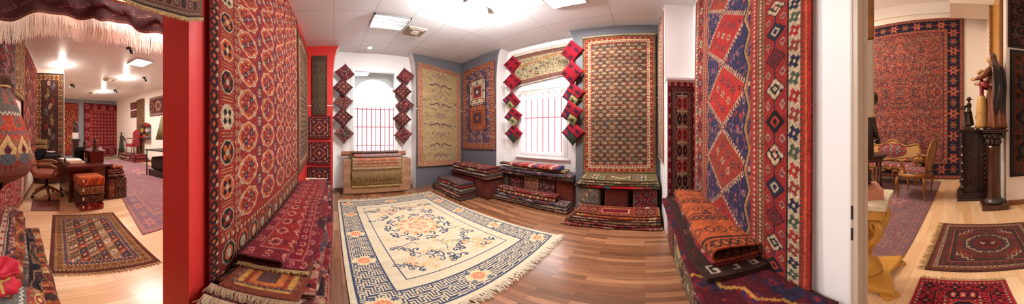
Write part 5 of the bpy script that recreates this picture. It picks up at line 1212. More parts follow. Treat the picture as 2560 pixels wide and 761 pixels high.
# ------------------------------------------------------------------ cushions on cords
def cush_im(seed, pal, ik=0):
    if ik:
        top = (170, 24, 42); im = new(46, 46, top)
        if ik > 1: rect(im, 0, 0, 46, 22, (44, 46, 66)); rect(im, 24, 0, 46, 22, (206, 200, 130) if ik == 2 else (60, 70, 56)); 
        rs = np.random.RandomState(seed)
        for cx_, cy_, c in ((12, 34, (40, 26, 40)), (34, 34, (40, 26, 40)), (11, 11, (190, 34, 54) if ik > 1 else (40, 26, 40)), (34, 11, (50, 60, 50) if ik > 1 else (40, 26, 40))):
            for q in range(7): a = q*.9+rs.uniform(-.2, .2); line(im, [(cx_, cy_), (cx_+9*math.cos(a), cy_+6*math.sin(a))], 2, c)
            if ik > 1: st(im, cx_, cy_, 3.4, 3.4, 'c', [(1, c)])
        if ik > 1: line(im, [(0, 22), (46, 23)], 2, (26, 24, 34))
        return wear(im, seed, .08, .04)
    return wear(bagface(44, 44, seed, pal), seed, .08, .06) if seed % 2 else wear(tribal(44, 44, pal, [pal, (60, 44, 56), (196, 160, 140), (170, 66, 60), (84, 34, 40)], seed, .2), seed, .08, .05)
def cushion_mesh(im, s, t):
    n = 46; v, u = np.mgrid[-1:1:n*1j, -1:1:n*1j]; pin = 1-.07*(1-np.abs(u)**3)*np.abs(v)**4; pin2 = 1-.07*(1-np.abs(v)**3)*np.abs(u)**4
    X = u*pin2*s/2; Z = v*pin*s/2; D = t/2*((1-u**2)*(1-v**2))**.42+.002
    Pf = np.stack([X, -D, Z], -1).reshape(-1, 3); Pb = np.stack([X, D, Z], -1).reshape(-1, 3)
    ii = resize(im, n, n).reshape(-1, 3); return mesh('cushion', np.concatenate([Pf, Pb]), np.concatenate([grid_faces(n, n), grid_faces(n, n, n*n)[:, ::-1]]), [WOOL], smooth=True, col=np.concatenate([ii, ii*.6]))
CORD = mat('pale_cord', (206, 200, 190), .8)
ordn = ['topmost', 'second', 'middle', 'fourth', 'lowest']
def chain(pts, plane, val, s, ims, where, grp, look, rotz, seed):
    rs = np.random.RandomState(seed); W_ = []
    for i, (px, py) in enumerate(pts):
        dd_ = .06+.045*(i % 2); p = onY(px, py, val-dd_) if plane == 'y' else onX(px, py, val-dd_); W_.append(p)
        o = bpy.data.objects.new('cushion', cushion_mesh(ims[i], s, .09)); link(o); o.location = p
        o.rotation_euler = (Matrix.Rotation(rotz, 4, 'Z') @ Matrix.Rotation(rs.uniform(-.12, .12), 4, 'X') @ Matrix.Rotation(PI/4+rs.uniform(-.16, .16), 4, 'Y')).to_euler()
        tag(o, '%s, %s %s' % (look[i], ordn[i], where), 'cushion', grp)
    a = W_[0].copy(); b = W_[-1].copy(); off = Vector((0, .068, 0)) if plane == 'y' else Vector((.068, 0, 0))
    c = MB().tube([a+off+Vector((0, 0, .28)), W_[2]+off, b+off-Vector((0, 0, .55))], .0025, 5).build('cushion_string', CORD); tag(c, 'thin pale string carrying the cushions %s' % where, 'cord')
gr = 'kilim cushions beside the windows'
reds = [(124, 58, 58), (128, 60, 62), (120, 52, 54), (116, 54, 60), (84, 66, 60)]
L1 = ['dusty red cushion with orange corner', 'dusty red patterned cushion', 'dusty red patterned cushion', 'dusty red patterned cushion', 'dark brown cushion']
chain([(862, 183), (857, 219), (858, 255), (857, 294), (860, 334)], 'y', 3.93, .30, [cush_im(200+i, c) for i, c in enumerate(reds)], 'left of the arched window', gr, L1, .15, 1)
chain([(1014, 191), (1006, 229), (1012, 263), (1005, 298), (1008, 337)], 'y', 3.93, .29, [cush_im(210+i, c) for i, c in enumerate(reds[:4]+[(110, 50, 54)])], 'right of the arched window', gr, ['dusty red patterned cushion']*5, -.15, 2)
ik = [1, 1, 2, 2, 3]; L3 = ['red black-streaked cushion']*2+['red and cream-green cushion']*2+['red and dark green cushion']
chain([(1281, 161), (1280, 204), (1278, 252), (1283, 291), (1284, 334)], 'x', 3.04, .28, [cush_im(220+i, None, ik[i]) for i in range(5)], 'left of the second window', gr, L3, -PI/2+.25, 3)
chain([(1430, 129), (1430, 182), (1433, 236), (1429, 283), (1432, 331)], 'x', 2.86, .30, [cush_im(230+i, None, [1, 1, 2, 2, 3][i]) for i in range(5)], 'right of the second window', gr, L3, -PI/2-.2, 4)

# ------------------------------------------------------------------ hall with the desk (left)
MAH = mat('mahogany', (92, 42, 30), .28, coat=.3, noise=(5, .5, (64, 28, 22), (1, 1, 7))); OKW = mat('oak_wood', (150, 100, 62), .4, noise=(5, .5, (120, 76, 46), (1, 7, 1)))
LEA = mat('brown_leather', (150, 84, 66), .4, bump=(60, .3)); BLP = mat('black_plastic', (24, 24, 26), .4); PAP = mat('paper', (232, 226, 214), .7); BRZ = mat('dark_bronze', (62, 48, 42), .35, .6)
PORC = mat('porcelain', (226, 222, 216), .2); OLSH = mat('olive_lampshade', (120, 110, 70), .8); GREEN = mat('green_bronze', (52, 58, 50), .5, .3); CHROME = mat('chrome', (200, 200, 204), .15, 1.)
DW = mat('dark_carved_wood', (50, 28, 22), .3, coat=.3, noise=(8, .5, (34, 18, 16), (1, 1, 3)))
REDV_ = mat('painted_lips', (150, 60, 50), .5)
# desk
d = thing('desk', 'mahogany writing desk with papers standing in the hall', 'desk', (-3.6, 1.05, 0))
MB().box((-4.15, .69, .635), (-3.0, 1.47, .675)).build('desk_top', MAH, d, bev=.01)
for y0, y1 in ((.75, 1.02), (1.12, 1.40)):
    pd = MB().box((-4.0, y0, .09), (-3.16, y1, .636)).build('pedestal', MAH, d, bev=.008)
    for z in (.12, .29, .46): MB().box((-4.008, y0+.02, z), (-4.0, y1-.02, z+.15)).build('drawer_front', MAH, pd, bev=.004)
for x in (-3.96, -3.2):
    for y in (.78, 1.37): MB().lathe([(0, 0), (.03, 0), (.04, .03), (.035, .09), (0, .09)], (x, y, 0), 12).build('foot', MAH, d, True)
MB().box((-3.19, 1.02, .2), (-3.17, 1.12, .63)).build('modesty_panel', MAH, d)
h_ = MB().box((-4.0, 1.16, .675), (-3.30, 1.43, .86)).build('hutch', MAH, d, bev=.006); MB().box((-4.03, 1.13, .86), (-3.27, 1.46, .88)).build('hutch_top', MAH, h_, bev=.004)
def box_thing(name, a, b, m, label, cat, bev=.004, rz=0):
    mb = MB(); c = Vector([(a[i]+b[i])/2 for i in range(3)])
    mb.T = Matrix.Translation(c) @ Matrix.Rotation(rz, 4, 'Z') @ Matrix.Translation(-c); mb.box(a, b); return tag(mb.build(name, m, bev=bev), label, cat)
BKC = mat('buff_paper', (206, 186, 150), .7); GRB = mat('grey_green_cover', (96, 110, 104), .6)
box_thing('book', (-3.42, .75, .676), (-3.16, 1.03, .71), BKC, 'wide buff book lying at the front of the desk', 'book', rz=.05)
box_thing('book', (-3.47, .74, .711), (-3.19, 1.00, .74), PAP, 'pale book lying on the buff book on the desk', 'book', rz=-.1)
box_thing('book', (-3.70, .78, .676), (-3.5, 1.02, .73), GRB, 'grey green book behind the pale books on the desk', 'book', rz=.1)
box_thing('paper_stack', (-3.9, .72, .676), (-3.74, .95, .70), PAP, 'loose stack of white papers at the back left of the desk', 'papers', rz=.3)
t = thing('laptop', 'black laptop standing open on the desk beside the raised hutch', 'laptop', (-3.75, 1.06, .676))
MB().box((-3.9, .98, .676), (-3.64, 1.14, .69)).build('keyboard_base', BLP, t, bev=.003)
mb = MB(); mb.T = Matrix.Translation((-3.66, 1.07, .69)) @ Matrix.Rotation(.25, 4, 'Z') @ Matrix.Rotation(.15, 4, 'Y'); mb.box((-.006, -.12, 0), (.006, .10, .25)); mb.build('screen', BLP, t, bev=.003)
t = thing('pen_cup', 'glass cup of pens on the desk in front of the hutch', 'pen cup', (-3.35, 1.10, .676)); MB().lathe([(0, 0), (.03, 0), (.034, .08), (.03, .08), (.027, .01), (0, .01)], (-3.35, 1.10, .676), 14).build('cup', mat('green_glass', (120, 150, 140), .2), t, True)
for i, c in enumerate(((190, 50, 40), (50, 80, 150), (30, 30, 30), (200, 160, 60))): MB().tube([(-3.35+.012*math.cos(i*1.6), 1.10+.012*math.sin(i*1.6), .69), (-3.35+.03*math.cos(i*1.6), 1.10+.035*math.sin(i*1.6), .84+.01*i)], .004, 6).build('pen', mat('pen_%d_colour' % i, c, .4), t)
# small sculpture helper: a draped standing figure made of one lofted body with head and arms
def figure(root, base, H, yaw, m, robe=(.17, .15), lean=0., arms=((.3, .2, .62), (-.3, .2, .55)), head=.5, seed=0, hood=None, name='figure', hm=None, bow=.0, folds=9, amp=.12, am=None):
    """H height; local +y is forward. arms: hand positions (x, y, z) in units of H"""
    rs = np.random.RandomState(seed); b = Vector(base); R = Matrix.Translation(b) @ Matrix.Rotation(yaw, 4, 'Z')
    mb = MB(); mb.T = R; n = 40; rings = []
    prof = [(0, 1.0), (.03, 1.02), (.12, .92), (.25, .82), (.38, .72), (.48, .70), (.56, .60), (.62, .56), (.68, .66), (.74, .74), (.79, .72), (.82, .52), (.84, .30), (.86, .24), (.885, .24)]
    ph = rs.uniform(0, 6, 3)
    for z, r in prof:
        ring = []
        for k in range(n):
            a = 2*PI*k/n; w = 1+amp*(1-min(1, z/.75))*math.sin(folds*a+ph[0]+z*4)+amp*.6*math.sin((folds//2)*a+ph[1]+z*9)*(1 if z < .8 else 0)
            sq = 1 if z < .5 else .74
            ring.append((robe[0]*H*r*w*math.cos(a), robe[1]*H*r*w*sq*math.sin(a)+lean*H*z*z+bow*H*max(0, z-.6), z*H))
        rings.append(ring)
    mb.loft(rings); hy = (lean*.8+bow*.3)*H
    for hx, hhy, hz in arms:                                   # sleeves and hands
        s_ = 1 if hx > 0 else -1; sh = Vector((s_*robe[0]*H*.62, hy, .775*H)); el = Vector((s_*robe[0]*H*.95, hhy*H*.35+hy, .62*H)); hd = Vector((hx*H*.5, hhy*H+hy, hz*H))
        el = (sh+hd)/2+Vector((s_*.05*H, -.0*H, -.05*H))
        mb.tube([sh, (sh+el)/2, el, (el+hd)/2, hd], [.045*H, .046*H, .042*H, .034*H, .024*H], 10)
    o = mb.build('body', m, root, True, sub=1)
    mb = MB(); mb.T = R @ Matrix.Translation((0, hy+.01*H, .925*H)) @ Matrix.Rotation(-.15, 4, 'X')
    hr = .062*H; rings = []
    for j in range(19):
        t = -PI/2+PI*j/18; ring = []
        for k in range(28):
            a = 2*PI*k/28; x = math.cos(t)*math.cos(a)*.80; y = math.cos(t)*math.sin(a)*.95; z = math.sin(t)*1.25
            if z < -.2: x *= 1-.35*(-z-.2); y *= 1-.12*(-z-.2)
            front = max(0, math.sin(a))
            if front > .94 and abs(z+.12) < .34: y += .17*(1-abs(z+.12)/.36)        # nose
            if front > .8 and abs(z+.75) < .2: y += .07
            if .55 < front < .93 and abs(z-.12) < .16: y -= .07                      # eye hollows
            if front > .9 and abs(z+.52) < .07: y += .06                              # lips
            ring.append((x*hr, y*hr, z*hr))
        rings.append(ring)
    mb.loft(rings); mb.tube([(0, -.01*H, -.1*H), (0, -.005*H, -.03*H)], .03*H, 10); MB_h = mb.build('head', hm or am or m, root, True)
    if am:
        for ex in (-1, 1):
            mb = MB(); mb.T = R @ Matrix.Translation((0, hy+.01*H, .925*H)) @ Matrix.Rotation(-.15, 4, 'X'); mb.ell((ex*hr*.33, hr*.82, hr*.10), (hr*.13, hr*.06, hr*.07), 8, 6); mb.build('eye', BRZ, MB_h, True)
            mb = MB(); mb.T = R @ Matrix.Translation((0, hy+.01*H, .925*H)) @ Matrix.Rotation(-.15, 4, 'X'); mb.ell((ex*hr*.80, -hr*.05, hr*.0), (hr*.08, hr*.16, hr*.26), 8, 6); mb.build('ear', am, MB_h, True)
        mb = MB(); mb.T = R @ Matrix.Translation((0, hy+.01*H, .925*H)) @ Matrix.Rotation(-.15, 4, 'X'); mb.ell((0, hr*.84, -hr*.55), (hr*.22, hr*.07, hr*.07), 8, 6); mb.build('mouth', REDV_, MB_h, True)
        for hx, hhy, hz in arms:
            mb = MB(); mb.T = R @ Matrix.Translation((hx*H*.5, hhy*H+hy, hz*H)); s_ = 1 if hx > 0 else -1
            mb.ell((0, .02*H, 0), (.016*H, .026*H, .022*H), 10, 6)
            for q in range(4): mb.tube([(0, .038*H, (.012-.008*q)*H), (-s_*.002*H, .055*H, (.016-.009*q)*H), (-s_*.008*H, (.07-.004*abs(q-1))*H, (.017-.008*q)*H)], [.0052*H, .0047*H, .0036*H], 6)
            mb.tube([(0, .02*H, .018*H), (-s_*.008*H, .034*H, .034*H), (-s_*.012*H, .046*H, .038*H)], [.006*H, .005*H, .004*H], 6)
            mb.build('hand', am, root, True)
    if hood:                                                   # veil falling from the head down the back
        mb = MB(); mb.T = R; n2 = 22; rings = []
        for z, w, dpt in ((1.025, .012, .015), (1.015, .045, .045), (.98, .066, .072), (.94, .071, .082), (.90, .073, .084), (.85, .09, .085), (.79, .15, .09), (.70, .17, .115), (.60, .175, .13), (.48, .17, .14), (.36, .15, .14), (.26, .12, .13)):
            ring = []
            for k in range(n2):
                a = PI*1.0*k/(n2-1)+PI; ring.append((w*H*math.cos(a)*(1+.08*math.sin(k*1.9+z*9)), hy-.0*H+dpt*H*math.sin(a)*(1+.12*math.sin(k*2.3))+(.02*H if z > .88 else -.01*H), z*H))
            inner = [(x*.93, y*.93+.003, zz_) for x, y, zz_ in ring[::-1]]
            rings.append(ring+inner)
        mb.loft(rings); mb.build('veil', hood, root, True, sub=1)
    return root
t = thing('statuette', 'dark bronze statuette of a standing figure on the desk hutch', 'statuette', (-3.42, 1.30, .88))
MB().lathe([(0, 0), (.06, 0), (.05, .02), (.03, .03), (0, .03)], (-3.42, 1.30, .88), 16).build('plinth', BRZ, t, True); figure(t, (-3.42, 1.30, .905), .21, -PI/2, BRZ, (.16, .15), arms=((.35, .2, .9), (-.3, .2, .6)), seed=3)
t = thing('statuette', 'smaller bronze figure at the back of the desk hutch', 'statuette', (-3.8, 1.22, .88)); figure(t, (-3.8, 1.22, .88), .20, -PI/2, BRZ, (.18, .16), seed=4)
t = thing('telephone', 'white telephone base beside the statuette on the desk hutch', 'telephone', (-3.36, 1.38, .88)); MB().box((-3.44, 1.355, .881), (-3.34, 1.42, .905)).build('base', PORC, t, bev=.006); MB().tube([(-3.43, 1.39, .925), (-3.39, 1.39, .935), (-3.35, 1.39, .925)], [.016, .01, .016], 8).build('handset', PORC, t, True)
# pouf stack
PT = [wear(tribal(60, 50, (196, 92, 44), PAL['org'], 61, .1), 1), wear(tribal(60, 40, (150, 110, 76), [(110, 70, 50), (206, 176, 130), (90, 60, 46), (160, 90, 60)], 62, .1), 2), wear(tribal(60, 30, (70, 40, 36), [(96, 46, 40), (50, 30, 30), (170, 130, 100)], 63, .1), 3), wear(tribal(60, 30, (150, 34, 36), PAL['red'], 64, .1), 4)]
PT[0] = wear(new(60, 50, (200, 96, 46)), 1); [line(PT[0], [(4+i*9, 4), (14+i*9, 46)], 3, [(110, 60, 70), (222, 130, 60), (170, 70, 40)][i % 3]) for i in range(6)]
z = 0
for i, (hh, s_, lb) in enumerate([(.122, .38, 'red and black rug-covered pouf at the bottom of the four'), (.14, .38, 'dark brown rug-covered pouf, third of the four from the top'), (.142, .38, 'tan patterned rug-covered pouf, second of the four from the top'), (.142, .40, 'orange rug-covered pouf on top of the four before the desk')]):
    pouf('rug_pouf', PT[3-i], (-2.92, 1.00, z), (s_, s_, hh-.008), lb, 'pouf', r=.028, step=.011); 
    tg = MB().box((-2.92+s_/2+.008, .845, z+hh*.45), (-2.92+s_/2+.011, .87, z+hh*.45+.045)).build('price_tag', PAP); tag(tg, 'white price tag hanging on the '+['bottom', 'third', 'second', 'topmost'][i]+' of the four stacked poufs', 'price tag'); z += hh
# covered boxes with folded textiles
bx = [wear(tribal(40, 60, (110, 84, 72), [(150, 110, 90), (70, 50, 50), (160, 60, 50), (180, 160, 130)], 66, .1), 4), wear(tribal(40, 60, (90, 70, 60), [(170, 150, 120), (130, 60, 50), (60, 56, 56)], 67, .1), 5)]
cube(bx[0], -3.24, 1.49, 0, .3, .14, .39, 'brown carpet-covered box standing next to the four poufs'); cube(bx[1], -3.24, 1.68, 0, .32, .22, .40, 'grey-brown carpet-covered box with dark figures behind the four poufs')
z = .41
for i, (pal, sd, tt, lb) in enumerate([('brn', 171, .05, 'dark folded textile lowest on the carpet boxes by the desk'), ('red', 172, .045, 'black and red folded textile, second lowest on the carpet boxes by the desk'), ('pnk', 173, .04, 'rosy striped folded textile, second highest on the carpet boxes by the desk'), ('org', 174, .06, 'tan folded textile on top of the carpet boxes by the desk')]):
    fold_on(pal, sd, (-3.1-.01*i, 1.42+.02*i, z), (0, 1, 0), (-1, 0, 0), .28-.02*i, .33-.03*i, 2, tt, lb, end=.2); z += tt+.003
# swivel chair (built at origin, facing +y)
def swivel():
    t = thing('desk_chair', 'brown leather swivel armchair with wooden arms beside the desk', 'chair', (0, 0, 0))
    mb = MB(); rings = []
    for z, s_ in ((.40, .9), (.415, 1.0), (.46, 1.03), (.49, .98), (.505, .8), (.51, .3)): rings.append([(.25*s_*math.copysign(abs(math.cos(a))**.5, math.cos(a)), .24*s_*math.copysign(abs(math.sin(a))**.5, math.sin(a)), z) for a in [2*PI*k/24 for k in range(24)]])
    mb.loft(rings); mb.build('seat', LEA, t, True)
    mb = MB(); rings = []
    for k, (z, y, w, th) in enumerate(((.46, -.22, .20, .03), (.50, -.235, .22, .05), (.62, -.27, .235, .06), (.74, -.30, .235, .06), (.82, -.325, .21, .055), (.86, -.335, .15, .035))): rings.append([(w*math.copysign(abs(math.cos(a))**.6, math.cos(a)), y+th*math.copysign(abs(math.sin(a))**.6, math.sin(a)), z) for a in [2*PI*q/20 for q in range(20)]])
    bk = mb.loft(rings).build('backrest', LEA, t, True, sub=1)
    for z in (.6, .68, .76):
        for x in (-.12, -.04, .04, .12): MB().ell((x, -.285-(z-.7)*.3+.058, z), (.009, .006, .009), 8, 5).build('button', LEA, bk, True)
    for s_ in (-1, 1):
        MB().tube([(s_*.24, -.26, .62), (s_*.27, -.1, .66), (s_*.275, .1, .655), (s_*.265, .2, .61), (s_*.26, .16, .5), (s_*.24, .1, .43)], [.02, .022, .024, .024, .02, .018], 8).build('armrest', OKW, t, True)
    MB().tube([(0, 0, .2), (0, 0, .41)], .03, 12).build('column', BLKM, t, True)
    for k in range(5):
        a = 2*PI*k/5+.3; l = MB().tube([(0, 0, .2), (.14*math.cos(a), .14*math.sin(a), .15), (.28*math.cos(a), .28*math.sin(a), .075)], [.035, .028, .02], 8).build('leg', OKW, t, True)
        MB().lathe([(0, -.014), (.028, -.014), (.03, 0), (.028, .014), (0, .014)], (0, 0, 0), 14)
        w_ = MB(); w_.T = Matrix.Translation((.285*math.cos(a), .285*math.sin(a), .031)) @ Matrix.Rotation(a, 4, 'Z') @ Matrix.Rotation(PI/2, 4, 'X'); w_.lathe([(0, -.014), (.026, -.014), (.03, 0), (.026, .014), (0, .014)], (0, 0, 0), 14); w_.build('caster', BLKM, l, True)
    return t
ch = swivel(); ch.location = (-3.60, .43, 0); ch.rotation_euler = (0, 0, -.25)
# cabinet behind the chair
t = thing('sideboard', 'low wooden sideboard with a printer behind the leather chair', 'sideboard', (-4.75, .6, 0))
MB().box((-5.0, .36, .04), (-4.5, .90, .50)).build('body', MAH, t, bev=.006); MB().box((-5.03, .33, .50), (-4.47, .93, .535)).build('top', OKW, t, bev=.006)
for y in (.38, .64): MB().box((-4.505, y, .08), (-4.49, y+.24, .46)).build('door', MAH, t, bev=.004)
t = thing('printer', 'black printer on the sideboard behind the leather chair', 'printer', (-4.7, .72, .535)); MB().box((-4.92, .50, .536), (-4.52, .88, .70)).build('body', BLP, t, bev=.02); MB().box((-4.53, .54, .56), (-4.50, .84, .575)).build('tray', BLP, t); MB().box((-4.9, .52, .70), (-4.56, .86, .708)).build('lid', BLKM, t)
t = MB().lathe([(0, 0), (.05, 0), (.06, .01), (.10, .035), (.115, .05), (.10, .046), (.05, .016), (0, .012)], (-4.68, .66, .709), 24).build('bowl', PORC, None, True); tag(t, 'white bowl on top of the black printer', 'bowl')
gb = new(40, 30, (196, 156, 96)); around(gb, 4, 10, 9, 'b', [[(1.2, (120, 80, 50)), (.7, (226, 196, 140))]], .45); wear(gb, 2)
for i, z in enumerate((.805, .925)): pouf('rug_pouf', gb, (-4.93, .43, z), (.3, .32, .108), ['lower gold patterned pouf behind the leather chair', 'upper gold patterned pouf behind the leather chair'][i], 'pouf', r=.03)
pouf('rug_pouf', wear(new(40, 30, (40, 40, 52)), 3), (-4.93, .43, .536), (.3, .3, .255), 'dark blue pouf under the two gold poufs behind the leather chair', 'pouf', r=.03)
# rugs of the hall walls
hang('paisley_runner', paisley_runner(120, 300), ((-5.085, .33, .30), (-5.085, 1.06, .30), (-5.085, 1.06, 2.80), (-5.085, .33, 2.80)), (1, 0, 0), 'tall brown runner with a gold flower border on the white pillar behind the desk')
WX = -9.55
def FX(px, py): return onX(px, py, WX)
a, b = FX(210, 333), FX(304, 333)
hang('tekke_carpet', guls_small(150, 170, (126, 26, 38), 8), ((WX, a.y, .05), (WX, b.y, .05), (WX, b.y, 2.72), (WX, a.y, 2.74)), (1, 0, 0), 'large dark red hanging rug with small octagons on the far grey hall wall')
a, b = FX(150, 333), FX(196, 333); im = wear(tribal(100, 160, (150, 44, 40), [(206, 110, 60), (196, 56, 44), (66, 52, 50), (206, 150, 90), (120, 40, 36)], 81, .26), 3)
hang('hanging_rug', im, ((WX, a.y, .1), (WX, b.y, .1), (WX, b.y, 2.70), (WX, a.y, 2.72)), (1, 0, 0), 'red and orange rug on the far hall wall, half hidden by the white pillar')
WL = lambda px, x: (x, -.672-.2*x+.02)
def LW(x0, x1, z0, z1, off=.03): 
    f_ = lambda x: -.672-.2*x+off
    return (x0, f_(x0), z0), (x1, f_(x1), z0), (x1, f_(x1), z1), (x0, f_(x0), z1)
LN = (.19, .98, 0)
hang('hanging_rug', wear(tribal(170, 260, (130, 44, 48), PAL['red'], 91, .14), 1), LW(-3.2, -4.95, .75, 2.82), LN, 'long red rug on the left hall wall, deepest before the white pillar')
hang('hanging_rug', wear(tribal(110, 160, (120, 90, 60), [(196, 160, 90), (40, 40, 50), (160, 70, 50), (226, 200, 150)], 92, .3), 2), LW(-2.62, -3.25, 1.72, 2.85, .045), LN, 'gold and black kilim on the left hall wall beside the long red rug')
hang('hanging_rug', wear(tribal(90, 160, (150, 30, 34), [(226, 206, 180), (44, 40, 60), (190, 60, 46), (80, 90, 100)], 93, .2), 3), LW(-1.7, -2.60, 1.2, 2.85, .05), LN, 'red kilim with ivory figures at the left edge above the hanging bag')
g = thing('fringed_rug', 'red rug with ivory dots and pale fringe low on the left wall beneath the bag', 'rug', (-2.6, -.1, .3))
hang('rug_field', wear(tribal(140, 110, (150, 44, 46), [(170, 50, 50), (210, 150, 130), (96, 30, 36), (190, 90, 76)], 94, .12), 4), LW(-1.7, -3.0, .12, .86, .05), LN, '', parent=g)
fringe('fringe', [(-3.0, -.02, .12), (-3.0, -.02, .86)], (-1, .2, -.25), .07, 90, BEIGEF, g, .003, 3, .3)
# right hall wall at y 4.9
def RWp(px, py): return onY(px, py, 4.86)
def rw(nm, im, pl, pr, yt, yb, label, pc=None):
    a, b = RWp(pl, 333), RWp(pr, 333); zt, zb = RWp(pr if pc is None else pc, yt).z, RWp(pr if pc is None else pc, yb).z
    return hang(nm, im, ((a.x, 4.86, zb), (b.x, 4.86, zb), (b.x, 4.86, zt), (a.x, 4.86, zt)), (0, -1, 0), label, wob=.01)
rw('hanging_rug', bagface(60, 50, 81, (130, 40, 40)), 326, 341, 255, 272, 'upper small red rug on the right hall wall')
rw('hanging_rug', bagface(60, 50, 82, (70, 50, 50)), 327, 341, 276, 293, 'lower small dark rug on the right hall wall')
rw('runner_rug', wear(tribal(50, 150, (130, 96, 66), [(160, 120, 76), (96, 60, 46), (120, 70, 50)], 83, .2), 3), 342, 360, 246, 388, 'long brown runner on the right hall wall beside the textile rack')
rw('hanging_rug', wear(tribal(110, 70, (96, 52, 48), [(150, 100, 86), (60, 46, 50), (190, 160, 140), (130, 56, 50)], 84, .15), 3), 374, 420, 236, 286, 'dark patterned rug on the right hall wall next to the red jamb')
# textile rack of bags
g = thing('textile_rack', 'narrow rack of red and grey bags on the right hall wall', 'rack', (RWp(370, 333).x, 4.7, .9))
xr = RWp(370, 333).x
for i, z in enumerate((.95, 1.2, 1.45)): MB().box((xr-.32, 4.68, z), (xr+.18, 4.88, z+.015)).build('shelf', BLKM, g)
cb_ = [(170, 40, 44), (206, 90, 50), (120, 120, 126), (196, 170, 80), (150, 30, 40), (200, 196, 190), (60, 60, 80), (170, 50, 60), (190, 60, 50)]
for i in range(9):
    z = (.965, 1.215, 1.465)[i//3]; pouf('folded_bag', wear(new(16, 16, cb_[i]), i), (xr-.24+(i % 3)*.165, 4.78, z), (.14, .16, .12+.05*(i % 2)), ['orange', 'dark red', 'grey', 'yellow', 'crimson', 'white', 'navy', 'rose', 'scarlet'][i]+' folded bag on the '+['lowest', 'middle', 'highest'][i//3]+' shelf of the textile rack, place %s' % ['left', 'centre', 'right'][i % 3] if i not in (0, 1) else [None, None][0] or (['red', 'orange'][i]+' folded bag on the lowest shelf of the textile rack'), 'bag', 'folded bags on the textile rack', r=.03, step=.03)
# throne chair, cushions, rug piles deep in the hall
REDV = mat('red_velvet', (140, 34, 40), .8); 
t = thing('throne_chair', 'red upholstered high-backed chair deep in the hall by the white wall', 'chair', (-8.1, 4.45, 0)); bx_, by_ = onY(332, 380, 4.5).x, 4.5
for sx in (-1, 1):
    for sy in (-1, 1): MB().tube([(bx_+sx*.22, by_+sy*.2, .30), (bx_+sx*.2, by_+sy*.18, .62)], .022, 8).build('leg', OKW, t, True)
MB().box((bx_-.25, by_-.23, .62), (bx_+.25, by_+.23, .74)).build('seat', REDV, t, bev=.03)
MB().prism([(bx_-.25, .74), (bx_+.25, .74), (bx_+.27, 1.22), (bx_+.12, 1.30), (bx_, 1.36), (bx_-.12, 1.30), (bx_-.27, 1.22)], 'y', by_+.16, by_+.23).build('backrest', REDV, t, bev=.015)
for sx in (-1, 1): MB().tube([(bx_+sx*.25, by_+.2, .95), (bx_+sx*.28, by_-.1, .96), (bx_+sx*.27, by_-.2, .9), (bx_+sx*.25, by_-.18, .74)], .02, 8).build('armrest', OKW, t, True)
z = 0
for i, (c, lb) in enumerate([('pnk', 'pinkish rug, lowest of the far platform under the red chair'), ('red', 'red rug, middle of the far platform under the red chair'), ('pnk', 'rosy rug, topmost of the far platform under the red chair')]):
    fold_on(c, 180+i, (bx_-.75, by_-.34, z), (1, 0, 0), (0, 1, 0), .66, .92, 1, .098, lb, step=.03); z += .1
for i, (px, py, lb) in enumerate([(285, 398, 'flat pale folded rug on the floor before the far red chair'), (262, 392, 'folded red rug on the floor below the far dark red rug'), (316, 386, 'small dark folded rug beside the far platform')]):
    p = onZ(px, py); fold_on(['gry', 'red', 'brn'][i], 190+i, (p.x-.5, p.y-.3, .001), (0, 1, 0), (1, 0, 0), .5, .8, 2, .07, lb, step=.03)
p = onZ(347, 405); pouf('rug_cube', guls_small(60, 40, (150, 40, 52), 4), (p.x+.0, p.y-.02, 0), (.4, .6, .155), 'rosy red low cube, lower one at the end of the far brown runner', 'cube seat', step=.03)
pouf('rug_cube', guls_small(60, 40, (140, 36, 46), 4), (p.x+.0, p.y-.02, .162), (.4, .58, .155), 'rosy red low cube, upper one at the end of the far brown runner', 'cube seat', step=.03)
p = onZ(313, 392); t = thing('statue', 'dark green bronze figure standing at the far end of the hall', 'statue', p); figure(t, (p.x+.1, p.y-.28, .38), .86, -1.2, GREEN, (.15, .14), seed=6); MB().lathe([(0, 0), (.2, 0), (.2, .05), (.16, .08), (.15, .34), (.19, .38), (0, .38)], (p.x+.1, p.y-.28, 0), 20).build('pedestal', DW, t, True)
p = onX(181, 395, -5.3); px_, py_ = -5.35, onX(181, 333, -5.35).y+.08
t = thing('pedestal', 'dark wooden pedestal behind the desk carrying a bust', 'pedestal', (px_, py_, 0)); MB().box((px_-.11, py_-.11, 0), (px_+.11, py_+.11, .06)).box((px_-.085, py_-.085, .06), (px_+.085, py_+.085, .98)).box((px_-.12, py_-.12, .98), (px_+.12, py_+.12, 1.04)).build('column', DW, t, bev=.008)
box_thing('display_box', (px_-.075, py_-.075, 1.041), (px_+.075, py_+.075, 1.21), PAP, 'white box under the dark bust behind the desk', 'box')
t = thing('bust', 'dark sculpture of a figure on the white box behind the desk', 'statue', (px_, py_, 1.21)); figure(t, (px_, py_, 1.211), .36, -1.3, BRZ, (.22, .2), arms=((.5, .3, .95), (-.3, .2, .6)), seed=8)
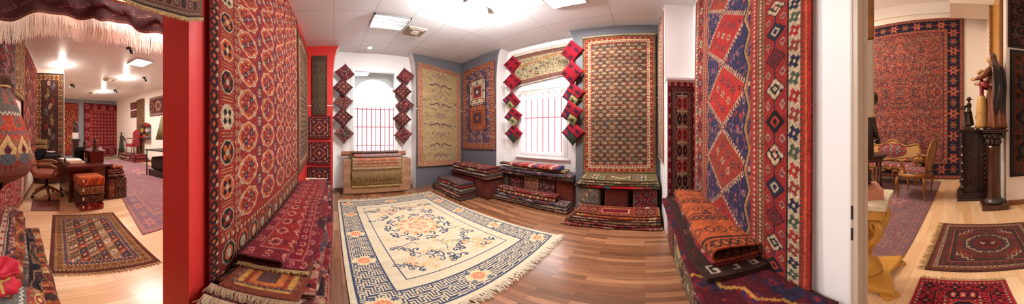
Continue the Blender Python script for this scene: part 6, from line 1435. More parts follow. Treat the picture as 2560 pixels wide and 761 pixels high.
# floor lamp with olive shade, dark cabinet at the jamb
lp_ = onY(414, 333, 3.6); t = thing('table_lamp', 'large olive lampshade cut off by the red jamb', 'lamp', (lp_.x, 3.6, .6))
MB().lathe([(.30, .0), (.31, .0), (.16, .62), (.15, .62)], (lp_.x+.05, 3.6, 1.02), 32).build('lamp_shade', OLSH, t, True); MB().lathe([(0, 0), (.1, 0), (.1, .02), (.03, .04), (.05, .15), (.03, .3), (.015, .45), (0, .6)], (lp_.x+.05, 3.6, .76), 18).build('base', BRZ, t, True)
t = thing('side_table', 'black side table with a dark upholstered box beneath at the red jamb', 'table', (lp_.x, 3.6, 0))
MB().box((lp_.x-.42, 3.2, .72), (lp_.x+.5, 3.9, .75)).build('table_top', BLKM, t, bev=.005)
for sx, sy in ((-.38, 3.24), (.46, 3.24), (-.38, 3.86), (.46, 3.86)): MB().tube([(lp_.x+sx, sy, 0), (lp_.x+sx, sy, .72)], .016, 8).build('leg', BLKM, t, True)
pouf('footstool', wear(new(60, 40, (70, 44, 38)), 3), (lp_.x+.05, 3.55, .2), (.7, .5, .34), 'dark brown upholstered stool under the black side table', 'stool', step=.03, r=.06)
tag(MB().box((lp_.x-.36, 3.28, 0), (lp_.x+.44, 3.82, .19)).build('plinth_box', DW, bev=.01), 'dark wooden plinth beneath the upholstered stool at the red jamb', 'plinth')

# left-hand pile of rugs, kilim bags
Axm, Uym = (-1, 0, 0), (0, -1, 0)
def lr(pal, sd, x, y, z, L_, W_, n, t, lb, **k): return fold_on(pal, sd, (x, y, z), Axm, Uym, W_, L_, n, t, lb, jit=.006, step=.008, **k)
lr('olv', 201, -.72, .17, .001, 1.25, .40, 3, .10, 'ochre and blue rug, lowest of the pile at the left edge')
lr('org', 202, -.72, .15, .102, 1.22, .38, 3, .09, 'red and cream rug, second lowest of the pile at the left edge')
tag(folded('folded_rug', wear(tribal(120, 60, (30, 28, 38), [(24, 24, 32), (150, 110, 80), (60, 40, 44)], 203, .1), 3), (-.95, .075, .193), Axm, Uym, .06, .88, 1, .012, 'x', path=loose(.06, .018), step=.008), 'narrow black folded rug in front of the orange rug in the left pile')
lr('gry', 204, -.85, .02, .193, 1.25, .25, 2, .06, 'grey-brown rug beside the black one in the left pile')
lr('org', 205, -.9, -.0, .254, 1.25, .23, 2, .05, 'orange and blue rug near the top of the left pile')
im = wear(tribal(140, 70, (40, 42, 60), [(196, 120, 90), (206, 180, 150), (44, 46, 66), (150, 60, 50)], 206, .3), 3); folded('folded_rug', im, (-1.0, -.07, .305), Axm, Uym, .18, 1.2, 2, .045, 'navy floral rug with a rosy border, topmost of the left pile', step=.008)
# hanging barrel bag of kilim cloth
g = thing('kilim_bag', 'grey, red and yellow kilim bag hanging by a rope at the left edge', 'bag', (-1.12, -.10, .9))
kb = new(240, 150, (120, 118, 112)); 
for y0, y1, c in ((0, 40, (128, 50, 42)), (40, 48, (100, 104, 108)), (76, 100, (206, 84, 58)), (100, 112, (120, 118, 112))): rect(kb, 0, y0, 240, y1, c)
rect(kb, 0, 36, 240, 76, (150, 110, 74))
for i in range(10): st(kb, 12+i*24, 56, 11.6, 19, 'd', [(1.15, (150, 60, 50)), (1.02, (226, 196, 140)), (.8, (214, 176, 110)), (.42, (96, 34, 44)), (.16, (60, 30, 40))]); st(kb, i*24, 76, 9, 7, 't', [(1, (190, 76, 56))]); st(kb, i*24+12, 38, 9, 7, 't', [(1, (84, 92, 98))])
zig(kb, (0, 103, 240, 104), 2, 4, 2, (232, 220, 196), False); zig(kb, (0, 78, 240, 79), 2, 4, 2, (100, 108, 112), False)
for i in range(7): st(kb, 17+i*34, 126, 9, 11, 'f', [(1.1, (196, 84, 62)), (.5, (120, 118, 112))]); st(kb, i*34, 92, 8, 8, 't', [(1, (120, 118, 112)), (.5, (190, 76, 56))])
wear(kb, 5, .05)
cx_, cy_ = -1.12, -.125
pr_ = np.array([(.0, .01), (.05, .10), (.10, .15), (.20, .172), (.35, .168), (.50, .15), (.66, .118), (.80, .088), (.90, .06), (.95, .045), (1.0, .055)])
def bagf(u, v):
    a = u*2*PI; r = np.interp(v, pr_[:, 0], pr_[:, 1]); r = r*(1+.03*np.sin(a*5)*(v < .8)+.14*np.sin(a*9)*np.clip((v-.78)*5, 0, 1)); return np.stack([cx_+r*np.cos(a), cy_+r*np.sin(a), .89+.60*v+.03*np.sin(a+1)*(v < .3)], -1)
sheet('bag_body', kb, bagf, (0, 0, -.002), g)
MB().lathe([(.045, 0), (.06, .015), (.075, .05), (.07, .055), (.05, .02), (.0, .01)], (cx_, cy_, 1.475), 20).build('gathered_neck', mat('brown_lining', (96, 66, 60), .8), g, True)
rp = []
MB().tube([(cx_+.05*math.cos(a), cy_+.05*math.sin(a), 1.462) for a in [2*PI*k/16 for k in range(16)]], .008, 6, closed=True).build('neck_cord', BEIGEF, g, True)
mb = MB(); L_ = 1.35
for ph in (0, PI): mb.tube([(cx_+.006*math.cos(k*.9+ph)-.02, cy_+.006*math.sin(k*.9+ph)-.03, 1.46+L_*k/60) for k in range(61)], .0065, 6)
mb.build('rope', mat('twisted_rope', (190, 140, 80), .8), g, True)
# second bag lying on the pile with the red pouch
g = thing('kilim_sack', 'grey kilim sack with an ivory zigzag lying on the left pile, bottom left', 'bag', (-.74, .0, .3))
ks = new(150, 110, (112, 114, 108)); zig(ks, (110, 0, 111, 110), 3, 5, 2.4, (226, 214, 186)); rect(ks, 118, 0, 150, 110, (160, 66, 54)); floral(ks, (118, 0, 150, 110), 40, [(190, 90, 70), (96, 100, 100), (206, 160, 90)], 2, 5, 3, 0)
for k_ in range(4): st(ks, 138, 14+k_*28, 9, 13, 'h', [(1, (206, 180, 110)), (.7, (150, 50, 44)), (.35, (226, 196, 130))])
rect(ks, 60, 60, 96, 92, (150, 44, 42)); rect(ks, 64, 64, 92, 88, (206, 176, 120)); rect(ks, 68, 68, 88, 84, (110, 34, 44)); wear(ks, 4, .05)
def sackf(u, v): 
    X = -.58-.36*v; Yv = -.30+.40*u; D = .10*((1-(2*u-1)**4)*(1-(2*v-1)**4))**.5; return np.stack([X+0*u, Yv, .235+D-.10*np.clip(u-.7, 0, 1)+.012*np.sin(u*9+v*7)], -1)
sheet('sack_body', ks, sackf, (0, 0, -.035), g)
VRED = mat('crimson_velvet', (176, 16, 44), .6, bump=(30, .2)); g2 = thing('velvet_pouch', 'crimson velvet pouch tied with a gold rope on the grey sack, bottom left', 'pouch', (-.86, -.1, .36))
mb = MB(); rings = []; pc = Vector((-.83, -.10, .345))
for z, r in ((0, .03), (.01, .075), (.04, .095), (.075, .088), (.10, .06), (.118, .042), (.135, .05), (.16, .075), (.185, .092), (.19, .088), (.17, .06), (.145, .035), (.14, .01)): rings.append([(pc.x+r*(1+.10*math.sin(7*a+z*30))*math.cos(a), pc.y+r*(1+.10*math.sin(7*a+z*30))*math.sin(a), pc.z+z+.01*math.sin(3*a)) for a in [2*PI*k/36 for k in range(36)]])
mb.loft(rings).build('pouch_body', VRED, g2, True, sub=1)
mb = MB(); 
for ph in (0, PI): mb.tube([(pc.x+.047*math.cos(a)+.004*math.cos(a*9+ph), pc.y+.047*math.sin(a), pc.z+.12+.005*math.sin(a*9+ph)) for a in [2*PI*k/48 for k in range(48)]], .005, 6, closed=True)
for ph in (0, PI): mb.tube([(pc.x+.05+.004*math.cos(k+ph)+.0022*k, pc.y+.01+.004*math.sin(k+ph)+.001*k, pc.z+.12-.004*k) for k in range(16)], .005, 6)
mb.build('gold_rope', mat('gold_rope', (190, 160, 80), .6), g2, True)

# ------------------------------------------------------------------ second hall (right)
GILT = mat('gilt_wood', (158, 104, 46), .35, .25, noise=(14, .6, (118, 74, 32), (1, 1, 1))); CANE = None
def cane(name):
    m = bpy.data.materials.new(name); m.use_nodes = True; nt = m.node_tree; b = nt.nodes['Principled BSDF']; tc = nt.nodes.new('ShaderNodeTexCoord')
    w_ = nt.nodes.new('ShaderNodeTexChecker'); w_.inputs['Scale'].default_value = 160; w_.inputs['Color1'].default_value = lin((206, 160, 90))+(1,); w_.inputs['Color2'].default_value = lin((140, 92, 44))+(1,)
    nt.links.new(tc.outputs['Object'], w_.inputs[0]); nt.links.new(w_.outputs[0], b.inputs['Base Color']); b.inputs['Roughness'].default_value = .6
    return m
CANE = cane('woven_cane'); REDP = mat('red_piping', (150, 40, 44), .7)
MARB = mat('cream_marble', (232, 224, 200), .2, noise=(6, .5, (206, 190, 156), (1, 1, 1))); YW_ = mat('yellow_gilt_wood', (206, 156, 70), .3, noise=(8, .6, (176, 120, 44), (1, 1, 1)))
LT = mat('walnut_column', (84, 44, 28), .25, coat=.4, noise=(5, .5, (52, 26, 20), (1, 1, .25)))
def dots(w, h):
    im = new(w, h, (178, 70, 62))
    for i in range(0, w, 12): rect(im, i, 0, i+6, h, (110, 106, 112))
    for j, y in enumerate(range(6, h, 11)):
        for i, x in enumerate(range(3 if j % 2 else 9, w, 12)): st(im, x, y, 3.2, 3.2, 'c', [(1, (190, 196, 200) if (i+j) % 2 else (214, 70, 54)), (.4, (150, 160, 166))])
    return wear(im, 3, .04)
DOT = dots(96, 66)
hang('sarouk_carpet', sarouk(400, 560), ((3.1, -4.985, .02), (-.19, -4.985, .02), (-.19, -4.985, 4.50), (3.1, -4.985, 4.42)), (0, 1, 0), 'huge salmon pink floral carpet on the end wall behind the gilt settee', wob=.01)
hang('hanging_rug', wear(.72*tribal(110, 170, (74, 36, 36), [(130, 60, 50), (44, 30, 34), (150, 120, 100), (96, 44, 40), (60, 50, 56)], 301, .2), 3), ((-.80, -2.985, 2.64), (-1.9, -2.985, 2.64), (-1.9, -2.985, 4.3), (-.80, -2.985, 4.3)), (0, 1, 0), 'upper dark rug on the white wall at the right edge of the photo')
hang('hanging_rug', wear(.72*tribal(110, 210, (66, 38, 36), [(150, 76, 52), (44, 32, 34), (120, 112, 104), (96, 44, 40), (60, 56, 60)], 302, .24), 4), ((-.83, -2.985, .50), (-1.9, -2.985, .50), (-1.9, -2.985, 2.60), (-.83, -2.985, 2.60)), (0, 1, 0), 'lower dark rug on the white wall at the right edge of the photo')
# gilt armchair, local: faces +y, width along x
def upholstery(mb_parent, name, im, fn, back=(0, 0, -.01)): return sheet(name, im, fn, back, mb_parent)
def armchair():
    t = thing('armchair', 'gilt cane-backed armchair with a spotted seat on the worn purple carpet', 'chair', (0, 0, 0))
    n = 36; ov = lambda rx, ry, z: [(rx*math.copysign(abs(math.cos(a))**.8, math.cos(a)), ry*math.copysign(abs(math.sin(a))**.8, math.sin(a)), z) for a in [2*PI*k/n for k in range(n)]]
    MB().loft([ov(.27, .26, .385), ov(.30, .285, .40), ov(.305, .29, .43), ov(.29, .28, .455), ov(.27, .26, .46)]).build('seat_frame', GILT, t, True)
    def sf(u, v): 
        x = (2*u-1); y = (2*v-1); k = np.sqrt(np.maximum(1e-6, 1-.42*np.minimum(1, x*x)*y*y*1.0)); X = x*np.sqrt(1-y*y*.45)*.262; Y_ = y*np.sqrt(1-x*x*.45)*.255
        return np.stack([X, Y_, .455+.065*(1-np.clip(x*x*y*y*0+np.maximum(np.abs(x), np.abs(y)), 0, 1)**4)], -1)
    sheet('seat', DOT, sf, (0, 0, -.02), t)
    for sx, sy in ((-1, 1), (1, 1), (-1, -1), (1, -1)):       # cabriole legs
        x, y = sx*.235, sy*.215; o = .03 if sy > 0 else .05
        MB().tube([(x, y, .40), (x+sx*.028, y+sy*.03, .33), (x+sx*.02, y+sy*.022, .22), (x-sx*.004, y-sy*.0, .10), (x+sx*.012, y+sy*o*.6, .03), (x+sx*.02, y+sy*o, .012)], [.030, .034, .024, .015, .015, .019], 10).build('leg', GILT, t, True, sub=1)
    # balloon back with cane panel, leaning back
    Tm = Matrix.Translation((0, -.235, .47)) @ Matrix.Rotation(.20, 4, 'X')
    outl = [(-.13, 0), (-.20, .10), (-.255, .24), (-.26, .38), (-.20, .49), (-.10, .545), (0, .575), (.10, .545), (.20, .49), (.26, .38), (.255, .24), (.20, .10), (.13, 0)]
    m_ = MB(); m_.T = Tm; m_.tube([(x, 0, z) for x, z in outl], [.024]*3+[.022]*7+[.024]*3, 10, closed=True); b = m_.build('backrest', GILT, t, True)
    m_ = MB(); m_.T = Tm; m_.prism([(x*.95, .02+z*.95) for x, z in outl][::-1], 'y', -.004, .004); m_.build('cane_panel', CANE, b)
    m_ = MB(); m_.T = Tm
    for q in (-.07, -.035, 0, .035, .07): m_.ell((q, 0, .60-abs(q)*.35), (.026, .014, .028), 8, 6)
    m_.build('carved_crest', GILT, b, True)
    for s_ in (-1, 1):
        m_ = MB().tube([(s_*.245, -.26, .70), (s_*.29, -.12, .715), (s_*.30, .06, .70), (s_*.29, .15, .68), (s_*.295, .15, .62), (s_*.265, .09, .53), (s_*.27, .10, .43)], [.02, .022, .022, .028, .024, .02, .024], 10).build('armrest', GILT, t, True, sub=1)
        def pf(u, v, s_=s_): a = u*2*PI; k = np.sin(v*PI)**.5; return np.stack([s_*.297+.028*k*np.cos(a), -.07+.16*v, .725+.022*k*np.sin(a)], -1)
        sheet('arm_pad', DOT[:30, :40], pf, (0, 0, -.001), m_)
    return t
a_ = armchair(); a_.location = (.745, -3.57, .008); a_.rotation_euler = (0, 0, -PI/2-.12); a_.scale = (1.06, 1.06, 1.05)
# settee, local: faces +y
def settee():
    t = thing('settee', 'gilt cane settee with an oval spotted back panel against the pink carpet', 'settee', (0, 0, 0)); Wd = .80
    MB().box((-Wd, -.27, .37), (Wd, .27, .43)).build('seat_frame', GILT, t, bev=.02)
    sheet('seat', np.concatenate([DOT, DOT], 1), lambda u, v: np.stack([(2*u-1)*(Wd-.03), (2*v-1)*.25, .43+.06*(1-np.maximum(np.abs(2*u-1), np.abs(2*v-1))**6)], -1), (0, 0, -.02), t)
    for x in (-Wd+.04, -.25, .25, Wd-.04):
        MB().tube([(x, .23, .38), (x+.01, .26, .30), (x, .25, .18), (x, .235, .08), (x, .26, .012)], [.032, .034, .022, .017, .02], 10).build('leg', GILT, t, True, sub=1)
    for x in (-Wd+.04, Wd-.04): MB().tube([(x, -.23, .38), (x, -.25, .2), (x, -.29, .012)], [.03, .022, .02], 10).build('leg', GILT, t, True)
    m_ = MB()
    for k in range(9): m_.ell((-.6+k*.15, .272, .355-.02*math.cos(k*PI)), (.08, .012, .03), 10, 6)
    m_.build('carved_apron', GILT, t, True)
    def top(x): ax = abs(x); return .86+.16*math.exp(-(ax/.22)**2)+.055*math.exp(-((ax-.62)/.16)**2)-(.30*max(0, ax-.70)/.1 if ax > .70 else 0)
    xs = [-Wd+i*2*Wd/48 for i in range(49)]; outl = [(x, top(x)) for x in xs]
    Tm = Matrix.Translation((0, -.25, 0)) @ Matrix.Translation((0, 0, .45)) @ Matrix.Rotation(.13, 4, 'X') @ Matrix.Translation((0, 0, -.45))
    m_ = MB(); m_.T = Tm; m_.tube([(-Wd, 0, .45)]+[(x, 0, z) for x, z in outl]+[(Wd, 0, .45)], .026, 10); m_.tube([(-Wd, 0, .53), (-.3, 0, .58), (0, 0, .52), (.3, 0, .58), (Wd, 0, .53)], .018, 8); b = m_.build('backrest', GILT, t, True)
    m_ = MB(); m_.T = Tm; rings = []
    m_.prism([(-Wd+.02, .50)]+[(x, z-.01) for x, z in outl[1:-1]]+[(Wd-.02, .50)], 'y', -.004, .004); m_.build('cane_panel', CANE, b)
    rm = np.array(Tm)
    def of(u, v):
        a = u*2*PI; r = v; X = .34*r*np.cos(a)*(1+.10*np.cos(2*a)); Zz = .755+.155*r*np.sin(a); Y_ = .02+.045*(1-r**2); P = np.stack([X, Y_, Zz, np.ones_like(X)], -1); return (P @ rm.T)[..., :3]
    # polar panel carries the dotted cloth
    hh, ww = 26, 90; im = np.zeros((hh, ww, 3), np.float32)
    for j in range(hh):
        for i in range(ww):
            r = j/(hh-1.); a = i/(ww-1.)*2*PI; im[j, i] = DOT[int(33+32*r*math.sin(a)) % 66, int(48+46*r*math.cos(a)) % 96]
    sheet('back_panel', im, of, (0, -.01, 0), b)
    m_ = MB(); m_.T = Tm; m_.tube([(.35*math.cos(a)*(1+.10*math.cos(2*a)), .022, .755+.162*math.sin(a)) for a in [2*PI*k/40 for k in range(40)]], .011, 8, closed=True); m_.build('piping', REDP, b, True)
    m_ = MB(); m_.T = Tm
    for q in range(-4, 5): m_.ell((q*.035, .01, 1.045-abs(q)*.016+(.02 if q % 2 else 0)), (.022, .014, .026), 8, 6)
    m_.build('carved_crest', GILT, b, True)
    for s_ in (-1, 1):
        r_ = MB().tube([(s_*(Wd-.01), -.24, .66), (s_*(Wd+.02), 0, .67), (s_*(Wd+.01), .2, .65), (s_*Wd, .2, .55), (s_*(Wd-.02), .2, .42)], .02, 8).build('armrest', GILT, t, True)
        sheet('arm_pad', DOT[:30, :40], lambda u, v, s_=s_: np.stack([s_*(Wd+.02)+.03*np.sin(v*PI)**.5*np.cos(u*2*PI), -.1+.24*v, .685+.024*np.sin(v*PI)**.5*np.sin(u*2*PI)], -1), (0, 0, -.001), r_)
    return t
s_ = settee(); s_.location = (1.62, -4.50, .008); s_.rotation_euler = (0, 0, -.06)
# round table
t = thing('round_table', 'dark round table partly hidden by the door frame before the settee', 'table', (1.78, -3.72, 0))
DKT = mat('dark_table_top', (58, 44, 40), .3, coat=.2)
MB().lathe([(0, .70), (.38, .70), (.40, .715), (.42, .73), (.42, .755), (.41, .765), (0, .765)], (1.78, -3.72, 0), 40).build('table_top', DKT, t, True, auto=True)
MB().lathe([(.0, .62), (.33, .62), (.33, .70), (0, .70)], (1.78, -3.72, 0), 40).build('apron', MAH, t, True, auto=True)
for k in range(5):
    a = 2*PI*k/5+2.7; x, y = 1.78+.29*math.cos(a), -3.72+.29*math.sin(a); MB().tube([(x, y, .62), (x, y, .3), (x+.02*math.cos(a), y+.02*math.sin(a), .01)], [.03, .022, .026], 10).build('leg', MAH, t, True)
# marble console on a carved gilt pedestal
cx, cy = .62, -1.22
t = thing('console_table', 'cream marble-topped console on a carved gilt pedestal beside the door frame', 'table', (cx, cy, 0))
def star(r0, r1, n=4, rot=0., k=14):
    P = []
    for q in range(n):
        a0 = rot+q*2*PI/n
        for i in range(k):
            f = i/k; a = a0+f*2*PI/n; r = r0-(r0-r1)*math.sin(f*PI)**.8; P.append((cx+r*math.cos(a), cy+r*math.sin(a)))
    return P
rot = math.atan2(-.22, -.15)
MB().prism(star(.27, .185, 4, rot), 'z', .715, .755).build('marble_top', MARB, t, bev=.008)
MB().prism(star(.24, .16, 4, rot), 'z', .64, .715).build('apron', YW_, t, bev=.008)
for q in range(4):
    a = rot+q*PI/2; pts = []; R = []
    for i in range(18): f = i/17.; an = f*2.2*PI; rr = .055*(1-f*.72); pts.append((.155+rr*math.cos(an), .56+rr*math.sin(an)*1.1))
    P = [(cx+r*math.cos(a), cy+r*math.sin(a), z) for r, z in [(.06, .30), (.10, .40), (.17, .47)]+pts]; MB().tube(P, [.03, .03, .028]+[.027-.0009*i for i in range(18)], 8).build('scroll_bracket', YW_, t, True)
MB().lathe([(0, .08), (.13, .08), (.135, .11), (.11, .13), (.12, .16), (.09, .19), (.055, .24), (.05, .32), (.075, .38), (.07, .46), (.05, .54), (.08, .64), (0, .64)], (cx, cy, 0), 28).build('shaft', YW_, t, True)
bs = MB().prism(star(.36, .19, 4, rot), 'z', .03, .085).build('base', YW_, t, bev=.01)
for q in range(4): a = rot+q*PI/2; m_ = MB(); m_.T = Matrix.Translation((cx+.315*math.cos(a), cy+.315*math.sin(a), 0)) @ Matrix.Rotation(a, 4, 'Z'); m_.box((-.035, -.05, 0), (.035, .05, .031)); m_.build('foot', YW_, t, bev=.005)
TERR = mat('pink_stone', (186, 120, 90), .6); 
m_ = MB(); m_.T = Matrix.Translation((cx+.0, cy+.0, .756)) @ Matrix.Rotation(.6, 4, 'Z'); m_.box((-.12, -.12, 0), (.12, .12, .07)); pl = m_.build('stone_plinth', TERR, bev=.004); tag(pl, 'pink stone plinth on the marble console', 'plinth')
t = thing('bronze_figure', 'dark bronze figure reaching out an arm with a silver rod above the marble console', 'statue', (cx+.04, cy-.05, .826))
figure(t, (cx+.06, cy-.05, .827), .60, 2.2, BRZ, (.17, .15), arms=((-.4, .1, .5),), seed=9)
hd = onY(2193, 352, -1.30); sh = Vector((cx+.0, -1.30, 1.42)); mid = onY(2180, 305, -1.30)
MB().tube([(cx+.06, -1.28, 1.30), (sh.x-.03, -1.30, 1.35), mid, (mid+hd)/2, hd], [.035, .034, .028, .024, .018], 12).build('arm', BRZ, t, True)
m_ = MB(); m_.ell(hd, (.022, .022, .026), 12, 8)
for q in range(4): m_.tube([hd+Vector((0, .0, .012-.009*q)), hd+Vector((-.022, .014, .010-.009*q)), hd+Vector((-.016, .03, .008-.009*q))], .0065, 6)
m_.tube([hd+Vector((.0, .01, .015)), hd+Vector((.008, .026, .02)), hd+Vector((-.004, .034, .012))], .0068, 6); m_.build('hand', BRZ, t, True)
MB().tube([hd+Vector((-.012, .022, .012)), hd+Vector((.16, .03, -.09))], .004, 8).build('rod', CHROME, t, True)
t = thing('wall_ornament', 'narrow gilt upright with a beige lower end beside the door frame', 'ornament', (.47, -1.0, 1.3)); a = onY(2182.5, 300, -1.02)
MB().box((a.x, -1.04, 1.78), (a.x+.5, -1.01, 3.1)).build('frame', GILT, t, bev=.004); MB().box((a.x, -1.04, 1.29), (a.x+.5, -1.012, 1.77)).build('lower_panel', STEEL, t, bev=.004)
t = bpy.data.objects.new('x', None)
MB_ = MB(); p = onY(2184, 246, -1.2); tt = thing('round_sculpture', 'black round sculpture behind the gilt frame beside the door frame', 'sculpture', p)
MB().ell((p.x+.02, -1.2, p.z), (.05, .05, .052), 20, 12).build('head', BRZ, tt, True); MB().tube([(p.x+.05, -1.2, p.z-.4), (p.x+.04, -1.2, p.z-.04)], [.05, .03], 12).build('neck', BRZ, tt, True)
# dark carved cabinet
t = thing('cabinet', 'dark carved cabinet with twisted corner columns behind the walnut column', 'cabinet', (-.43, -3.65, 0))
MB().box((-.76, -3.92, .09), (-.12, -3.47, 1.20)).build('body', DW, t, bev=.006)
MB().box((-.775, -3.94, 0), (-.02, -3.33, .05)).box((-.77, -3.93, .05), (-.04, -3.36, .09)).box((-.765, -3.93, .09), (-.06, -3.39, .12)).build('plinth', DW, t, bev=.006)
MB().box((-.775, -3.94, 1.20), (-.06, -3.40, 1.235)).box((-.775, -3.95, 1.235), (-.03, -3.36, 1.262)).build('cornice', DW, t, bev=.006)
for x in (-.10, -.72):
    m_ = MB(); rings = []
    for i in range(80):
        z = .20+.86*i/79; ph = i/79.*2*PI*6; cxx, cyy = x+.012*math.cos(ph), -3.42+.012*math.sin(ph); rings.append([(cxx+(.030+.007*math.cos(2*(a-ph)))*math.cos(a), cyy+(.030+.007*math.cos(2*(a-ph)))*math.sin(a), z) for a in [2*PI*k/16 for k in range(16)]])
    m_.loft(rings); m_.lathe([(0, .12), (.05, .12), (.05, .15), (.036, .16), (.045, .19), (0, .2)], (x, -3.42, 0), 16); m_.lathe([(0, 1.05), (.036, 1.06), (.03, 1.09), (.05, 1.14), (.05, 1.2), (0, 1.2)], (x, -3.42, 0), 16); m_.build('twisted_column', DW, t, True, auto=True)
for x0, x1 in ((-.40, -.16), (-.70, -.44)):
    dd = MB().box((x0, -3.485, .18), (x1, -3.462, 1.14)).build('door', DW, t, bev=.008)
    m_ = MB()
    for i in range(9): m_.tube([(x1-.035, -3.455, .26+i*.09), (x1-.085, -3.455, .33+i*.09)], .012, 6)
    m_.box((x1-.10, -3.462, .22), (x1-.092, -3.452, 1.10)); m_.box((x1-.026, -3.462, .22), (x1-.018, -3.452, 1.10)); m_.build('carved_strip', LT, dd, True)
    MB().box((x0+.02, -3.462, .26), (x1-.12, -3.452, 1.06)).build('door_panel', DW, dd, bev=.006)
# walnut column
bx0, by0 = -.58, -3.02
t = thing('column', 'round walnut column with a carved capital on a square base', 'column', (bx0, by0, 0))
MB().box((bx0-.20, by0-.19, .001), (bx0+.20, by0+.19, .085)).build('plinth', LT, t, bev=.008)
MB().lathe([(0, .085), (.135, .085), (.15, .105), (.14, .13), (.115, .14), (.108, .16), (0, .16)], (bx0, by0, 0), 32).build('base_ring', mat('grey_green_ring', (66, 62, 56), .35), t, True)
MB().lathe([(0, .15), (.100, .15), (.098, .5), (.09, .95), (.10, .965), (.11, .985), (.10, 1.0), (0, 1.0)], (bx0, by0, 0), 32).build('shaft', LT, t, True, auto=True)
m_ = MB(); m_.lathe([(0, 1.0), (.08, 1.0), (.085, 1.05), (.11, 1.13), (.15, 1.20), (0, 1.20)], (bx0, by0, 0), 24)
for k in range(10):
    a = 2*PI*k/10; m_.ell((bx0+.10*math.cos(a), by0+.10*math.sin(a), 1.07), (.032, .032, .05), 8, 6); m_.ell((bx0+.135*math.cos(a+.3), by0+.135*math.sin(a+.3), 1.15), (.034, .034, .036), 8, 6)
m_.build('capital', DW, t, True); MB().box((bx0-.17, by0-.16, 1.20), (bx0+.17, by0+.16, 1.225)).box((bx0-.19, by0-.18, 1.225), (bx0+.19, by0+.18, 1.25)).build('abacus', LT, t, bev=.006)
# madonna and child
ROSE = mat('rose_gilt_robe', (150, 96, 66), .35, .3, noise=(7, .5, (108, 56, 40), (1, 1, .4))); GREYB = mat('silver_blue_mantle', (60, 56, 58), .3, .35, noise=(6, .5, (34, 30, 34), (1, 1, .4))); VEIL = mat('rosy_veil', (128, 96, 80), .35, .3, noise=(6, .5, (86, 62, 56), (1, 1, .4))); SKN = mat('painted_skin', (206, 160, 118), .45); GLR = mat('golden_robe', (206, 166, 96), .4, noise=(8, .4, (170, 120, 60), (1, 1, 1))); CRR = mat('crimson_robe', (136, 34, 40), .45)
t = thing('madonna_statue', 'tall painted wooden madonna in a rosy robe and dark veil on the walnut column', 'statue', (bx0, by0, 1.25))
yaw = -PI/2-.25; root = t
m_ = MB().ell((bx0+.0, by0, 1.262), (.17, .16, .03), 24, 8).build('ground_base', DW, t, True)
figure(t, (bx0-.015, by0-.01, 1.26), 1.24, yaw, ROSE, (.145, .135), lean=.02, arms=((.14, .17, .60), (-.14, .20, .63)), seed=12, hood=VEIL, am=SKN, bow=.04, folds=10, amp=.24)
# mantle swinging round the hips
m_ = MB(); m_.T = Matrix.Translation((bx0-.015, by0-.01, 1.26)) @ Matrix.Rotation(yaw, 4, 'Z'); rings = []
for i in range(16):
    f = i/15.; z = .98-.86*f; ring = []
    for k in range(20):
        a = PI*.62*(k/19.)+PI*.92+.35*math.sin(f*3); r = (.135+.085*math.sin(f*PI)**.7-.05*f)*(1+.05*math.sin(k*.9+f*5)); ring.append((r*math.cos(a)*1.15, r*math.sin(a)+.01, z+.05*math.sin(k*.5)))
    rings.append(ring+[(x*.88, y*.88, z) for x, y, z in ring[::-1]])
m_.loft(rings).build('mantle', GREYB, t, True, sub=1)
t = thing('child_statue', 'painted child figure in crimson and gold held before the tall madonna', 'statue', (bx0+.20, by0, 1.26))
figure(t, (bx0+.185, by0+.0, 1.27), .92, yaw+PI, CRR, (.085, .08), arms=((.16, .14, .72), (-.16, .14, .72)), seed=14, am=SKN, folds=7)
m_ = MB(); m_.T = Matrix.Translation((bx0+.185, by0, 1.27)) @ Matrix.Rotation(yaw+PI, 4, 'Z'); rings = []
for z, r in ((.0, .10), (.03, .115), (.15, .105), (.30, .10), (.45, .085), (.52, .06)): rings.append([(r*math.cos(a)*(1+.06*math.sin(6*a+z*20)), r*.85*math.sin(a), z) for a in [2*PI*k/30 for k in range(30)]])
m_.loft(rings).build('robe', GLR, t, True, sub=1)
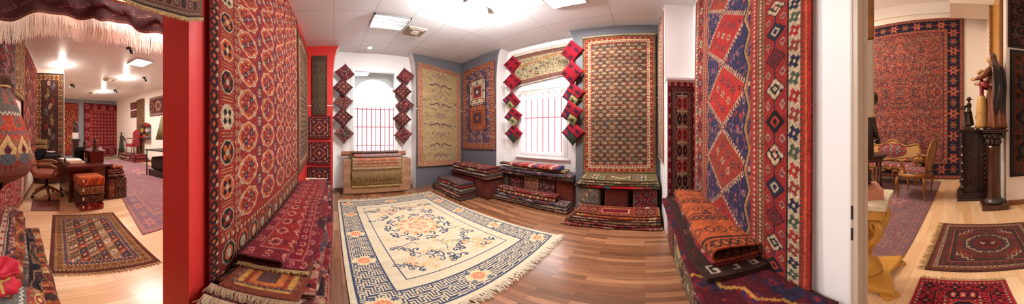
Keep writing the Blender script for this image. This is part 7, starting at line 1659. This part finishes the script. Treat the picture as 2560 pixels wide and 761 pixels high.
m_ = MB(); m_.ell((bx0+.185, by0, 1.27+.885), (.062, .062, .055), 14, 8); [m_.ell((bx0+.185+.055*math.cos(k), by0+.055*math.sin(k), 1.27+.875+.012*math.sin(k*2.3)), (.02, .02, .02), 6, 5) for k in range(9)]; m_.build('hair', mat('gilt_hair', (176, 130, 70), .5), t, True)
# small carved group on the cabinet
WD = mat('carved_oak', (96, 70, 52), .4, noise=(9, .5, (60, 44, 36), (1, 1, 1)))
t = thing('carved_group', 'carved wooden group of a hatted figure with a child on the cabinet', 'statue', (-.22, -3.55, 1.262))
MB().box((-.33, -3.63, 1.263), (-.12, -3.46, 1.30)).box((-.27, -3.60, 1.30), (-.17, -3.50, 1.36)).build('base', WD, t, bev=.008)
figure(t, (-.235, -3.55, 1.33), .50, -PI/2+.2+PI*.0, BRZ, (.17, .16), arms=((.35, .3, .62), (-.3, .3, .66)), seed=15, hm=WD)
m_ = MB().lathe([(0, .0), (.055, 0), (.058, .008), (.033, .014), (.032, .045), (0, .05)], (-.235, -3.55, 1.33+.475), 18).build('hat', WD, t, True)
figure(t, (-.15, -3.54, 1.30), .36, -PI/2+PI, WD, (.16, .15), arms=((.3, .3, .8), (-.3, .3, .7)), seed=16)
t = thing('statuette', 'small dark statuette between the carved group and the madonna', 'statuette', (-.38, -3.52, 1.262)); MB().lathe([(0, 0), (.04, 0), (.04, .02), (.025, .03), (0, .03)], (-.385, -3.50, 1.263), 14).build('plinth', WD, t, True); figure(t, (-.385, -3.50, 1.29), .27, .3, BRZ, (.18, .16), seed=17)
# gilt mirror on the side wall
t = thing('gilt_mirror', 'tall golden framed panel on the wall behind the madonna', 'mirror', (-.76, -3.65, 1.9))
MB().box((-.778, -4.05, 1.45), (-.752, -3.24, 4.3)).build('golden_panel', YW_, t, bev=.004)
m_ = MB(); m_.box((-.76, -4.10, 1.40), (-.70, -4.02, 4.35)); m_.box((-.76, -3.28, 1.40), (-.72, -3.20, 4.35)); m_.box((-.76, -4.1, 1.36), (-.72, -3.2, 1.45)); fr = m_.build('frame', GILT, t, bev=.01)
m_ = MB(); [m_.ell((-.70, -4.06, 1.5+i*.11), (.02, .03, .05), 8, 6) for i in range(26)]; m_.build('carved_border', GILT, fr, True)
